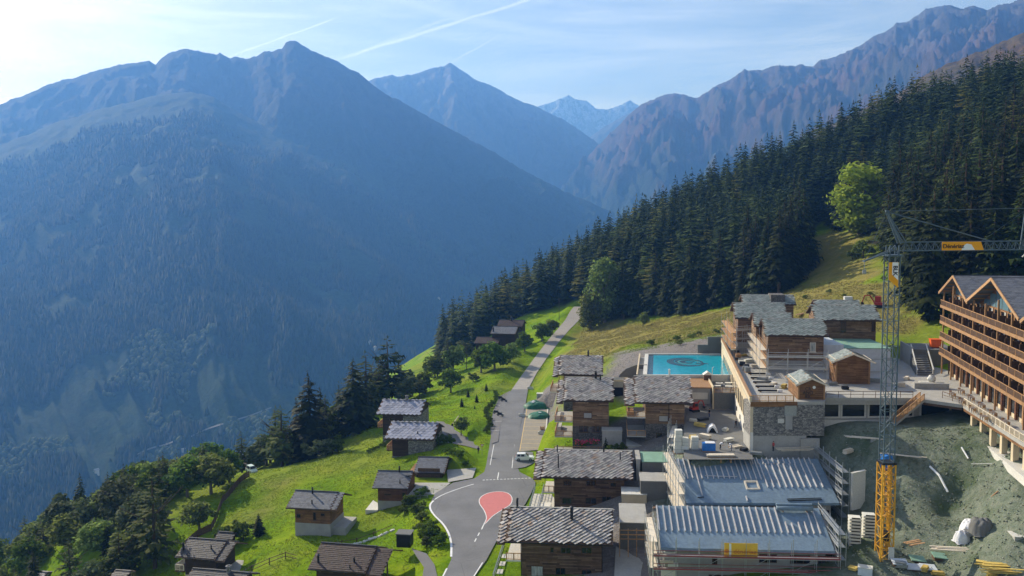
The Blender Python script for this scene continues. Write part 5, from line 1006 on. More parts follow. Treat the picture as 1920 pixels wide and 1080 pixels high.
dirL = (LB - A_).normalized(); nL = Vector((-dirL.y, dirL.x, 0)); LL = (LB - A_).length; dirF = (B_ - A_).normalized(); inF = Vector((-dirF.y, dirF.x, 0))
if nL.x > 0: nL = -nL
# front: stone upper, concrete lower
def wallbox(a, b, z0, z1, th, inward): m = MB(); m.prism([tl(a, z0), tl(b, z0), tl(b + inward * th, z0), tl(a + inward * th, z0)], (0, 0, z1 - z0)); return m
wallbox(A_ + inF * .06, B_ + inF * .06, GW + 2.6, TZ_ - .55, 5, inF).build('stone_front', 'stone_wall', T, recalc=True)
wallbox(A_ + inF * .12, B_ - dirF * 3 + inF * .12, GW - 3, GW + 2.58, 5, inF).build('concrete_base', 'concrete', T, recalc=True)
fr = Frame((A_.x, A_.y, GW), math.atan2(dirF.y, dirF.x))
for (px, py, w, h, mat, nm) in ((1482, 770, 22, 19, 'metal_grey', 'vent_box'), (1479, 792, 13, 26, 'plaster_grey', 'blank_door'), (1464, 789, 11, 8, 'concrete_pale', 'wall_plate')):
    q = fr.hit_y(px, py, 0); wq = fr.wld(q); s = 150 / FPX; m = MB(); a = Vector((wq.x, wq.y, 0)) - dirF * (w * s / 2) - inF * .12; b = Vector((wq.x, wq.y, 0)) + dirF * (w * s / 2) - inF * .12
    m.prism([tl(a, wq.z - h * s / 2), tl(b, wq.z - h * s / 2), tl(b + inF * .2, wq.z - h * s / 2), tl(a + inF * .2, wq.z - h * s / 2)], (0, 0, h * s)); m.build(nm, mat, T, recalc=True)
m = MB(); a, b = A_ + dirF * 8.6, B_ - dirF * .2; m.prism([tl(a - inF * .4, GW - 3), tl(a + dirF * 3.2 - inF * .4, GW - 3), tl(a + dirF * 3.2 + inF * .1, GW - 3), tl(a + inF * .1, GW - 3)], (0, 0, 5.2)); m.build('buttress', 'concrete', T, recalc=True)
# left side wall: beige, white foot, dark slots
wallbox(A_, LB, GW + 3.2, TZ_ - .56, .5, -nL).build('side_wall', 'plaster_beige', T, recalc=True); wallbox(A_ - nL * .05, LB, GW - 3, GW + 3.19, .5, -nL).build('side_wall_foot', 'plaster', T, recalc=True)
for k in range(17):
    s = 3.0 + k * 3.6
    if s > LL - 3: break
    a = A_ + dirL * s + nL * .04; m = MB(); m.prism([tl(a, GW + 3.6), tl(a + dirL * 1.9, GW + 3.6), tl(a + dirL * 1.9 - nL * .3, GW + 3.6), tl(a - nL * .3, GW + 3.6)], (0, 0, 2.9)); m.build('slot_window', 'glass', T, recalc=True)
    if k % 2 == 0 and s < 40: a = A_ + dirL * (s + .4) + nL * .09; m = MB(); m.prism([tl(a, GW + 1.2), tl(a + dirL * .9, GW + 1.2), tl(a + dirL * .9 - nL * .3, GW + 1.2), tl(a - nL * .3, GW + 1.2)], (0, 0, .8)); m.build('cellar_window', 'glass', T, recalc=True)
m = MB(); m.prism([tl(A_ + nL * .15, TZ_ - .02), tl(LB + nL * .15, TZ_ - .02), tl(LB - nL * .25, TZ_ - .02), tl(A_ - nL * .25, TZ_ - .02)], (0, 0, .9)); m.build('parapet', 'plaster_beige', T, recalc=True)
m = MB(); m.prism([tl(A_ + nL * .22, TZ_ + .885), tl(LB + nL * .22, TZ_ + .885), tl(LB - nL * .32, TZ_ + .885), tl(A_ - nL * .32, TZ_ + .885)], (0, 0, .12)); m.build('parapet_rail', 'timber_honey', T, recalc=True)
panel_rail(T, tl(A_ + inF * .1 + dirF * .2, TZ_), tl(A_ + dirF * 7.4 + inF * .1, TZ_), 1.05, 'timber', 'balcony_railing', 6)
wallbox(A_ - inF * .06, A_ + dirF * 8 - inF * .06, TZ_ - .9, TZ_ - .02, .1, inF).build('timber_fascia', 'wood_honey', T, recalc=True)
# recessed facade on the right under the deck
dC = (C1 - C0).normalized(); nC = Vector((-dC.y, dC.x, 0))
S0 = C0 + nC * 1.3 - dC * .3; S1 = C1 + nC * 3.0 + dC * 11
wallbox(S0, S1, GW - 2, TZ_ - .56, .5, nC).build('recessed_wall', 'concrete', T, recalc=True)
for (s, w) in ((.3, 2.6), (3.6, 3.9), (8.4, 3.6), (12.8, 3.2), (17.6, 5.0), (23.0, 3.0)):
    a = S0.lerp(S1, s / (S1 - S0).length) - nC * .06; dS = (S1 - S0).normalized(); m = MB(); m.prism([tl(a, GH + .5), tl(a + dS * w, GH + .5), tl(a + dS * w + nC * .3, GH + .5), tl(a + nC * .3, GH + .5)], (0, 0, 2.3)); m.build('shop_window', 'glass', T, recalc=True)
    m = MB()
    for q0, q1, z0, z1 in ((-.3, 0, .2, 3.0), (w, w + .3, .2, 3.0), (0, w, 2.8, 3.0), (0, w, .2, .5)): a = S0 + dS * (s + q0) - nC * .16; m.prism([tl(a, GH + z0), tl(a + dS * (q1 - q0), GH + z0), tl(a + dS * (q1 - q0) + nC * .14, GH + z0), tl(a + nC * .14, GH + z0)], (0, 0, z1 - z0))
    m.build('window_surround', 'concrete_pale', T, recalc=True)
wallbox(C0 + nC * .2, C1 + nC * .2, TZ_ - 1.3, TZ_ - .56, .3, nC).build('deck_beam', 'concrete', T, recalc=True)
wallbox(C1 + nC * .25, E_ + Vector((0, .25, 0)), TZ_ - 1.0, TZ_ - .56, .3, nC).build('deck_beam', 'timber_dark', T, recalc=True)
pipe_rail(T, [tl(C0 + nC * .1, TZ_), tl(C1 + nC * .1, TZ_)], 1.1, 'timber_dark', 'railing', 2.2, 2); pipe_rail(T, [tl(C1 + dC * 5 + nC * .1, TZ_), tl(E_ + nC * .1, TZ_)], 1.1, 'timber_dark', 'railing', 2.4, 2)
dG = (G_ - E_).normalized(); nG = Vector((-dG.y, dG.x, 0)); nG = nG if nG.x > 0 else -nG; LG = (G_ - E_).length
for k in range(int(LG / 1.75)):
    a, b = E_ + dG * (k * 1.75) + nG * .1, E_ + dG * (k * 1.75 + 1.68) + nG * .1; panel_rail(T, tl(a, TZ_), tl(b, TZ_), 1.1, 'timber_pale', 'railing_panel', 2)
wallbox(E_ + nG * .05, G_ + nG * .05, TZ_ - 1.0, TZ_ - .56, .3, nG).build('timber_fascia', 'wood_honey', T, recalc=True)
for k in range(8):
    a = E_ + dG * (1.5 + k * 4.2) + nG * .7; m = MB(); m.prism([tl(a, GH), tl(a + dG * .8, GH), tl(a + dG * .8 + nG * .8, GH), tl(a + nG * .8, GH)], (0, 0, TZ_ - .57 - GH)); m.build('pillar', 'plaster_beige', T, recalc=True)
    a = E_ + dG * (2.9 + k * 4.2) + nG * 2.55; m = MB(); m.prism([tl(a, GH + .2), tl(a + dG * 2.2, GH + .2), tl(a + dG * 2.2 + nG * .2, GH + .2), tl(a + nG * .2, GH + .2)], (0, 0, 2.5)); m.build('shop_window', 'glass_blue' if k % 3 == 1 else 'glass', T, recalc=True)
wallbox(E_ + nG * 2.6 - dG * 8, G_ + nG * 2.6, GW - 1.5, TZ_ - .56, .4, nG).build('recessed_wall', 'wood_honey', T, recalc=True)
m = MB(); wa, wb = X2(1806, 798, GH), X2(1935, 908, GH); P = [tl(wa - Vector((14, -.5, 0)), GH), tl(wa, GH), tl(wb, GH), tl(wb + Vector((14, 0, 0)), GH), tl(G_ + nG * 8, GH), tl(E_ + nG * 2.5 + Vector((0, 8, 0)), GH), tl(C0 + nC * 1.2, GH), tl(C0 + nC * .3 + dC * 8, GH)]; m.prism(P, (0, 0, -1.2)); m.build('walkway', 'concrete_pale', T, recalc=True)
# stairs from the deck
st = thing('outdoor_stair', 'timber railed stair descending from the deck behind the crane', 'stair', (C1.x, C1.y, GW), 0); a = Vector((C1.x + 1.2, C1.y - .8, TZ_)); b = X2(1672, 793, GH + .3); b = Vector((b.x, b.y - .3, GH + .3))
N = 14
for k in range(N): p = a.lerp(b, (k + .5) / N) - Vector((C1.x, C1.y, GW)); m = MB(); m.cbox((p.x, p.y, p.z - .1), (.55, 1.5, .14)); m.build('step', 'concrete', st)
for o_ in (-.75, .75):
    m = MB(); p0 = a - Vector((C1.x, C1.y, GW)) + Vector((0, o_, 0)); p1 = b - Vector((C1.x, C1.y, GW)) + Vector((0, o_, 0)); m.bar(p0 - Vector((0, 0, .2)), p1 - Vector((0, 0, .2)), .12, .35); m.build('stringer', 'concrete', st, recalc=True); panel_rail(st, p0, p1, 1.05, 'timber', 'stair_railing', 8)
m = MB()
for o_ in (-.7, .7): p1 = b - Vector((C1.x, C1.y, GW)); m.bar((p1.x, p1.y + o_, 1.0), (p1.x, p1.y + o_, p1.z), .2)
m.build('stair_posts', 'concrete', st, recalc=True)
# --- chalets standing on the terrace
kw = dict(rot=-9, cover='lauze_new', wall='wood_tan', fascia='timber_dark')
chalet('chalet', 'new slab roofed timber house at the front of the terrace', 'chalet', 1436, 1553, 630, 173, 598, TZ_, il=.7, ir=.9, low='plaster_grey', lowz=2.3, wins=[(1524, 651, 11, 18, dict(mull=0, frame='timber_pale', pane='curtain'))], seed=51, **kw)
chalet('chalet', 'low slab roofed wing between the front and rear terrace houses', 'chalet', 1415, 1490, 612, 184, 587, TZ_, il=.5, ir=.6, seed=53, **kw)
chalet('chalet', 'new slab roofed house at the left rear of the terrace', 'chalet', 1379, 1478, 597, 198, 568, TZ_, il=.8, ir=.8, low='plaster_grey', lowz=2.3, seed=55, wins=[(1440, 650, 6, 14, dict(mull=0))], **kw)
T2, fr2, q2 = chalet('chalet', 'rearmost slab roofed house with a dormer below the forest', 'chalet', 1393, 1492, 571, 219, 553, TZ_ + 2, il=.6, ir=.6, seed=57, **kw)
m = MB(); m.box(.5, 4, 1.0, q2['d'] + 1.5, q2['ez'], q2['rz'] + .35); m.build('dormer', 'stone_dark', T2)
chalet('chalet', 'wide new slab roofed house on the right of the terrace', 'chalet', 1531, 1651, 601, 186, 572, TZ_, il=.6, ir=1.0, wins=[(1581, 613, 11, 22, dict(mull=0, frame='timber_dark')), (1640, 612, 8, 20, dict(mull=0))], seed=59, **kw)
T2, fr2, q2 = chalet('chalet', 'rear slab roof with a white chimney box behind the wide new house', 'chalet', 1529, 1613, 575, 200, 563, TZ_ + 1, il=.5, ir=.6, seed=61, **kw)
m = MB(); m.box(2.2, 4.0, q2['d'] + .5, q2['d'] + 1.8, q2['rz'] - 1, q2['rz'] + .8); m.build('chimney_box', 'concrete_pale', T2)
def gable_hut(label, apx, apy, Y, base, w, h, L, rot, wall='wood_honey', slope=.45, over=.5, sign=None):
    p = at(apx, apy, Y=Y); fr = Frame((p.x, p.y, base), RAD(rot)); T = thing('timber_hut', label, 'hut', fr.o, fr.rz); zr = p.z - base; hw = w / 2 + over; ze = zr - slope * hw; th = .16
    m = MB(); m.prism([(-w / 2, .5, -.2), (w / 2, .5, -.2), (w / 2, .5, zr - slope * w / 2 - th), (0, .5, zr - th), (-w / 2, .5, zr - slope * w / 2 - th)], (0, L - .8, 0)); m.build('wall', wall, T, recalc=True)
    m = MB(); m.prism([(-hw, 0, ze), (0, 0, zr), (hw, 0, ze), (hw, 0, ze - th), (0, 0, zr - th), (-hw, 0, ze - th)], (0, L, 0)); R = m.build('roof', 'timber', T, recalc=True); cs = hw * math.hypot(1, slope)
    for s in (-1, 1):
        v = Vector((s, 0, -slope)).normalized(); n = Vector((s * slope, 0, 1)).normalized(); u = Vector((0, -1, 0)) if s > 0 else Vector((0, 1, 0)); O = (0, L if s > 0 else 0, zr)
        roof_cover(R, O, u, v, n, L, cs, .55, .42, 'stone_slab_new', 'lauze', .65, False, 'stone_slab', .05, .06, 7)
        m = MB(); m.bar((s * hw * .8, .1, zr - slope * hw * .8 + .12), (s * hw * .8, L - .1, zr - slope * hw * .8 + .12), .14); m.build('snow_guard', 'timber_pale', R, recalc=True)
        m = MB(); m.bar((s * hw, -.06, ze - .1), (0, -.06, zr - .1), .1, .28); m.build('bargeboard', 'timber_pale', R, recalc=True)
    for s in (-1, 1): m = MB(); m.box(s * (w / 2 - .12) - .14, s * (w / 2 - .12) + .14, .36, .5, -.2, zr - slope * w / 2 - .2); m.build('corner_post', 'timber_honey', T)
    return T, zr
T2, zr = gable_hut('gabled timber hut with dark lettering on the stone front', 1523, 709, 147.5, TZ_ - .6, 4.6, 4, 8.5, -6, sign=True)
q = at(1517, 734, Y=147.4)
for r, s in enumerate(('CR', 'ANO', 'EX')):
    me = text_mesh(s, .78, mat='letter_dark', bold=.01); o = link('lettering', me, T2); o.rotation_euler = (math.pi / 2, 0, 0); o.location = (-.55, .47, zr - 2.0 - r * .68)
m = MB(); m.cone((.45, .46, zr - 1.7), (.45, .38, zr - 1.7), .26, .26, 14); m.build('round_badge', 'banner_white', T2, recalc=True)
gable_hut('plain gabled timber hut in front of the white wrapped building', 1601, 663, 160.5, TZ_, 6.2, 4, 6, -8, over=.9, slope=.42)
p = X2(1556, 706, TZ_); q = X2(1697, 708, TZ_); T2 = thing('site_building', 'white wrapped flat building with green roofing beside the crane', 'building', (p.x, p.y + 6, TZ_), RAD(-4)); Wd = (q - p).length
m = MB(); m.box(0, Wd, 0, 15, 0, 4.6); m.build('wall', 'white_wrap', T2); m = MB(); m.box(Wd * .35, Wd + .15, -.15, 15.1, 4.61, 4.75); m.build('roof_sheet', 'membrane_green', T2); m = MB(); m.box(0, Wd * .34, -.1, 15, 4.61, 5.4); m.build('roof_upstand', 'white_wrap', T2)
m = MB(); m.box(0, Wd, -.04, -.01, 2.4, 2.5); m.build('wrap_seam', 'metal_grey', T2)
m = MB(); m.cbox((0, 0, 0), (2.0, 1.4, .6)); 
# --- pool
pz = 18.4; c1, c2, c3, c4 = X2(1213, 703, pz), X2(1376, 703, pz), X2(1352, 664, pz), X2(1216, 664, pz); PT = thing('swimming_pool', 'turquoise swimming pool with a dark swirl mosaic', 'pool', (c1.x, c1.y, pz), 0)
pl = lambda v, z=0: (v.x - c1.x, v.y - c1.y, z)
m = MB(); m.poly([pl(c1, -.25), pl(c2, -.25), pl(c3, -.25), pl(c4, -.25)]); m.build('water', 'pool_water', PT)
def rimseg(a, b, w, nm, mat, z0=-5, z1=.1): m = MB(); d = (b - a).normalized(); n = Vector((d.y, -d.x, 0)); m.prism([pl(a, z0), pl(b, z0), pl(b + n * w, z0), pl(a + n * w, z0)], (0, 0, z1 - z0)); m.build(nm, mat, PT, recalc=True)
rimseg(c1, c2, .5, 'pool_rim', 'concrete_pale'); rimseg(c3, c4, .5, 'pool_rim', 'concrete_pale'); rimseg(c4, c1, .9, 'pool_rim', 'concrete_pale'); rimseg(c4 + Vector((-.95, 0, 0)), c1 + Vector((-.95, 0, 0)), 1.1, 'overflow_channel', 'concrete', -5, -.8)
rimseg(c4 + Vector((-2.1, 0, 0)), c1 + Vector((-2.1, 0, 0)), .3, 'outer_wall', 'plaster_beige', -5, .2)
m = MB(); m.poly([pl(c1 + Vector((.01, 0, 0)), -.235), pl(c1 + Vector((1.3, 0, 0)), -.235), pl(c4 + Vector((1.3, 0, 0)), -.235), pl(c4 + Vector((.01, 0, 0)), -.235)]); m.build('deep_edge', 'mosaic_dark', PT)
def swirl(ctr, r0, r1, w, a0, a1, mat, dz, nm):
    m = MB(); N = 44
    for k in range(N + 1):
        t_ = k / N; a = RAD(a0 + (a1 - a0) * t_); r = r0 + (r1 - r0) * t_; ww = w * math.sin(math.pi * min(1, max(.04, t_))) ** .6 + .05
        for s in (-1, 1): m.v.append((ctr.x - c1.x + math.cos(a) * (r + s * ww / 2) * 1.35, ctr.y - c1.y + math.sin(a) * (r + s * ww / 2) * 1.7, dz))
        if k: q = 2 * k; m.f.append((q - 2, q - 1, q + 1, q))
    m.build(nm, mat, PT)
ct = X2(1290, 677, pz); swirl(ct, 3.3, 2.9, 1.3, 60, 330, 'mosaic_dark', -.232, 'mosaic_swirl'); swirl(ct, 2.5, 1.9, .7, -40, 230, 'mosaic_dark', -.231, 'mosaic_swirl'); swirl(ct, 1.2, .7, .9, 0, 350, 'mosaic_dark', -.230, 'mosaic_swirl'); swirl(ct, 1.75, 1.7, .22, 0, 360, 'mosaic_pale', -.229, 'mosaic_ring'); swirl(ct + Vector((1.6, -4.6, 0)), 1.3, 2.2, .8, 100, 20, 'mosaic_dark', -.228, 'mosaic_tail')
a = X2(1310, 664, pz); b = X2(1356, 660, pz); Tm = thing('retaining_wall', 'stepped grey retaining wall at the far right corner of the pool', 'wall', (a.x, a.y + 1.2, pz - 1), 0); m = MB(); m.box(0, 2.6, 0, .6, -3, 3.2); m.build('low_step', 'concrete_dark', Tm); m = MB(); m.box(2.61, 6.4, 0, .6, -3, 5.2); m.build('high_step', 'concrete_dark', Tm)
# pool deck and passage at the right of the chalet
Tm = thing('pool_house', 'flat roofed pool terrace with beige railing wall right of the pool chalet', 'building', tuple(X2(1300, 728, 17.6)) [:2] + (GW,), RAD(-7)); 
m = MB(); m.box(-2, 3.6, 0, 12, 0, 4.2); m.build('wall', 'plaster_grey', Tm); m = MB(); m.box(-2.1, 3.8, -.1, 12, 4.21, 4.45); m.build('roof_edge', 'timber_honey', Tm); m = MB(); m.box(-1.2, 3.0, -.05, -.01, 1.9, 3.3); m.build('shutter', 'plaster', Tm)
m = MB(); m.box(4.1, 9.2, -1.5, 12, 0, 3.6); m.build('lower_wall', 'concrete_dark', Tm); m = MB(); m.box(3.85, 4.09, -1.6, 12, 0, 4.9); m.build('side_parapet', 'plaster_beige', Tm); panel_rail(Tm, (4.2, -1.4, 3.6), (9.1, -1.4, 3.6), 1.0, 'timber', 'balcony_railing', 4)
for k, (x, y) in enumerate(((5.2, 2.5), (7.6, 2.2), (6.0, 5.5), (8.0, 6.0))):
    t_ = thing('sun_table', 'white garden table %s on the pool terrace' % ('nearest the railing left', 'nearest the railing right', 'farther left', 'farther right')[k], 'table', Tm.matrix_basis @ Vector((x, y, 3.6)), RAD(-7)); m = MB(); m.cbox((0, 0, .72), (1.5, .9, .08)); m.build('tabletop', 'plaster', t_)
    for sx in (-.6, .6):
        for sy in (-.35, .35): m = MB(); m.box(sx - .05, sx + .05, sy - .05, sy + .05, 0, .68); m.build('leg', 'metal_grey', t_)
p = X2(1325, 706, 18.4); Tm = thing('hot_tub_hut', 'little white roofed hut at the pool front edge', 'hut', (p.x, p.y - .6, 17.6), RAD(-7)); m = MB(); m.box(-.8, .8, -.8, .8, 0, 1.4); m.build('wall', 'timber_dark', Tm); m = MB(); m.prism([(-1, -1, 1.41), (1, -1, 1.41), (0, -1, 2.1)], (0, 2, 0)); m.build('roof', 'plaster', Tm, recalc=True)
for k, (px, lab) in enumerate(((1335, 'left'), (1353, 'right'))):
    p = X2(px, 703, 18.4); Tm = thing('shower_post', 'white shower post on the %s of the pool front edge' % lab, 'post', (p.x, p.y - .3, 18.3), 0); m = MB(); m.bar((0, 0, 0), (0, 0, 1.9), .14, sides=8); m.build('pole', 'plaster', Tm, recalc=True); m = MB(); m.bar((0, 0, 1.86), (.35, 0, 1.95), .08); m.build('head', 'plaster', Tm, recalc=True)
p = X2(1155, 728, 14); Tm = thing('garage_ramp', 'rounded concrete ramp portal behind the slab roofed chalets', 'portal', (p.x, p.y + 2, 11), RAD(-6)); m = MB(); m.box(-2.6, 3.0, 0, 4, 0, 4.2); m.build('wall', 'concrete', Tm); m = MB(); m.box(-1.6, 1.9, -.06, -.01, .3, 2.8); m.build('opening', 'dark_inside', Tm); m = MB(); m.box(-2.7, 3.1, -.1, 4, 4.21, 4.6); m.build('coping', 'plaster_beige', Tm)
p = X2(1180, 700, 16.5); Tm = thing('retaining_wall', 'curved dark retaining wall left of the pool', 'wall', (p.x, p.y, 12), RAD(-6)); m = MB(); m.prism([(-3, 0, 0), (4.2, 0, 0), (4.2, 0, 6.6), (1.5, 0, 6.5), (-.8, 0, 5.6), (-2.2, 0, 4.2), (-3, 0, 2.4)], (0, .5, 0)); m.build('wall', 'concrete_dark', Tm, recalc=True)

# ------------------------------------------------------------------ hotel
HA = 12.6; fl = TZ_; O = at(1779, 701, z=fl); hr = Frame((O.x, O.y, fl), RAD(270 - HA)); H = thing('hotel', 'large timber hotel with tiers of balconies and steep gables on the right', 'hotel', hr.o, hr.rz)
BAY = 3.25; NB = 16; BF = [4.2, 7.35, 10.5, 13.65]; OUT = 1.7; LEN = BAY * NB; top = 16.6
m = MB(); m.box(.0, LEN, .0, 16, -.5, top); m.build('wall', 'wood_honey', H); m = MB(); m.box(-.08, LEN, -.12, 15.9, -1.5, 3.6); m.build('ground_storey', 'plaster_beige', H)
for i, z in enumerate(BF):
    m = MB(); m.box(-.9, LEN, -OUT, -.0, z - .28, z); m.build('balcony_slab', 'timber_honey', H)
    m = MB(); m.box(-.95, LEN, -OUT - .07, -OUT - .01, z - .42, z + .12); m.build('balcony_fascia', 'timber_honey', H)
    m = MB(); m.bar((-.9, -OUT + .02, z + 1.12), (LEN, -OUT + .02, z + 1.12), .13, .1); m.build('handrail', 'timber_honey', H, recalc=True)
    for k in range(NB):
        a = k * BAY - (.9 if k == 0 else 0); b = (k + 1) * BAY
        m = MB(); n = 11
        for q in range(n): x = a + (b - a) * (q + .5) / n; m.box(x - .105, x + .105, -OUT + .0, -OUT + .035, z + .16, z + 1.04)
        m.build('railing_panel', 'wood_dark' if False else 'timber_dark', H)
        m = MB(); m.box(b - .07, b + .07, -OUT - .04, -OUT + .10, z - .3, z + 1.2); m.build('railing_post', 'timber_honey', H)
        # room front: glazed door, curtain, timber jambs, fin between rooms
        x0, x1 = k * BAY + .45, (k + 1) * BAY - .45; hh = 2.25 if i < 3 else 2.3
        m = MB(); m.box(x0, x1 - .9, -.04, -.01, z + .06, z + hh); m.build('balcony_door', 'glass', H); m = MB(); m.box(x1 - .88, x1, -.05, -.012, z + .06, z + hh); m.build('curtain', 'curtain', H)
        m = MB(); m.box(x0 - .13, x0 - .01, -.09, -.01, z, z + hh + .15); m.box(x1 + .01, x1 + .13, -.09, -.01, z, z + hh + .15); m.box(x0, x1, -.09, -.01, z + hh + .01, z + hh + .15); m.build('door_frame', 'timber_honey', H)
        m = MB(); m.box(b - .06, b + .06, -OUT * .72, -.1, z, z + 1.9); m.build('partition', 'timber_dark', H)
for k in range(0, NB + 1, 2): m = MB(); m.box(k * BAY - .13, k * BAY + .13, -OUT + .25, -OUT + .5, 0, top + (1.5 if k % 4 == 2 else .2)); m.build('column', 'timber_honey', H)
for k in range(NB):
    x0, x1 = k * BAY + .7, (k + 1) * BAY - .55; m = MB(); m.box(x0, x1, -.16, -.125, .1 if k % 5 == 3 else .7, 2.9); m.build('window', 'glass', H); m = MB(); m.box(x0 - .18, x0 - .01, -.3, -.125, .1, 3.1); m.box(x1 + .01, x1 + .18, -.3, -.125, .1, 3.1); m.box(x0, x1, -.3, -.125, 2.92, 3.1); m.build('window_surround', 'wood_honey', H)
    m = MB(); m.box(x1 + .2, x1 + .75, -.4, -.13, -.1, 3.6); m.build('pier', 'wood_red' if k % 2 else 'timber_honey', H)
m = MB(); m.box(-.5, LEN, -.42, -.13, 3.61, 3.9); m.build('lintel_beam', 'timber_honey', H)
def hgable(xc, hw, za, ze, front):
    m = MB(); th = .3; m.prism([(xc - hw, front, ze), (xc, front, za), (xc + hw, front, ze), (xc + hw, front, ze - th), (xc, front, za - th), (xc - hw, front, ze - th)], (0, 17 - front, 0)); R = m.build('roof', 'roof_felt', H, recalc=True)
    for s in (-1, 1):
        m = MB(); m.bar((xc + s * hw, front - .1, ze - .2), (xc, front - .1, za - .2), .14, .5); m.build('bargeboard', 'timber', R, recalc=True)
        v = Vector((s * hw, 0, ze - za)).normalized(); n = Vector((s * (za - ze), 0, hw)).normalized(); u = Vector((0, -1, 0)) if s > 0 else Vector((0, 1, 0)); roof_cover(R, (xc, 16.8 if s > 0 else front, za), u, v, n, 16.8 - front, math.hypot(hw, za - ze), .7, .5, 'slate_small', 'rect', .5, False, 'slate', .02, .025, 5)
        for q in range(1, 5): m = MB(); x = xc + s * hw * q / 5; m.bar((x, front + .2, za - (za - ze) * q / 5 - .42), (x, .2, za - (za - ze) * q / 5 - .42), .16, .2); m.build('purlin', 'timber_honey', R, recalc=True)
    m = MB(); m.prism([(xc - hw + .3, .02, top - .05), (xc + hw - .3, .02, top - .05), (xc + hw - .3, .02, ze - th), (xc, .02, za - th - .05), (xc - hw + .3, .02, ze - th)], (0, .3, 0)); m.build('gable_wall', 'wood_honey', H, recalc=True)
    for q in range(-3, 4):
        x = xc + q * hw / 4.2; zt = za - abs(q) * (za - ze) / 4.2 - .75
        if zt > top + .5: m = MB(); m.box(x - hw / 9, x + hw / 9, -.03, .01, top - .3, zt); m.build('gable_window', 'glass_blue', H)
    m = MB(); m.bar((xc, front, za + .02), (xc, 17, za + .02), .3, .1); m.build('ridge_cap', 'metal_dark', R, recalc=True)
hgable(8.6, 9.6, 20.3, 16.3, -2.0); hgable(31.5, 13.2, 21.6, 16.6, -2.2); hgable(54, 9.2, 20.3, 16.3, -2.0)
# tables on the hotel terrace
rs = random.Random(8)
for k in range(9):
    x = 20 + k * 2.9; p = hr.wld((x, -3.0 - (k % 2) * 2.2, 0)); t_ = thing('terrace_table', 'dark terrace table along the hotel front, number %d from the entrance' % (k + 1), 'table', p, hr.rz, 'terrace tables along the hotel front'); t_['label'] = 'dark table with thin legs on the hotel terrace'
    m = MB(); m.cbox((0, 0, .74), (1.4, .8, .06)); m.build('tabletop', 'tabletop', t_)
    for sx in (-.55, .55):
        for sy in (-.3, .3): m = MB(); m.box(sx - .03, sx + .03, sy - .03, sy + .03, 0, .71); m.build('leg', 'metal_dark', t_)
    for s in (-1, 1):
        c = thing('terrace_chair', 'light chair at a hotel terrace table', 'chair', hr.wld((x + s * 1.15, -3.0 - (k % 2) * 2.2, 0)), hr.rz + (0 if s < 0 else math.pi), 'chairs on the hotel terrace'); m = MB(); m.cbox((0, 0, .45), (.42, .42, .05)); m.build('seat', 'timber', c); m = MB(); m.box(-.22, -.17, -.21, .21, .48, .9); m.build('backrest', 'timber', c)
        for sx in (-.18, .18):
            for sy in (-.18, .18): m = MB(); m.box(sx - .02, sx + .02, sy - .02, sy + .02, 0, .42); m.build('leg', 'timber', c)
# concrete podium, orange tarp, steps left of the hotel
p = X2(1735, 668, TZ_ + 2.5); Tm = thing('podium', 'concrete podium left of the hotel corner', 'podium', (p.x, p.y + 2, TZ_ - 1), RAD(-10)); m = MB(); m.box(-1.5, 7, 0, 9, 0, 4.6); m.build('block', 'concrete_dark', Tm); m = MB(); m.box(-1.8, -1.51, -.1, 9, 0, 5.0); m.build('side_wall', 'concrete', Tm)
p2 = Tm.matrix_basis @ Vector((3.6, 3, 4.62)); o_ = thing('orange_container', 'bright orange waste container on the concrete podium', 'container', p2, RAD(-10)); m = MB(); m.prism([(-.9, -.7, .12), (.9, -.7, .12), (1.05, -.8, 1.7), (-1.05, -.8, 1.7)], (0, 1.5, 0)); m.build('bin', 'orange_plastic', o_, recalc=True); m = MB(); m.cbox((0, 0, 1.76), (2.2, 1.7, .1)); m.build('lid', 'orange_plastic', o_)
for s in (-.7, .7): m = MB(); m.cbox((s, 0, .06), (.2, 1.2, .12)); m.build('skid', 'metal_dark', o_)
p0, p1 = X2(1735, 704, TZ_), X2(1722, 655, TZ_ + 3.2); p1 = Vector((p1.x, p1.y, TZ_ + 3.2)); p0 = Vector((p0.x, p0.y, TZ_)); Tm = thing('outdoor_stair', 'straight concrete stair with pale handrails left of the hotel', 'stair', p0, 0); d_ = p1 - p0
for k in range(12): f = k / 12; c = d_ * f; m = MB(); m.box(c.x - 1.5, c.x + 1.5, c.y, c.y + d_.y / 12 - .01, -.5, c.z + .28); m.build('step', 'concrete_dark', Tm)
for s in (-1.6, 1.6): m = MB(); m.bar((s, 0, 1.1), (d_.x + s, d_.y, d_.z + 1.1), .2, .22); m.bar((s, .2, 0), (s, .2, 1.1), .12); m.bar((d_.x + s, d_.y - .2, d_.z - .2), (d_.x + s, d_.y - .2, d_.z + 1.1), .12); m.build('handrail', 'concrete_pale', Tm, recalc=True)
p = X2(1745, 728, TZ_); Tm = thing('fountain', 'low concrete planter with a rounded sculpture on the terrace', 'planter', (p.x, p.y, TZ_), RAD(-8)); m = MB(); m.box(-3, 3, -.6, .6, 0, 1.0); m.build('front_trough', 'concrete', Tm); m = MB(); m.box(-1.2, .6, 2, 3.0, 0, .8); m.build('rear_trough', 'concrete_pale', Tm)
bm_ = bmesh.new(); bmesh.ops.create_icosphere(bm_, subdivisions=2, radius=.75); 
for v in bm_.verts: v.co *= 1 + .12 * math.sin(v.co.x * 7) * math.cos(v.co.z * 5)
me = bpy.data.meshes.new('stone_ball'); bm_.to_mesh(me); bm_.free(); me.materials.append(M['concrete_pale']); o_ = link('stone_ball', me, Tm); o_.location = (.6, 1.4, 1.5); m = MB(); m.box(.1, 1.1, 1.0, 1.8, 0, .9); m.build('ball_plinth', 'concrete', Tm)
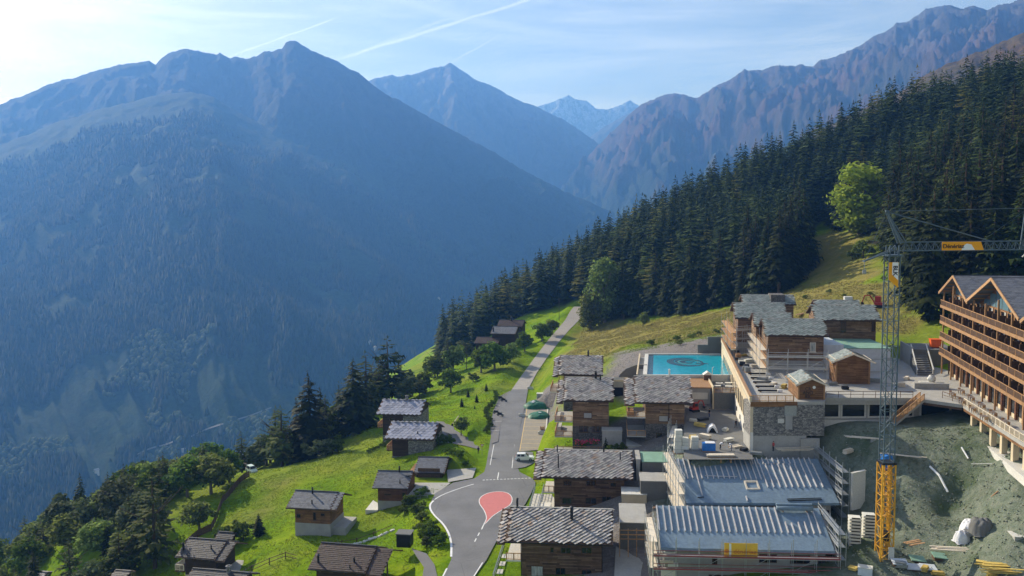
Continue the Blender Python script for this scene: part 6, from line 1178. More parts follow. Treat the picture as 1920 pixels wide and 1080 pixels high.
# ------------------------------------------------------------------ two unfinished houses with membrane roofs
def unfinished(label, eL, eR, ye, Ye, yr, base, rot, slope, back, nb, blen, seed, wallmat='plaster_grey', il=.6, ir=1.0):
    E = at((eL + eR) / 2, ye, Y=Ye); fr = Frame((E.x, E.y, base), RAD(rot)); w = (eR - eL) * Ye / FPX; ez = E.z - base; d = ridge_solve(fr, ez, slope, yr)
    T = thing('unfinished_house', label, 'house', fr.o, fr.rz); rz_ = ez + slope * d; th = .3; x0, x1 = -w / 2, w / 2; rng = random.Random(seed)
    # softly wrinkled membrane sheet on a solid deck
    m = MB(); S = [(0, ez), (d, rz_), (d + back, rz_ - slope * back)]; m.prism([(x0, y, z) for y, z in S] + [(x0, y, z - th) for y, z in reversed(S)], (w, 0, 0)); R = m.build('roof_deck', 'timber_dark', T, recalc=True)
    nx, ny = 120, 40; X, Y = np.meshgrid(np.linspace(x0 - .06, x1 + .06, nx), np.linspace(-.08, d, ny)); Z = ez + slope * Y + .03 + .05 * fbm(X / 1.2, Y / 3.5, 3, seed) + .05 * fbm((X + Y * .4) / .5, Y / 2, 3, seed + 3, ridged=True) * (Y < d * .45)
    me = meshnp('roof_membrane', np.stack([X.ravel(), Y.ravel(), Z.ravel()], 1), grid_faces(ny, nx), 'membrane'); link('roof_membrane', me, R)
    Y2 = np.linspace(d, d + back, 12); X2_, Y2 = np.meshgrid(np.linspace(x0 - .06, x1 + .06, 60), Y2); Z2 = rz_ - slope * (Y2 - d) + .04; link('roof_membrane', meshnp('roof_membrane', np.stack([X2_.ravel(), Y2.ravel(), Z2.ravel()], 1), grid_faces(12, 60), 'membrane'), R)
    m = MB(); m.box(x0 - .05, x1 + .05, -.14, -.09, ez - .35, ez + .05); m.build('eave_board', 'membrane', R)
    for (u, ya, yb) in nb:
        x = x0 + w * u + rng.uniform(-.05, .05); m = MB(); m.bar((x, d * ya, ez + slope * d * ya + .19), (x, d * yb, ez + slope * d * yb + .19), .15, .26); m.build('batten', 'batten', R, recalc=True)
    y1 = d + back - .6; zf = lambda y: (ez + slope * y if y < d else rz_ - slope * (y - d)) - th - .01
    m = MB(); m.prism([(x0 + il, .7, -4), (x0 + il, y1, -4), (x0 + il, y1, zf(y1)), (x0 + il, d, zf(d)), (x0 + il, .7, zf(.7))], (w - il - ir, 0, 0)); m.build('wall', wallmat, T, recalc=True)
    return T, fr, dict(ez=ez, rz=rz_, d=d, w=w, R=R, slope=slope)
bt = [((k + .12) / 26.2, .36, .98) for k in range(26)]
bt[22] = (bt[22][0], .36, .62); bt[21] = (bt[21][0], .36, .60); bt[23] = (bt[23][0], .36, .64); bt[20] = (bt[20][0], .36, .62)
U1, f1, q1 = unfinished('front unfinished house with blue grey membrane roof and yellow banner', 1236, 1565, 1030, 118, 951, 2.0, -4.6, .37, 6, bt, 0, 3)
xw = q1['w'] / 2
for (px, py, w, h) in ((1340, 1052, 10, 14), (1440, 1047, 34, 17), (1500, 1049, 38, 17), (1545, 1050, 24, 17), (1350, 1084, 44, 14), (1440, 1086, 40, 14), (1500, 1086, 40, 14)):
    p = f1.hit_y(px, py, .7); window(U1, (p.x, .7, p.z), '-y', w * 118 / FPX, h * 118 / FPX, frame='timber_dark', pane='dark_inside', mull=2, sill=False)
for (px, py, w, h, mt) in ((1256, 1040, 24, 12, 'tarp_white'), (1262, 1060, 20, 10, 'tarp_white'), (1254, 1074, 30, 12, 'foam'), (1250, 1054, 26, 7, 'timber_pale')): p = f1.hit_y(px, py, .6); m = MB(); s = 118 / FPX; m.box(p.x - w * s / 2, p.x + w * s / 2, .55, .68, p.z - h * s / 2, p.z + h * s / 2); m.build('insulation_panel', mt, U1)
# rolled membrane bundle on the ridge
p = f1.hit_y(1488, 960, q1['d'] - .3); Tm = thing('membrane_roll', 'bundle of rolled blue membrane on the front roof ridge', 'roll', f1.wld((p.x, q1['d'] - .9, q1['rz'] - .1)), f1.rz); m = MB(); m.bar((-2.6, 0, .45), (2.6, 0, .45), .95, .8, 10); m.build('roll', 'membrane', Tm, recalc=True, smooth=True); m = MB(); m.bar((-2.7, .1, .95), (2.5, .1, .98), .5, .3, 8); m.build('top_roll', 'membrane', Tm, recalc=True)
for s in (-1.8, 1.7): m = MB(); m.box(s - .06, s + .06, -.55, .5, -.05, .04); m.build('bearer', 'timber', Tm)
# yellow company banner hung under the eave
p = f1.hit_y(1389, 1032, -1.25); Tm = thing('banner', 'yellow company banner hanging on the scaffold at the front eave', 'banner', f1.wld((p.x, -1.32, p.z)), f1.rz); s = 116 / FPX; m = MB(); m.box(-32 * s, 32 * s, -.03, .0, -15 * s, 15 * s); m.build('sheet', 'banner_yellow', Tm); me = text_mesh('dénériaz', .92, mat='letter_orange', bold=.01); o_ = link('lettering', me, Tm); o_.rotation_euler = (math.pi / 2, 0, 0); o_.location = (.55, -.045, -.15)
m = MB(); m.box(-22.5 * s, -18.5 * s, -.045, -.035, -14 * s, 14 * s); m.build('pale_stripe', 'banner_white', Tm); m = MB(); m.cone((-27 * s, -.035, -.1), (-27 * s, -.05, -.1), .32, .32, 12); m.build('emblem', 'letter_orange', Tm, recalc=True)
bt2 = [(.015, .52, 1.0), (.05, .52, 1.0), (.085, .52, 1.0), (.115, .14, .99)] + [(.15 + k * .037, .52, .96 if k < 1 else .8) for k in range(7)] + [(.41 + k * .035, .5, 1.0) for k in range(5)] + [(.575 + k * .041, .32, .86) for k in range(10)] + [(.53 + k * .037, .86, 1.0) for k in range(12)] + [(.405, .02, .12)]
U2, f2, q2 = unfinished('rear unfinished house with membrane roof and a skylight frame', 1284, 1575, 943, 133, 861, 6.0, -1.8, .37, 6.5, bt2, 0, 9)
def on2(px, py):
    lo, hi = 0, q2['d']
    for _ in range(30):
        y = (lo + hi) / 2; yy = proj(f2.wld((0, y, q2['ez'] + q2['slope'] * y)))[1]
        if yy > py: lo = y
        else: hi = y
    x = f2.hit_y(px, py, y).x; return Vector((x, y, q2['ez'] + q2['slope'] * y))
p = on2(1410, 912); m = MB(); s = .37
for (xa, xb, ya, yb) in ((-1.1, -.85, -1, 1), (.85, 1.1, -1, 1), (-.84, .84, -1, -.78), (-.84, .84, .78, 1)): m.prism([(p.x + xa, p.y + ya, p.z + s * ya), (p.x + xb, p.y + ya, p.z + s * ya), (p.x + xb, p.y + yb, p.z + s * yb), (p.x + xa, p.y + yb, p.z + s * yb)], (0, 0, .3))
m.build('skylight_frame', 'timber_pale', q2['R'], recalc=True)
for (xa, ya, xb, yb) in ((1322, 894, 1382, 896), (1475, 938, 1540, 936), (1477, 941, 1541, 939), (1308, 935, 1320, 934)): a, b = on2(xa, ya), on2(xb, yb); m = MB(); m.bar(a + Vector((0, 0, .2)), b + Vector((0, 0, .2)), .12, .1); m.build('loose_batten', 'batten' if ya < 900 else 'metal_dark', q2['R'], recalc=True)
p = on2(1350, 866); Tm = thing('timber_stack', 'stack of wrapped planks lying on the rear membrane roof', 'stack', f2.wld((p.x, p.y, p.z + .1)), f2.rz)
for k in range(4): m = MB(); m.cbox((.05 * (k % 2), 0, .75 + k * .14), (4.6, 1.2, .12)); m.build('plank_layer', ('timber_pale', 'timber', 'metal_grey', 'timber_pale')[k], Tm)
for s in (-1.7, 0, 1.7): m = MB(); m.cbox((s, 0, .3), (.2, 1.5, .75)); m.build('bearer', 'timber', Tm)
for (px, py, w, h) in ((1540, 962, 30, 12), (1500, 962, 30, 10)): p = f2.hit_y(px, py, .7); window(U2, (p.x, .7, p.z), '-y', w * 133 / FPX, h * 133 / FPX, pane='dark_inside', mull=2, sill=False)

# ------------------------------------------------------------------ scaffolds
def scaffold(label, a, b, z0, z1, depth, bays, lift=2.0, rail='metal_grey', board='timber_pale', side=1):
    """facade scaffold between ground points a and b"""
    a = Vector((a[0], a[1], 0)); b = Vector((b[0], b[1], 0)); d = (b - a); L = d.length; T = thing('scaffold', label, 'scaffold', (a.x, a.y, z0), math.atan2(d.y, d.x)); n = int((z1 - z0) / lift)
    for k in range(bays + 1):
        x = L * k / bays
        for y in (0, depth * side): m = MB(); m.bar((x, y, 0), (x, y, z1 - z0 + (.9 if y == 0 else 0)), .09, sides=6); m.build('upright', 'galvanised', T, recalc=True)
    for i in range(1, n + 1):
        z = lift * i - .2
        for y in (0, depth * side):
            m = MB(); m.bar((0, y, z), (L, y, z), .08, sides=6); m.build('ledger', 'galvanised', T, recalc=True)
        for g in (.5, 1.0): m = MB(); m.bar((0, -.05 * side, z + g), (L, -.05 * side, z + g), .10 if g < 1 else .08, sides=6); m.build('guard_rail', rail, T, recalc=True)
        m = MB(); y0, y1 = sorted((.08 * side, (depth - .08) * side)); m.box(0, L, y0, y1, z + .05, z + .11); m.build('platform', board, T)
        m = MB(); y0, y1 = sorted((-.06 * side, -.02 * side)); m.box(0, L, y0, y1, z + .1, z + .32); m.build('toe_board', rail, T)
    for k in range(0, bays, 2):
        for i in range(n): m = MB(); m.bar((L * k / bays, -.02, lift * i), (L * (k + 1) / bays, -.02, lift * (i + 1)), .06, sides=6); m.build('brace', 'galvanised', T, recalc=True)
    return T
Wl = lambda f, x, y: f.wld((x, y, 0))
scaffold('scaffold with red toe boards along the front of the bannered house', Wl(f1, -xw - 1.2, -1.6), Wl(f1, xw + .4, -1.6), 3.0, 8.6, 1.0, 8, 1.9, 'rail_red', 'concrete')
scaffold('scaffold along the left side of the bannered house', Wl(f1, -xw - .5, 8.8), Wl(f1, -xw - .5, -1.0), 3.0, 9.6, 1.1, 4, 1.9, 'metal_grey', 'timber_pale', -1)
scaffold('scaffold at the right side of the bannered house beside the panel stacks', Wl(f1, xw + .3, -1.0), Wl(f1, xw + .3, 9.5), 3.0, 10.4, 1.0, 4, 1.8, 'galvanised', 'metal_grey', -1)
x2 = q2['w'] / 2
scaffold('scaffold at the right side of the rear membrane roofed house', Wl(f2, x2 + .3, -.5), Wl(f2, x2 + .3, 15), 5.0, 14.6, 1.1, 5, 1.8, 'galvanised', 'metal_grey', -1)
scaffold('scaffold along the left side of the rear membrane roofed house', Wl(f2, -x2 - .4, 16), Wl(f2, -x2 - .4, -1), 5.0, 13.8, 1.0, 6, 1.9, 'metal_grey', 'timber_pale', -1)
scaffold('scaffold behind the rear membrane roofed house towards the stone block', Wl(f2, x2 - 9, 18.2), Wl(f2, x2 + 1.2, 18.2), 8.0, 15.6, .9, 5, 1.9, 'galvanised', 'metal_grey')
def sp(px, py, z): p = X2(px, py, z); return (p.x, p.y)
a_, b_ = sp(1437, 706, TZ_), sp(1411, 667, TZ_)
scaffold('timber and tube scaffold on the left of the front terrace house', b_, a_, TZ_, TZ_ + 7.2, 1.3, 4, 1.8, 'timber_honey', 'timber_pale', -1)
scaffold('low scaffold along the front of the front terrace house', sp(1440, 712, TZ_), sp(1552, 714, TZ_), TZ_, TZ_ + 5.2, .9, 3, 2.3, 'galvanised', 'timber_pale')
scaffold('scaffold on the left of the rear terrace house', sp(1362, 640, TZ_), sp(1381, 668, TZ_), TZ_, TZ_ + 7.2, 1.3, 3, 1.8, 'timber_honey', 'timber', -1)
scaffold('scaffold across the front of the rear terrace house', sp(1380, 668, TZ_), sp(1412, 666, TZ_), TZ_, TZ_ + 6, 1.0, 2, 2.0, 'galvanised', 'timber_pale')
scaffold('scaffold in the passage between pool chalet and box stack', sp(1251, 862, 9), sp(1262, 812, 11), 8.5, 14.8, 1.1, 5, 1.6, 'metal_grey', 'concrete_pale', -1)

# ------------------------------------------------------------------ tower crane
cp = at(1657, 1063, Y=116.5); CB = cp.z; K = thing('tower_crane', 'grey tower crane with yellow base mast and company banners', 'crane', cp, 0)
def lattice(m, w, z0, z1, step, r, rb):
    n = max(1, round((z1 - z0) / step)); c = [(-w / 2, -w / 2), (w / 2, -w / 2), (w / 2, w / 2), (-w / 2, w / 2)]
    for x, y in c: m.bar((x, y, z0), (x, y, z1), r, sides=4)
    for i in range(n):
        za, zb = z0 + (z1 - z0) * i / n, z0 + (z1 - z0) * (i + 1) / n
        for k in range(4):
            a, b = c[k], c[(k + 1) % 4]; m.bar((a[0], a[1], za), (b[0], b[1], za), rb); p, q = (a, b) if (i + k) % 2 else (b, a); m.bar((p[0], p[1], za), (q[0], q[1], zb), rb)
ztop = at(1670, 478, Y=116.5).z - CB; zy = at(1663, 868, Y=116.5).z - CB
m = MB(); m.cbox((0, 0, -.3), (5, 5, .7)); m.build('foundation', 'concrete', K)
ns = 5
for k in range(ns): m = MB(); lattice(m, 1.75, zy * k / ns + .02, zy * (k + 1) / ns - .02, 1.45, .17, .085); m.build('base_mast_section', 'crane_yellow', K, recalc=True)
m = MB(); lattice(m, .95, .1, zy + .2, 2.6, .14, .06); m.build('inner_mast', 'crane_yellow', K, recalc=True)
m = MB(); m.cbox((0, 0, zy + .1), (2.0, 2.0, .25)); m.build('transition_frame', 'metal_dark', K)
ns = 8
for k in range(ns): m = MB(); lattice(m, 1.5, zy + .25 + (ztop - zy - .25) * k / ns, zy + .25 + (ztop - zy - .25) * (k + 1) / ns - .02, 1.5, .13, .065); m.build('mast_section', 'crane_grey', K, recalc=True)
m = MB(); lattice(m, 1.2, ztop, ztop + 1.3, 1.3, .14, .09); m.cbox((0, 0, ztop - .05), (2.1, 2.1, .2)); m.build('slewing_ring', 'crane_grey', K, recalc=True)
zj = ztop + .55; JH = 1.15; hx = -.3; za = at(1657, 396, Y=116.5).z - CB
m = MB()
for s in (-.5, .5): m.bar((.9, s, zj + 1), (-.95, s * .4, za), .2); m.bar((1.6, s, zj + JH), (-.9, s * .35, za - .2), .12)
m.bar((-.95, -.2, za), (-.95, .2, za), .3); m.build('tower_head', 'crane_grey', K, recalc=True)
def jib(x0, x1, n, nm):
    for q in range(n):
        m = MB(); a, b = x0 + (x1 - x0) * q / n, x0 + (x1 - x0) * (q + 1) / n - .03; k = 5
        for s in (-.55, .55): m.bar((a, s, zj), (b, s, zj), .13)
        m.bar((a, 0, zj + JH), (b, 0, zj + JH), .15)
        for i in range(k):
            xa, xb = a + (b - a) * i / k, a + (b - a) * (i + 1) / k; xm = (xa + xb) / 2
            for s in (-.55, .55): m.bar((xa, s, zj), (xm, 0, zj + JH), .08); m.bar((xm, 0, zj + JH), (xb, s, zj), .08)
            m.bar((xa, -.55, zj), (xa, .55, zj), .07)
        m.build(nm, 'crane_grey', K, recalc=True)
jib(1.2, 31, 6, 'jib_section')
XJ = lambda px: (px - 1669) / FPX * 116.5
x2a = XJ(1912); m = MB()
for s in (-.5, .5): m.bar((x2a, s, zj), (x2a + .35, s * .3, za + .2), .16); m.bar((x2a + 1.0, s, zj), (x2a + .45, s * .3, za + .2), .12)
m.build('jib_mast', 'crane_grey', K, recalc=True)
for nm, a, b, w in (('pendant_line', (-.9, 0, za), (x2a + .4, 0, za + .2), .07), ('tie_bar', (-.85, 0, za - .1), (XJ(1853), 0, zj + JH), .16), ('stay_line', (x2a + .3, 0, za), (XJ(1835), 0, zj + JH), .05), ('back_stay', (-.95, 0, za), (-3.7, 0, zj - 1.2), .06)): m = MB(); m.bar(a, b, w, sides=5); m.build(nm, 'crane_grey', K, recalc=True)
m = MB()
for s in (-.5, .5): m.bar((.2, s, zj + .2), (-3.8, s * .3, zj - 1.35), .16)
m.bar((-3.8, -.3, zj - 1.35), (-3.8, .3, zj - 1.35), .2); m.build('folded_arm', 'crane_grey', K, recalc=True)
m = MB(); m.bar((-3.75, 0, zj - 1.3), (-3.75, 0, zj - 2.6), .05); m.cbox((-3.75, 0, zj - 2.8), (.45, .2, .5)); m.build('hook_block', 'metal_grey', K, recalc=True)
m = MB(); m.bar((x2a + .4, 0, zj - .1), (x2a + .4, 0, zj - .7), .12); m.bar((x2a + .4, 0, zj - .7), (x2a + .05, 0, zj - 1.0), .14); m.build('trolley_hook', 'concrete_pale', K, recalc=True)
bx0, bx1 = XJ(1757), XJ(1835); m = MB(); m.prism([(bx0, -.66, zj + .02), (bx1, -.66, zj + .02), (bx1 - .4, -.66, zj + JH), (bx0, -.66, zj + JH)], (0, .04, 0)); J = m.build('jib_banner', 'banner_orange', K, recalc=True)
m = MB(); m.prism([(bx1 - 3.0, -.68, zj + .04), (bx1 - 1.2, -.68, zj + .04), (bx1 - 1.7, -.68, zj + .8), (bx1 - 2.3, -.68, zj + .9), (bx1 - 2.8, -.68, zj + .6)], (0, .015, 0)); m.build('white_swoosh', 'banner_white', J, recalc=True)
o_ = link('lettering', text_mesh('Dénériaz', .78, mat='letter_dark', align='LEFT', bold=.01), J); o_.rotation_euler = (math.pi / 2, 0, 0); o_.location = (bx0 + .1, -.69, zj + .55)
zb1, zb0 = at(1666, 492, Y=115.5).z - CB, at(1666, 540, Y=115.5).z - CB; xb0, xb1 = -.8, .5
m = MB(); m.prism([(xb0, -.84, zb1), (xb1, -.84, zb1), (xb1, -.84, zb0), (xb0, -.84, zb0 + 1.1)], (0, .04, 0)); J = m.build('mast_banner', 'banner_orange', K, recalc=True); m = MB(); m.prism([(xb0 + .45, -.86, zb1 - .02), (xb1 - .03, -.86, zb1 - .02), (xb1 - .03, -.86, zb0 + 1.0), (xb0 + .45, -.86, zb0 + 1.8)], (0, .015, 0)); m.build('white_field', 'banner_white', J, recalc=True)
o_ = link('lettering', text_mesh('BLK', .8, mat='letter_dark', bold=.02), J); o_.rotation_euler = (math.pi / 2, RAD(90), 0); o_.location = (xb0 + .85, -.875, (zb0 + zb1) / 2 + .6)
m = MB(); m.cbox((.55, -.98, 2.3), (.8, .06, 1.8)); m.build('notice_board', 'concrete_pale', K); m = MB(); m.cbox((.0, 0, 4.5), (1.0, 1.0, 1.3)); m.build('switch_cabinet', 'metal_dark', K)
p = at(1663, 842, Y=136); Tm = thing('site_toilet', 'blue portable cabin seen through the crane mast', 'cabin', (p.x, 136, gz(p.x, 136)), RAD(5)); m = MB(); m.box(-.7, .7, -.7, .7, 0, 2.1); m.build('body', 'blue_sheet', Tm); m = MB(); m.prism([(-.75, -.75, 2.11), (.75, -.75, 2.11), (.75, -.75, 2.2), (0, -.75, 2.4), (-.75, -.75, 2.2)], (0, 1.5, 0)); m.build('roof', 'blue_sheet', Tm, recalc=True); m = MB(); m.box(-.4, .4, -.74, -.71, .1, 1.9); m.build('door', 'blue_sheet', Tm)
# ------------------------------------------------------------------ vehicles
def loft(m, secs):
    """closed cross-sections (same point count) joined along the body"""
    n = len(secs[0]); k0 = len(m.v)
    for s in secs: m.v += [tuple(p) for p in s]
    for i in range(len(secs) - 1):
        for k in range(n): a, b = k0 + i * n + k, k0 + i * n + (k + 1) % n; m.f.append((a, b, b + n, a + n))
    m.f.append(tuple(range(k0, k0 + n))[::-1]); m.f.append(tuple(range(k0 + (len(secs) - 1) * n, k0 + len(secs) * n)))
def car(label, p, rz, paint, L=4.2, Wd=1.78, H=1.62, name='parked_car', cat='car', boxy=False):
    T = thing(name, label, cat, p, rz); hw = Wd / 2; fl_ = .22
    prof = [(-L / 2, .42, .78), (-L / 2 + .08, .30, .95), (-L / 2 + .5, .24, 1.0), (-.3 * L, .22, 1.0), (.1 * L, .22, .99), (L / 2 - 1.0, .24, .95), (L / 2 - .35, .26, .88), (L / 2 - .05, .34, .74), (L / 2, .42, .62)]
    m = MB(); loft(m, [[(x, -hw * w_, a), (x, hw * w_, a), (x, hw * w_ * 1.0, (a + b) / 2), (x, hw * .93 * w_, b), (x, -hw * .93 * w_, b), (x, -hw * w_, (a + b) / 2)] for (x, a, b), w_ in zip(prof, (.9, .96, 1, 1, 1, 1, .98, .94, .86))]); m.build('body', paint, T, recalc=True, smooth=False)
    x2 = (.03 if not boxy else .12) * L; x0, x1, x3 = -L / 2 + .12, -L / 2 + .42, x2 + (.8 if not boxy else .5)
    m = MB(); loft(m, [[(x0, -hw * .86, .97), (x0, hw * .86, .97), (x0 + .02, hw * .84, 1.0), (x0 + .02, -hw * .84, 1.0)], [(x1, -hw * .9, .985), (x1, hw * .9, .985), (x1, hw * .74, H - .03), (x1, -hw * .74, H - .03)], [(x2, -hw * .9, .98), (x2, hw * .9, .98), (x2, hw * .74, H), (x2, -hw * .74, H)], [(x3, -hw * .86, .96), (x3, hw * .86, .96), (x3 - .02, hw * .84, .99), (x3 - .02, -hw * .84, .99)]]); m.build('cabin', paint, T, recalc=True)
    for s in (-1, 1):
        for (xa, xb) in ((x1 + .05, x1 + .75), (x1 + .85, x1 + 1.65), (x1 + 1.73, x2 + .05)):
            y0, y1 = s * (hw * .90 - .012 + .02), s * (hw * .77 + .02); m = MB(); m.prism([(xa, y0, 1.04), (xb, y0, 1.04), (min(xb, x2), y1, H - .12), (xa + .05, y1, H - .12)], (0, s * .015, 0)); m.build('side_window', 'glass', T, recalc=True)
        m = MB(); m.cbox((x2 + .2, s * (hw + .08), 1.08), (.16, .16, .13)); m.build('mirror', paint, T)
        for sx in (-L / 2 + .78, L / 2 - .8):
            m = MB(); m.cone((sx, s * (hw - .2), .33), (sx, s * (hw + .02), .33), .34, .34, 16); w = m.build('wheel', 'black_rubber', T, recalc=True); m = MB(); m.cone((sx, s * (hw + .021), .33), (sx, s * (hw + .035), .33), .21, .19, 12); m.build('rim', 'metal_grey', w, recalc=True)
        m = MB(); m.cbox((L / 2 - .06, s * hw * .68, .70), (.16, .38, .14)); m.build('headlight', 'lamp_clear', T); m = MB(); m.cbox((-L / 2 + .05, s * hw * .78, .88), (.12, .22, .22)); m.build('tail_light', 'tail_red', T)
    m = MB(); m.prism([(x2 + .06, -hw * .70, H - .09), (x2 + .06, hw * .70, H - .09), (x3 - .1, hw * .80, 1.05), (x3 - .1, -hw * .80, 1.05)], (.03, 0, .03)); m.build('windscreen', 'glass', T, recalc=True)
    m = MB(); m.prism([(x1 - .05, -hw * .68, H - .14), (x1 - .05, hw * .68, H - .14), (x0 + .06, hw * .78, 1.08), (x0 + .06, -hw * .78, 1.08)], (-.03, 0, .03)); m.build('rear_window', 'glass', T, recalc=True)
    m = MB(); m.box(-L / 2 + .1, L / 2 - .1, -hw * .9, hw * .9, .17, .25); m.build('underbody', 'black_rubber', T)
    return T
p = at(984, 863, z=.03); car('white compact SUV parked at the mouth of the parking strip', (p.x, p.y, .06), RAD(-4), 'car_white')
p = at(472, 889, Y=215); car('small pale van parked at the end of the meadow track', (p.x, 215, gz(p.x, 215) + .02), RAD(-50), 'car_pale', 3.9, 1.7, 1.75, 'parked_van', 'van', True)
def digger(label, p, rz, paint='red_paint', s=1.0):
    T = thing('mini_excavator', label, 'excavator', p, rz); T.scale = (s, s, s)
    for y in (-.75, .75): m = MB(); m.prism([(-1.1, y - .2, .15), (-.9, y - .2, .0), (.9, y - .2, 0), (1.1, y - .2, .15), (1.1, y - .2, .4), (.9, y - .2, .55), (-.9, y - .2, .55), (-1.1, y - .2, .4)], (0, .4, 0)); m.build('track', 'black_rubber', T, recalc=True)
    m = MB(); m.box(-1.1, .8, -.8, .8, .62, 1.15); m.build('house', paint, T); m = MB(); m.box(-.4, .7, -.75, .25, 1.16, 2.4); c = m.build('cab', paint, T)
    m = MB(); m.box(-.3, .6, -.78, -.755, 1.4, 2.25); m.build('side_window', 'glass', c); m = MB(); m.box(.705, .73, -.65, .15, 1.3, 2.25); m.build('front_window', 'glass', c)
    m = MB(); m.bar((.75, .45, 1.1), (1.7, .45, 2.6), .25); m.bar((1.7, .45, 2.6), (2.7, .45, 2.5), .22); m.build('boom', paint, T, recalc=True); m = MB(); m.bar((2.7, .45, 2.55), (3.2, .45, 1.1), .2); m.build('arm', paint, T, recalc=True); m = MB(); m.prism([(3.0, .15, 1.1), (3.4, .15, 1.1), (3.45, .15, .6), (3.0, .15, .45), (2.8, .15, .7)], (0, .6, 0)); m.build('bucket', 'metal_dark', T, recalc=True)
p = at(1648, 545, Y=228); digger('red excavator parked on the slope left of the crane mast', (p.x, 228, gz(p.x, 228)), RAD(150), s=1.25)
p = at(1302, 772, z=GW); digger('small red excavator in the yard beside the pool chalet', (p.x, p.y, GW + .06), RAD(20), s=.8)
def motorbike(label, p, rz):
    T = thing('motorcycle', label, 'motorcycle', p, rz)
    for x in (-.7, .7):
        m = MB(); m.cone((x, -.06, .32), (x, .06, .32), .32, .32, 14); w = m.build('wheel', 'black_rubber', T, recalc=True); m = MB(); m.cone((x, -.07, .32), (x, .07, .32), .16, .16, 10); m.build('hub', 'metal_grey', w, recalc=True)
    m = MB(); m.prism([(-.75, -.12, .55), (-.2, -.14, .35), (.35, -.14, .35), (.5, -.12, .75), (.1, -.12, .95), (-.3, -.12, .78), (-.85, -.12, .88)], (0, .26, 0)); m.build('body', 'metal_dark', T, recalc=True); m = MB(); m.box(-.75, -.1, -.13, .13, .83, .93); m.build('seat', 'black_rubber', T); m = MB(); m.bar((.7, 0, .32), (.42, 0, 1.05), .1); m.build('fork', 'metal_grey', T, recalc=True); m = MB(); m.bar((.42, -.38, 1.08), (.42, .38, 1.08), .05); m.build('handlebar', 'metal_dark', T, recalc=True)
for (px, py, l) in ((939, 749, 'upper parking bay, left of the pair'), (945, 753, 'upper parking bay, right of the pair'), (931, 776, 'lower parking bay, left of the pair'), (938, 780, 'lower parking bay, right of the pair')): p = at(px, py, z=.2); motorbike('black motorcycle in the ' + l, (p.x, p.y, .2), RAD(-30))

# ------------------------------------------------------------------ people
def figure(pose):
    """one continuous body: skin modifier over a posed skeleton"""
    J = {'pel': (0, 0, .95), 'spine': (0, 0, 1.15), 'chest': (0, 0, 1.36), 'neck': (0, 0, 1.50), 'head': (.015, 0, 1.60), 'crown': (.0, 0, 1.74),
         'shl': (0, .19, 1.42), 'ell': (-.02, .25, 1.14), 'hal': (.06, .26, .90), 'shr': (0, -.19, 1.42), 'elr': (-.02, -.25, 1.14), 'har': (.06, -.26, .90),
         'hil': (0, .10, .90), 'knl': (.03, .11, .50), 'anl': (-.02, .11, .09), 'tol': (.16, .12, .04), 'hir': (0, -.10, .90), 'knr': (.03, -.11, .50), 'anr': (-.02, -.11, .09), 'tor': (.16, -.12, .04)}
    if pose == 'walk': J.update(knl=(.16, .11, .53), anl=(.20, .11, .10), tol=(.38, .12, .07), knr=(-.04, -.11, .50), anr=(-.26, -.11, .14), tor=(-.12, -.12, .05), ell=(-.14, .25, 1.17), hal=(-.12, .26, .93), elr=(.10, -.25, 1.15), har=(.26, -.25, .98))
    if pose == 'bend': J.update(spine=(.10, 0, 1.10), chest=(.30, 0, 1.20), neck=(.43, 0, 1.23), head=(.53, 0, 1.22), crown=(.66, 0, 1.20), shl=(.32, .19, 1.20), ell=(.42, .24, .92), hal=(.55, .20, .70), shr=(.32, -.19, 1.20), elr=(.42, -.24, .92), har=(.55, -.18, .70), knl=(.12, .12, .52), knr=(.12, -.12, .52))
    Rr = dict(pel=.145, spine=.135, chest=.155, neck=.058, head=.098, crown=.07, shl=.075, ell=.05, hal=.038, shr=.075, elr=.05, har=.038, hil=.10, knl=.065, anl=.05, tol=.038, hir=.10, knr=.065, anr=.05, tor=.038)
    names = list(J); E = [('pel', 'spine'), ('spine', 'chest'), ('chest', 'neck'), ('neck', 'head'), ('head', 'crown'), ('chest', 'shl'), ('shl', 'ell'), ('ell', 'hal'), ('chest', 'shr'), ('shr', 'elr'), ('elr', 'har'), ('pel', 'hil'), ('hil', 'knl'), ('knl', 'anl'), ('anl', 'tol'), ('pel', 'hir'), ('hir', 'knr'), ('knr', 'anr'), ('anr', 'tor')]
    V = [Vector(J[n]) for n in names]; Ed = [(names.index(a), names.index(b)) for a, b in E]; rad = [Rr[n] for n in names]
    for s, sg in (('l', 1), ('r', -1)):   # five short fingers on each hand
        h = Vector(J['ha' + s]); d = (h - Vector(J['el' + s])).normalized(); sd_ = Vector((1, 0, 0)); hi = names.index('ha' + s)
        for k in range(5):
            o = h + sd_ * (k - 1.5) * .022 + d * .03 if k < 4 else h + sd_ * .05; t_ = o + d * (.085 - .01 * abs(k - 1.5)) + Vector((0, -sg * .015, 0)) if k < 4 else o + d * .05 + sd_ * .02
            V += [o, t_]; rad += [.010, .009]; Ed += [(hi, len(V) - 2), (len(V) - 2, len(V) - 1)]
    me = bpy.data.meshes.new('body'); me.from_pydata([tuple(v) for v in V], Ed, []); o = bpy.data.objects.new('body', me); COL.objects.link(o)
    sk = o.modifiers.new('skin', 'SKIN'); sv = me.skin_vertices[0].data
    for i, r in enumerate(rad): sv[i].radius = (r, r); sv[i].use_root = (i == 0)
    ss = o.modifiers.new('sub', 'SUBSURF'); ss.levels = 1; ss.render_levels = 1
    dg = bpy.context.evaluated_depsgraph_get(); out = bpy.data.meshes.new_from_object(o.evaluated_get(dg)); bpy.data.objects.remove(o); bpy.data.meshes.remove(me); return out, J
FIG = {k: figure(k) for k in ('stand', 'walk', 'bend')}
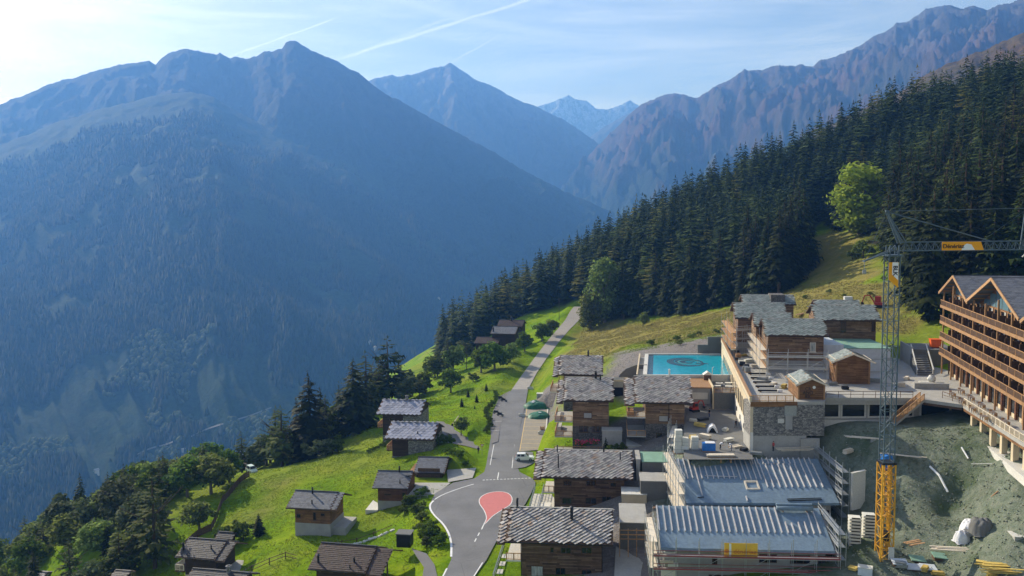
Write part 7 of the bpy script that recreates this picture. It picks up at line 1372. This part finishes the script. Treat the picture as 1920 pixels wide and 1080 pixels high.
def person(label, p, rz, pose, top, legs, group=None):
    src, J = FIG[pose]; me = src.copy(); me.materials.clear()
    for mt in (legs, top, 'skin', 'black_rubber'): me.materials.append(M[mt])
    H, N = Vector(J['head']), Vector(J['neck']); hands = [Vector(J['hal']), Vector(J['har'])]
    for f in me.polygons:
        c = f.center; d = (c - N).dot((H - N).normalized())
        f.material_index = 3 if c.z < .10 else 2 if (d > .03 and (c - H).length < .3) or min((c - h).length for h in hands) < .12 else 0 if c.z < .97 and (pose != 'bend' or c.x < .22) else 1
        f.use_smooth = True
    T = thing('person', label, 'person', p, rz, group); link('body', me, T)
    b = bmesh.new(); bmesh.ops.create_uvsphere(b, u_segments=10, v_segments=6, radius=.115); cr = Vector(J['crown'])
    for v in b.verts: v.co = v.co * (1 if v.co.z > -.03 else .8) + (H.lerp(cr, .55)) + Vector((-.02, 0, .01))
    hm_ = bpy.data.meshes.new('hair'); b.to_mesh(hm_); b.free(); hm_.materials.append(M['hair_dark']); link('hair', hm_, T)
    b = bmesh.new(); d = (cr - H).normalized(); fw = Vector((1, 0, 0)) if pose != 'bend' else Vector((0, 0, -1))
    fc = MB(); n0 = H + fw * .10
    fc.add([n0 + Vector((0, -.012, -.01)), n0 + Vector((0, .012, -.01)), n0 + fw * .025, n0 + d * .045], [(0, 1, 2), (1, 3, 2), (3, 0, 2)]); fc.build('nose', 'skin', T)
    return T
def pers(px, py, z, label, rz, pose, top, legs): p = at(px, py, z=z); person(label, (p.x, p.y, z), RAD(rz), pose, top, legs)
pers(1380, 803, GW + .06, 'person in dark clothes walking beside the white wall foot', 100, 'walk', 'cloth_black', 'cloth_black')
pers(1330, 782, GW + .06, 'person in dark clothes standing in the yard by the pallet', 200, 'stand', 'cloth_black', 'cloth_blue')
pers(897, 851, .0, 'person in dark clothes standing at the roadside path', -60, 'stand', 'cloth_black', 'cloth_black')
pers(1350, 843, GW + .06, 'worker in white bending over boards in the yard', 10, 'bend', 'cloth_white', 'cloth_black')
pers(1372, 845, GW + .06, 'worker in white with dark trousers kneeling by the boards', 170, 'bend', 'cloth_white', 'cloth_blue')
pers(1450, 846, GW + .06, 'worker with a reddish top below the stone front', 200, 'stand', 'cloth_red', 'cloth_black')
p = at(1113, 818, Y=168)
# ------------------------------------------------------------------ road sign, poles, lamps
p = at(904, 853, z=0); Tm = thing('road_sign', 'give way sign on a post at the end of the asphalt path', 'sign', (p.x, p.y, 0), RAD(15)); m = MB(); m.bar((0, 0, -.1), (0, 0, 2.3), .08, sides=8); m.build('post', 'metal_grey', Tm, recalc=True); m = MB(); m.prism([(-.45, -.05, 2.5), (.45, -.05, 2.5), (0, -.05, 1.75)], (0, .03, 0)); m.build('triangle', 'red_paint', Tm, recalc=True); m = MB(); m.prism([(-.28, -.06, 2.4), (.28, -.06, 2.4), (0, -.06, 1.95)], (0, .008, 0)); m.build('white_field', 'banner_white', Tm, recalc=True)
for (px, Y, h, l) in ((1049, 385, 10, 'slim utility pole beside the upper gravel track'), (875, 318, 9, 'slim utility pole on the meadow below the farm chalet')):
    p = at(px, 700, Y=Y); Tm = thing('utility_pole', l, 'pole', (p.x, Y, gz(p.x, Y)), 0); m = MB(); m.cone((0, 0, -.3), (0, 0, h), .14, .09, 7); m.build('shaft', 'bark', Tm, recalc=True); m = MB(); m.bar((-.6, 0, h - .4), (.6, 0, h - .4), .1); m.build('crossarm', 'bark', Tm, recalc=True)
    if px == 1049: q = at(1096, 572, Y=405); m = MB(); m.bar((0, 0, h - .3), (q.x - p.x, q.y - Y, q.z - gz(p.x, Y) + 2), .05); m.build('wire', 'metal_dark', Tm, recalc=True)
p = at(848, 800, z=-1.2); Tm = thing('barrier', 'raised timber barrier pole at the end of the asphalt path', 'barrier', (p.x, p.y, -1.1), RAD(25)); m = MB(); m.bar((0, 0, .4), (2.2, .8, 2.4), .2); m.build('pole', 'timber_pale', Tm, recalc=True); m = MB(); m.box(-.2, .2, -.2, .2, -.2, .7); m.build('stand', 'metal_dark', Tm)
for (px, py, l) in ((979, 781, 'white concrete block between the road and the parking strip'), (1016, 814, 'white concrete block at the kerb of the parking strip'), (994, 730, 'pale boulder block at the edge of the gravel track')):
    p = at(px, py, z=.1); Tm = thing('concrete_block', l, 'block', (p.x, p.y, .12), RAD(-5)); m = MB(); m.box(-.95, .95, -.3, .3, 0, .7); m.build('block', 'concrete_pale', Tm); m = MB(); m.box(-.6, .6, -.2, .2, .705, .8); m.build('lifting_lug', 'metal_grey', Tm)
p = at(1017, 806, z=.1); Tm = thing('crate', 'brown timber crate at the kerb of the parking strip', 'crate', (p.x, p.y, .12), RAD(5)); m = MB(); m.box(-.5, .5, -.45, .45, 0, .12); m.build('base', 'timber_dark', Tm)
for k in range(4): m = MB(); m.box(-.5, .5, -.5, -.46, .15 + k * .2, .3 + k * .2); m.build('slat', 'timber_honey', Tm)
for k in (-.48, .48): m = MB(); m.box(k - .03, k + .03, -.45, .45, .13, .95); m.build('side', 'timber_dark', Tm)
# ------------------------------------------------------------------ heaps, boxes, stacks
def heap(name, label, cat, p, rx, ry, h, mat, seed, rz=0, part='cover', ex=1.6):
    n = 26; a = np.linspace(-1, 1, n); X, Y = np.meshgrid(a, a); r = np.sqrt(X ** 2 + Y ** 2); Z = np.clip(1 - r ** ex, 0, 1) ** (1 if ex < 2 else .5) * (.6 + .8 * fbm(X * 1.6 + seed, Y * 1.6, 4, seed)) + .12 * (fbm(X * 6, Y * 6, 3, seed + 4, ridged=True) - .5) * (r < .95)
    Z = np.where(r > 1, -.1, Z); ed = 1 + .25 * (fbm(X * 2 + 9, Y * 2, 2, seed + 8) - .5); T = thing(name, label, cat, p, rz); me = meshnp(part, np.stack([(X * rx * ed).ravel(), (Y * ry * ed).ravel(), (Z * h).ravel()], 1), grid_faces(n, n), mat)
    me.polygons.foreach_set('use_smooth', [True] * len(me.polygons)); link(part, me, T); return T
p = at(1004, 763, z=.1); T = heap('tarp_heap', 'large heap under a green tarpaulin at the end of the parking strip', 'heap', (p.x, p.y, .1), 3.4, 3.2, 1.5, 'tarp_green', 3, RAD(20), 'cover', 2.6)
for (x, y) in ((-1.4, .3), (.2, .9), (-.6, -1.0)): m = MB(); m.cbox((x, y, 1.45), (1.0, .8, .18)); o_ = m.build('weight_board', 'tarp_white', T); o_.rotation_euler = (.15, .1, .6)
p = at(1010, 781, z=.1); T = heap('tarp_heap', 'smaller green tarpaulin heap in front of the large one', 'heap', (p.x, p.y, .1), 2.8, 3.4, 1.1, 'tarp_green', 8, RAD(-25), 'cover', 2.6); m = MB(); m.cbox((.2, .2, 1.1), (.9, .5, .15)); m.build('weight_board', 'tarp_white', T)
p = at(1013, 751, z=.1); Tm = thing('site_cabinet', 'pale grey site cabinet behind the green tarpaulin heap', 'cabinet', (p.x, p.y, .1), RAD(-8)); m = MB(); m.box(-.95, .95, -.7, .7, 0, 2.1); m.build('body', 'concrete_pale', Tm); m = MB(); m.box(-1.05, 1.05, -.8, .8, 2.11, 2.22); m.build('roof', 'foam', Tm); m = MB(); m.box(-.85, -.05, -.74, -.71, .1, 1.95); m.build('door', 'concrete', Tm)
# foam block stack at the head of the left scaffold
p0 = at(1280, 848, Y=148); pl_ = thing('loading_platform', 'scaffold loading platform under the stack of pale foam blocks', 'platform', (p0.x, 148, 8.0), RAD(-4)); hz_ = p0.z - 8.0
m = MB(); m.box(-1.6, 3.0, -.9, 1.0, hz_ - .15, hz_); m.build('deck', 'timber', pl_)
for x in (-1.5, .7, 2.9):
    for y in (-.8, .9): m = MB(); m.bar((x, y, -3), (x, y, hz_ - .16), .12, sides=6); m.build('upright', 'galvanised', pl_, recalc=True)
nm_ = iter(('left bottom', 'middle bottom', 'left of the second layer', 'middle of the second layer', 'top', 'right bottom', 'right upper'))
for (x, y, z, dx, dy, dz) in ((-.9, 0, 0, 1.25, 1.4, 1.35), (.4, 0, 0, 1.2, 1.4, 1.35), (-.85, 0, 1.37, 1.2, 1.3, 1.4), (.4, .05, 1.37, 1.1, 1.3, 1.2), (-.75, 0, 2.79, 1.2, 1.2, 1.25), (2.1, .1, 0, 1.25, 1.3, 1.4), (2.1, .1, 1.42, 1.2, 1.2, 1.35)):
    b_ = thing('foam_block', 'pale wrapped foam block, %s of the stack on the loading platform' % next(nm_), 'block', (p0.x + x, 148 + y, p0.z + z + .005), RAD(-4)); m = MB(); m.box(-dx / 2, dx / 2, -dy / 2, dy / 2, 0, dz); m.build('pack', 'foam', b_)
    m = MB(); m.box(-dx / 2 - .012, dx / 2 + .012, -dy / 2 - .012, dy / 2 + .012, dz * .45, dz * .5); m.build('strap', 'metal_grey', b_)
p = at(1328, 846, z=GW); Tm = thing('covered_pallet', 'blue sheeted pallet with a pale lid behind the rear roof', 'pallet', (p.x, p.y - .3, GW + .1), RAD(-6)); m = MB(); m.box(-1.1, 1.1, -.6, .6, .15, 1.5); m.build('sheet', 'blue_sheet', Tm); m = MB(); m.box(-.6, 1.0, -.65, .6, 1.51, 1.6); m.build('lid', 'tarp_white', Tm); m = MB(); m.box(-1.1, 1.1, -.6, .6, 0, .14); m.build('pallet_base', 'timber', Tm)
p = at(1336, 812, z=GW); Tm = thing('tarp_tent', 'white tarpaulin tent with a dark opening in the yard', 'tent', (p.x, p.y, GW + .06), RAD(-10)); m = MB(); m.prism([(-1.0, 0, 0), (-.55, 0, 1.0), (0, 0, 1.35), (.55, 0, 1.0), (1.0, 0, 0)], (0, 2.2, 0)); m.build('sheet', 'tarp_white', Tm, recalc=True); m = MB(); m.prism([(-.7, -.02, .01), (.7, -.02, .01), (.3, -.02, .75), (0, -.02, .95), (-.3, -.02, .75)], (0, .015, 0)); m.build('opening', 'dark_inside', Tm, recalc=True)
def plank_pile(label, px, py, z, rz, n, L, mat='plank_yellow', spread=.25, seed=1, dz=.1):
    rng = random.Random(seed); p = at(px, py, z=z); zz = gz(p.x, p.y) if abs(gz(p.x, p.y) - z) < 2.5 else z; T = thing('plank_pile', label, 'planks', (p.x, p.y, zz), RAD(rz))
    for k in range(n): m = MB(); m.cbox((0, 0, 0), (L * rng.uniform(.7, 1.05), .24, .07)); o = m.build('plank', mat, T); o.location = (rng.uniform(-.4, .4), rng.uniform(-1, 1) * spread * n / 4, .25 + (k // 4) * dz + rng.uniform(0, .03)); o.rotation_euler = (0, rng.uniform(-.02, .02), rng.uniform(-.12, .12))
    return T
plank_pile('long yellow formwork planks at the bottom right corner', 1880, 1066, 8.5, -6, 22, 5.5, seed=1); plank_pile('yellow planks beside the grey sheets at the pit bottom', 1790, 1066, 7.6, -3, 9, 3.4, seed=2); plank_pile('grey boards in front of the white sacks', 1780, 1034, 8.5, -8, 10, 4.6, 'timber_pale', seed=3)
plank_pile('dark boards heaped right of the crane foot', 1716, 1022, 8.5, 25, 8, 2.6, 'timber', seed=4, spread=.35); plank_pile('pale pipes and boards below the crane on the rubble', 1690, 860, 15, -25, 6, 6.5, 'timber_pale', seed=5); plank_pile('thin boards lying beside the stone block foot', 1620, 824, 17, -24, 5, 6.0, 'timber_pale', seed=6); plank_pile('stacked pale beams behind the rear roof below the stone front', 1490, 846, 13.6, 0, 10, 6.5, 'timber_pale', .2, 7, .14)
plank_pile('boards scattered in the yard beside the workers', 1380, 838, 13.5, 30, 7, 2.2, 'timber_pale', .35, 8); plank_pile('rafters lying on the slope behind the wide terrace house', 1502, 580, 27, 50, 7, 5, 'timber', .4, 9)
for (px, py, l, sx) in ((1803, 1022, 'left one of the two white sacks in the pit', 1.1), (1817, 1012, 'right one of the two white sacks in the pit', 1.35), (1838, 1034, 'grey covered heap right of the white sacks', 1.6)):
    z = 55 - 117 * (py - 391) / 1620; p = at(px, py + 9, Y=117 + (1031 - py) * .12); T = heap('bulk_bag', l, 'sack', (p.x, p.y, gz(p.x, p.y) - .1), sx, sx * .9, sx * 1.25, 'tarp_white' if sx < 1.5 else 'concrete_dark', int(px), 0, 'sack', 3.0); m = MB(); m.bar((-.2, 0, sx * 1.0), (.2, 0, sx * 1.15), .12); m.build('tie', 'timber', T, recalc=True)
for k in range(5):
    p = at((1686, 1712, 1740, 1720, 1762)[k], (1074, 1077, 1079, 1056, 1058)[k], Y=114.5 if k < 3 else 117); T = thing('panel_sheet', '%s sheet lying at the pit bottom, %s' % ('pale blue insulation' if k < 3 else 'grey green formwork', ('left', 'middle', 'right', 'left', 'right')[k]), 'sheet', (p.x, p.y, gz(p.x, p.y) + .35), RAD(-8))
    m = MB(); m.box(-1.0, 1.0, -.8, .8, 0, .12); o_ = m.build('sheet', 'white_wrap' if k < 3 else 'membrane_green', T); o_.rotation_euler = (.12, .03 * k, 0); m = MB(); m.box(-.9, .9, -.6, .6, -.5, -.03); m.build('bearer', 'timber_dark', T)
for (px0, px1, yt, yb, l) in ((1590, 1613, 967, 1058, 'left of two tall stacks of formwork panels beside the crane'), (1616, 1640, 962, 1050, 'right of two tall stacks of formwork panels beside the crane')):
    Y = 121 if px0 < 1600 else 123; a, b = at(px0, yb, Y=Y), at(px1, yt, Y=Y); T = thing('panel_stack', l, 'stack', ((a.x + b.x) / 2, Y, a.z), RAD(-14)); n = 15; h = (b.z - a.z) / n; w = (b.x - a.x)
    for k in range(n):
        m = MB(); m.box(-w / 2, w / 2, -.9, .9, k * h, k * h + h * .62); q = m.build('panel', 'foam', T); m = MB(); m.box(-w * .32, w * .42, -.92, -.80, k * h + h * .64, k * h + h * .97); m.build('spacer', 'metal_dark', q)
    m = MB(); m.box(-w / 2, w / 2, -.9, .9, -3, -.01); m.build('plinth', 'concrete_dark', T)
p = at(1622, 1078, Y=114); Tm = thing('site_box', 'white site box in front of the formwork stacks', 'box', (p.x, 114, at(1622, 1082, Y=114).z - .6), RAD(-25)); m = MB(); m.box(-.9, .9, -.6, .6, 0, 2.0); m.build('body', 'white_wrap', Tm); m = MB(); m.box(-.95, .95, -.65, .65, 2.01, 2.1); m.build('lid', 'foam', Tm)
p = at(1908, 1026, Y=111); Tm = thing('concrete_shaft', 'square concrete shaft at the right edge of the pit', 'shaft', (p.x, 111, at(1908, 1030, Y=111).z - .4), RAD(-8)); m = MB(); m.box(-.8, 2.2, -1, 1, 0, 2.4); m.build('shaft', 'concrete', Tm); m = MB(); m.box(-.9, 2.3, -1.1, 1.1, 2.41, 2.5); m.build('cover', 'concrete_pale', Tm)
def pipe(label, pts, w, mat='banner_white', name='drain_pipe', lift=.25):
    T = None; P = []
    for px, py, Y in pts: q = at(px, py, Y=Y); P.append(Vector((q.x, q.y, gz(q.x, q.y) + lift)))
    T = thing(name, label, 'pipe', P[0], 0)
    for a, b in zip(P[:-1], P[1:]): m = MB(); m.bar(a - P[0], b - P[0], w, sides=8); m.build('pipe_length', mat, T, recalc=True)
pipe('white bent drain pipe lying on the grassy fill', [(1744, 863, 133), (1762, 878, 131), (1778, 900, 129)], .35); pipe('short white pipe on the fill near the walkway', [(1803, 841, 134), (1816, 853, 132)], .25); pipe('thin pale pipe along the fill beside the walkway', [(1822, 860, 131), (1860, 885, 127)], .12, 'metal_grey')
pipe('black plastic pipes left of the terrace decking', [(1860, 900, 122), (1872, 905, 121)], .2, 'timber_honey')
for k in range(5):
    a = X2(1401 + k * 4.5, 703 + k * 8, TZ_); T = thing('steel_beam', 'dark beam with white plastic trestle on the terrace, %s of five from the back' % ('first', 'second', 'third', 'fourth', 'fifth')[k], 'beam', (a.x, a.y, TZ_), RAD(-6)); m = MB(); m.box(.2, 3.6, -.15, .15, .15, .45); m.build('beam', 'pipe_black', T); m = MB(); m.box(3.7, 4.5, -.35, -.15, .1, .5); m.box(3.7, 3.9, -.15, .3, .1, .5); m.build('trestle', 'tarp_white', T); m = MB(); m.box(.5, .8, -.2, .2, 0, .14); m.build('bearer', 'timber', T)
rs = random.Random(21)
for k in range(14):
    f = k / 13; a = X2(1362 + 36 * f + rs.uniform(2, 9), 648 + 50 * f, TZ_); T = thing('material_pallet', 'pallet of building material along the terrace parapet', 'pallet', (a.x, a.y, TZ_), RAD(rs.uniform(-30, 10)), 'material pallets along the terrace parapet'); m = MB(); m.box(-.6, .6, -.45, .45, 0, .14); m.build('pallet_base', 'timber', T); m = MB(); h = rs.uniform(.3, 1.0); m.box(-.55, .5, -.4, .4, .15, .15 + h); m.build('load', rs.choice(('pipe_black', 'foam', 'timber_honey', 'metal_grey', 'timber_pale', 'cloth_black')), T)
# ------------------------------------------------------------------ passage walls between the chalets and the unfinished houses
def block(label, px0, px1, pyt, pyb, Y, depth, mat, top=None, name='retaining_wall', cat='wall', rot=-6, foot=2.5):
    a, b = at(px0, pyb, Y=Y), at(px1, pyt, Y=Y); T = thing(name, label, cat, (a.x, Y, a.z), RAD(rot)); w = b.x - a.x; h = b.z - a.z
    m = MB(); m.box(0, w, 0, depth, -foot, h); m.build('wall', mat, T); m = MB(); m.box(-.08, w + .08, -.08, depth, h + .005, h + .14); m.build('coping', top or mat, T); return T
block('beige retaining wall at the right of the second chalet', 1166, 1212, 927, 957, 146, 4, 'plaster_beige', 'concrete_pale'); block('dark concrete wall right of the nearest chalet', 1163, 1213, 980, 1022, 133, 9, 'concrete_dark', 'concrete', foot=6)
block('pale roofed store between the pool chalet and the scaffold', 1204, 1251, 866, 884, 153, 6.5, 'concrete_dark', 'membrane_green', 'store', 'shed', foot=6); block('low store with a pale slab roof in front of the upper store', 1201, 1250, 902, 925, 146, 5, 'concrete_dark', 'concrete', 'store', 'shed', foot=6)
block('tall narrow grey wall right of the second chalet roof', 1193, 1200, 862, 905, 153, 6, 'plaster_grey', 'concrete', foot=8); block('white sheet pile wall right of the rear scaffold', 1598, 1634, 888, 940, 133, .4, 'concrete_pale', rot=28, foot=1.5)
block('concrete wall beside the tan chalet garden', 1129, 1166, 808, 838, 168, 3, 'plaster_grey', 'concrete', foot=2); 
p = at(1185, 1040, z=1.4); sheet('passage_floor', [at(a, b, z=1.5) for a, b in ((1156, 1000), (1232, 1000), (1226, 1110), (1150, 1110))], .05, 'concrete', label='concrete passage between the nearest chalet and the scaffold')
a = at(1162, 1018, Y=130); T = thing('timber_fence', 'light timber guard fence across the passage', 'fence', (a.x, 130, a.z), RAD(-5))
for k in range(4): m = MB(); m.box(k * 1.3 - .06, k * 1.3 + .06, -.06, .06, -2.5, 2.3); m.build('post', 'timber', T)
for z in (.6, 1.3, 2.0): m = MB(); m.box(0, 3.95, -.1, -.065, z, z + .16); m.build('rail', 'timber_honey', T)
for (px, py, Y) in ((1084, 829, 168), (1094, 830, 168), (1102, 828, 168), (1116, 828, 168)):
    p = at(px, py, Y=Y); T = thing('flower_bush', 'flowering shrub bed below the tan chalet balcony', 'flowers', (p.x, Y, p.z - .9), 0, 'flower shrubs below the tan chalet'); link('foliage', BUS['leaves'], T).scale = (1.6, 1.6, 1.3)
    m = MB(); rg = random.Random(px)
    for k in range(22): c = Vector((rg.uniform(-.8, .8), rg.uniform(-.9, .3), rg.uniform(.6, 1.45))); m.cone(c, c + Vector((0, -.05, .1)), .12, .05, 5)
    o_ = m.build('blossom', 'flower_red', T); o_['kind'] = 'stuff'
for k, (px, Y) in enumerate(((1136, 166), (1146, 165.5), (1160, 165), (1170, 165.5))): tree_px(('spruce_edge', 'bush_leaves', 'bush_leaves', 'bush_leaves_pale')[k], px, Y, (3.6, 2.4, 2.2, 1.5)[k], ('pointed garden conifer beside the tan chalet', 'round garden bush right of the pointed conifer', 'second round garden bush by the concrete wall', 'pale garden bush at the end of the concrete wall')[k], None, 1.3)
# ------------------------------------------------------------------ fences on the meadow
def fence(label, pts, h, mat, every=2.0, rails=2, solid=False):
    P = []
    for px, py, Y in pts: q = at(px, py, Y=Y); P.append(Vector((q.x, q.y, gz(q.x, q.y))))
    T = thing('fence', label, 'fence', P[0], 0)
    for a, b in zip(P[:-1], P[1:]):
        n = max(1, round((b - a).length / every))
        for k in range(n):
            p = a.lerp(b, k / n); q = a.lerp(b, (k + 1) / n); p.z, q.z = gz(p.x, p.y), gz(q.x, q.y); m = MB(); m.bar(p - P[0] - Vector((0, 0, .3)), p - P[0] + Vector((0, 0, h)), .14); m.build('post', mat, T, recalc=True)
            for r in range(rails): z = Vector((0, 0, h * (r + .75) / rails)); m = MB(); m.bar(p - P[0] + z, q - P[0] + z, .05 if not solid else .04, .1 if not solid else h / rails * .92); m.build('rail' if not solid else 'board', mat, T, recalc=True)
fence('winding dark board fence at the left meadow edge', [(468, 912, 204), (450, 922, 200), (436, 935, 194), (418, 952, 188), (408, 972, 180), (396, 988, 174), (370, 995, 172), (346, 1008, 168)], 1.5, 'timber_dark', 2.2, 3, True)
fence('dark zigzag rail fence above the bottom brown chalet', [(440, 1074, 146), (472, 1064, 147), (505, 1050, 148), (535, 1038, 149), (556, 1040, 147)], 1.3, 'timber_dark', 2.6, 2)
fence('thin stepped path fence from the honey chalet to the road bank', [(612, 1002, 152), (640, 992, 152.5), (668, 983, 153), (700, 972, 154), (735, 965, 155)], 1.0, 'timber_dark', 3.0, 1)
fence('dark board fence above the pale van', [(462, 878, 226), (480, 866, 232), (500, 856, 238)], 1.6, 'timber_dark', 2.4, 3, True)
rng = random.Random(4); SM = []
for s in range(4):
    b = bmesh.new(); bmesh.ops.create_icosphere(b, subdivisions=1, radius=.5)
    for v in b.verts: v.co *= rng.uniform(.7, 1.2); v.co.z *= .7
    me = bpy.data.meshes.new('stone'); b.to_mesh(me); b.free(); me.materials.append(M['concrete_pale']); SM.append(me)
for k in range(24):
    f = k / 23; q = at(608 + 130 * f + rng.uniform(-1.5, 1.5), 1006 - 38 * f, Y=150.5 + 3.5 * f); T = thing('edge_stone', 'pale boulder in the row edging the path below the honey chalet', 'stone', (q.x, q.y, gz(q.x, q.y) + .1), rng.uniform(0, 6), 'boulders edging the meadow path'); link('stone', rng.choice(SM), T).scale = (rng.uniform(.6, 1.1),) * 3
# rubble on the excavated bank
def rubble(name, n, poly, rr, mat, label, seed):
    rng = np.random.RandomState(seed); P = np.array(poly); x = rng.uniform(P[:, 0].min(), P[:, 0].max(), n * 3); y = rng.uniform(P[:, 1].min(), P[:, 1].max(), n * 3); ok = inpoly(x, y, poly); x, y = x[ok][:n], y[ok][:n]; z = ground_z(x, y); n = len(x)
    base = np.array([(1, 0, 0), (-1, 0, 0), (0, 1, 0), (0, -1, 0), (0, 0, .8), (0, 0, -.8)]); F = np.array([(0, 2, 4), (2, 1, 4), (1, 3, 4), (3, 0, 4), (2, 0, 5), (1, 2, 5), (3, 1, 5), (0, 3, 5)])
    r = rng.uniform(rr[0], rr[1], n) ** 1.5; a = rng.rand(n) * 6.28; J = rng.uniform(.6, 1.3, (n, 6, 3)); V = base[None] * J * r[:, None, None]; c, s = np.cos(a)[:, None], np.sin(a)[:, None]; V = np.stack([V[..., 0] * c - V[..., 1] * s + x[:, None], V[..., 0] * s + V[..., 1] * c + y[:, None], V[..., 2] + z[:, None] + .05], -1)
    tag(link(name, meshnp(name, V.reshape(-1, 3), (F[None] + (np.arange(n) * 6)[:, None, None]).reshape(-1, 3), mat)), label, kind='stuff')
simple('rubble_stone', srgb(150, 152, 144), .9, .3, 1.5); simple('clod', srgb(112, 118, 102), .95, .3, 1.2)
zone = [(48, 106), (46, 142), (60, 146), (84, 138), (96, 112), (88, 100)]
rubble('rubble', 1800, zone, (.06, .3), 'rubble_stone', 'pale rubble stones scattered over the excavated bank', 5); rubble('clods', 6000, zone, (.1, .34), 'clod', 'earth clods covering the excavated bank', 6); rubble('track_stones', 900, z_grav[0], (.1, .4), 'rubble_stone', 'stones on the gravel slope beside the pool', 7)

# tiny far houses on the slope across the valley
for k, (hx, hy) in enumerate(HOUSES):
    p = flank(hx, hy); T = thing('far_house', 'tiny pale house on the slope across the valley', 'house', (p.x, p.y, p.z), RAD(10 * k), 'tiny houses across the valley'); m = MB(); m.box(-4, 4, -3, 3, -6, 5); m.build('wall', 'plaster', T); m = MB(); m.prism([(-4.6, -3.6, 5.01), (-4.6, 3.6, 5.01), (-4.6, 0, 8)], (9.2, 0, 0)); m.build('roof', 'concrete', T, recalc=True)
# more site clutter
rs = random.Random(77); _cl = (('timber_pale', 'pale'), ('pipe_black', 'black'), ('foam', 'wrapped'), ('plank_yellow', 'yellow'), ('metal_grey', 'grey'))
def clutter(spots, group, where):
    for px, py, z in spots:
        p = at(px, py, z=z); zz = gz(p.x, p.y) if z < 13 else z; mt, w_ = rs.choice(_cl); T = thing('material_pile', '%s material pile %s' % (w_, where), 'pile', (p.x, p.y, zz + .03), RAD(rs.uniform(-60, 60)), group); L, n = rs.uniform(1.2, 2.6), rs.randint(3, 5)
        for k in range(n): m = MB(); m.cbox((rs.uniform(-.1, .1), 0, .08 + k * .15), (L * rs.uniform(.8, 1), rs.uniform(.5, 1.0), .13)); m.build('layer', mt, T)
clutter([(1300, 790, GW + .06), (1312, 800, GW + .06), (1318, 788, GW + .06), (1360, 808, GW + .06), (1366, 828, GW + .06), (1300, 822, GW + .06), (1395, 845, GW + .06), (1418, 852, GW + .06), (1322, 822, GW + .06)], 'material piles in the yard', 'in the dark yard behind the rear roof')
clutter([(1450, 722, TZ_ + .02), (1470, 728, TZ_ + .02), (1430, 712, TZ_ + .02), (1418, 690, TZ_ + .02), (1405, 680, TZ_ + .02), (1640, 716, TZ_ + .02), (1585, 730, TZ_ + .02), (1560, 722, TZ_ + .02), (1700, 712, TZ_ + .02), (1395, 668, TZ_ + .02), (1690, 725, TZ_ + .02)], 'material piles on the terrace', 'on the concrete terrace around the new houses')
clutter([(1690, 1040, 8), (1735, 1040, 8), (1760, 1045, 8), (1845, 1056, 8), (1600, 1075, 5), (1700, 830, 16), (1640, 830, 16), (1590, 850, 14), (1740, 1052, 8), (1865, 1075, 8), (1820, 1072, 8)], 'material piles in the pit', 'on the churned ground around the crane')
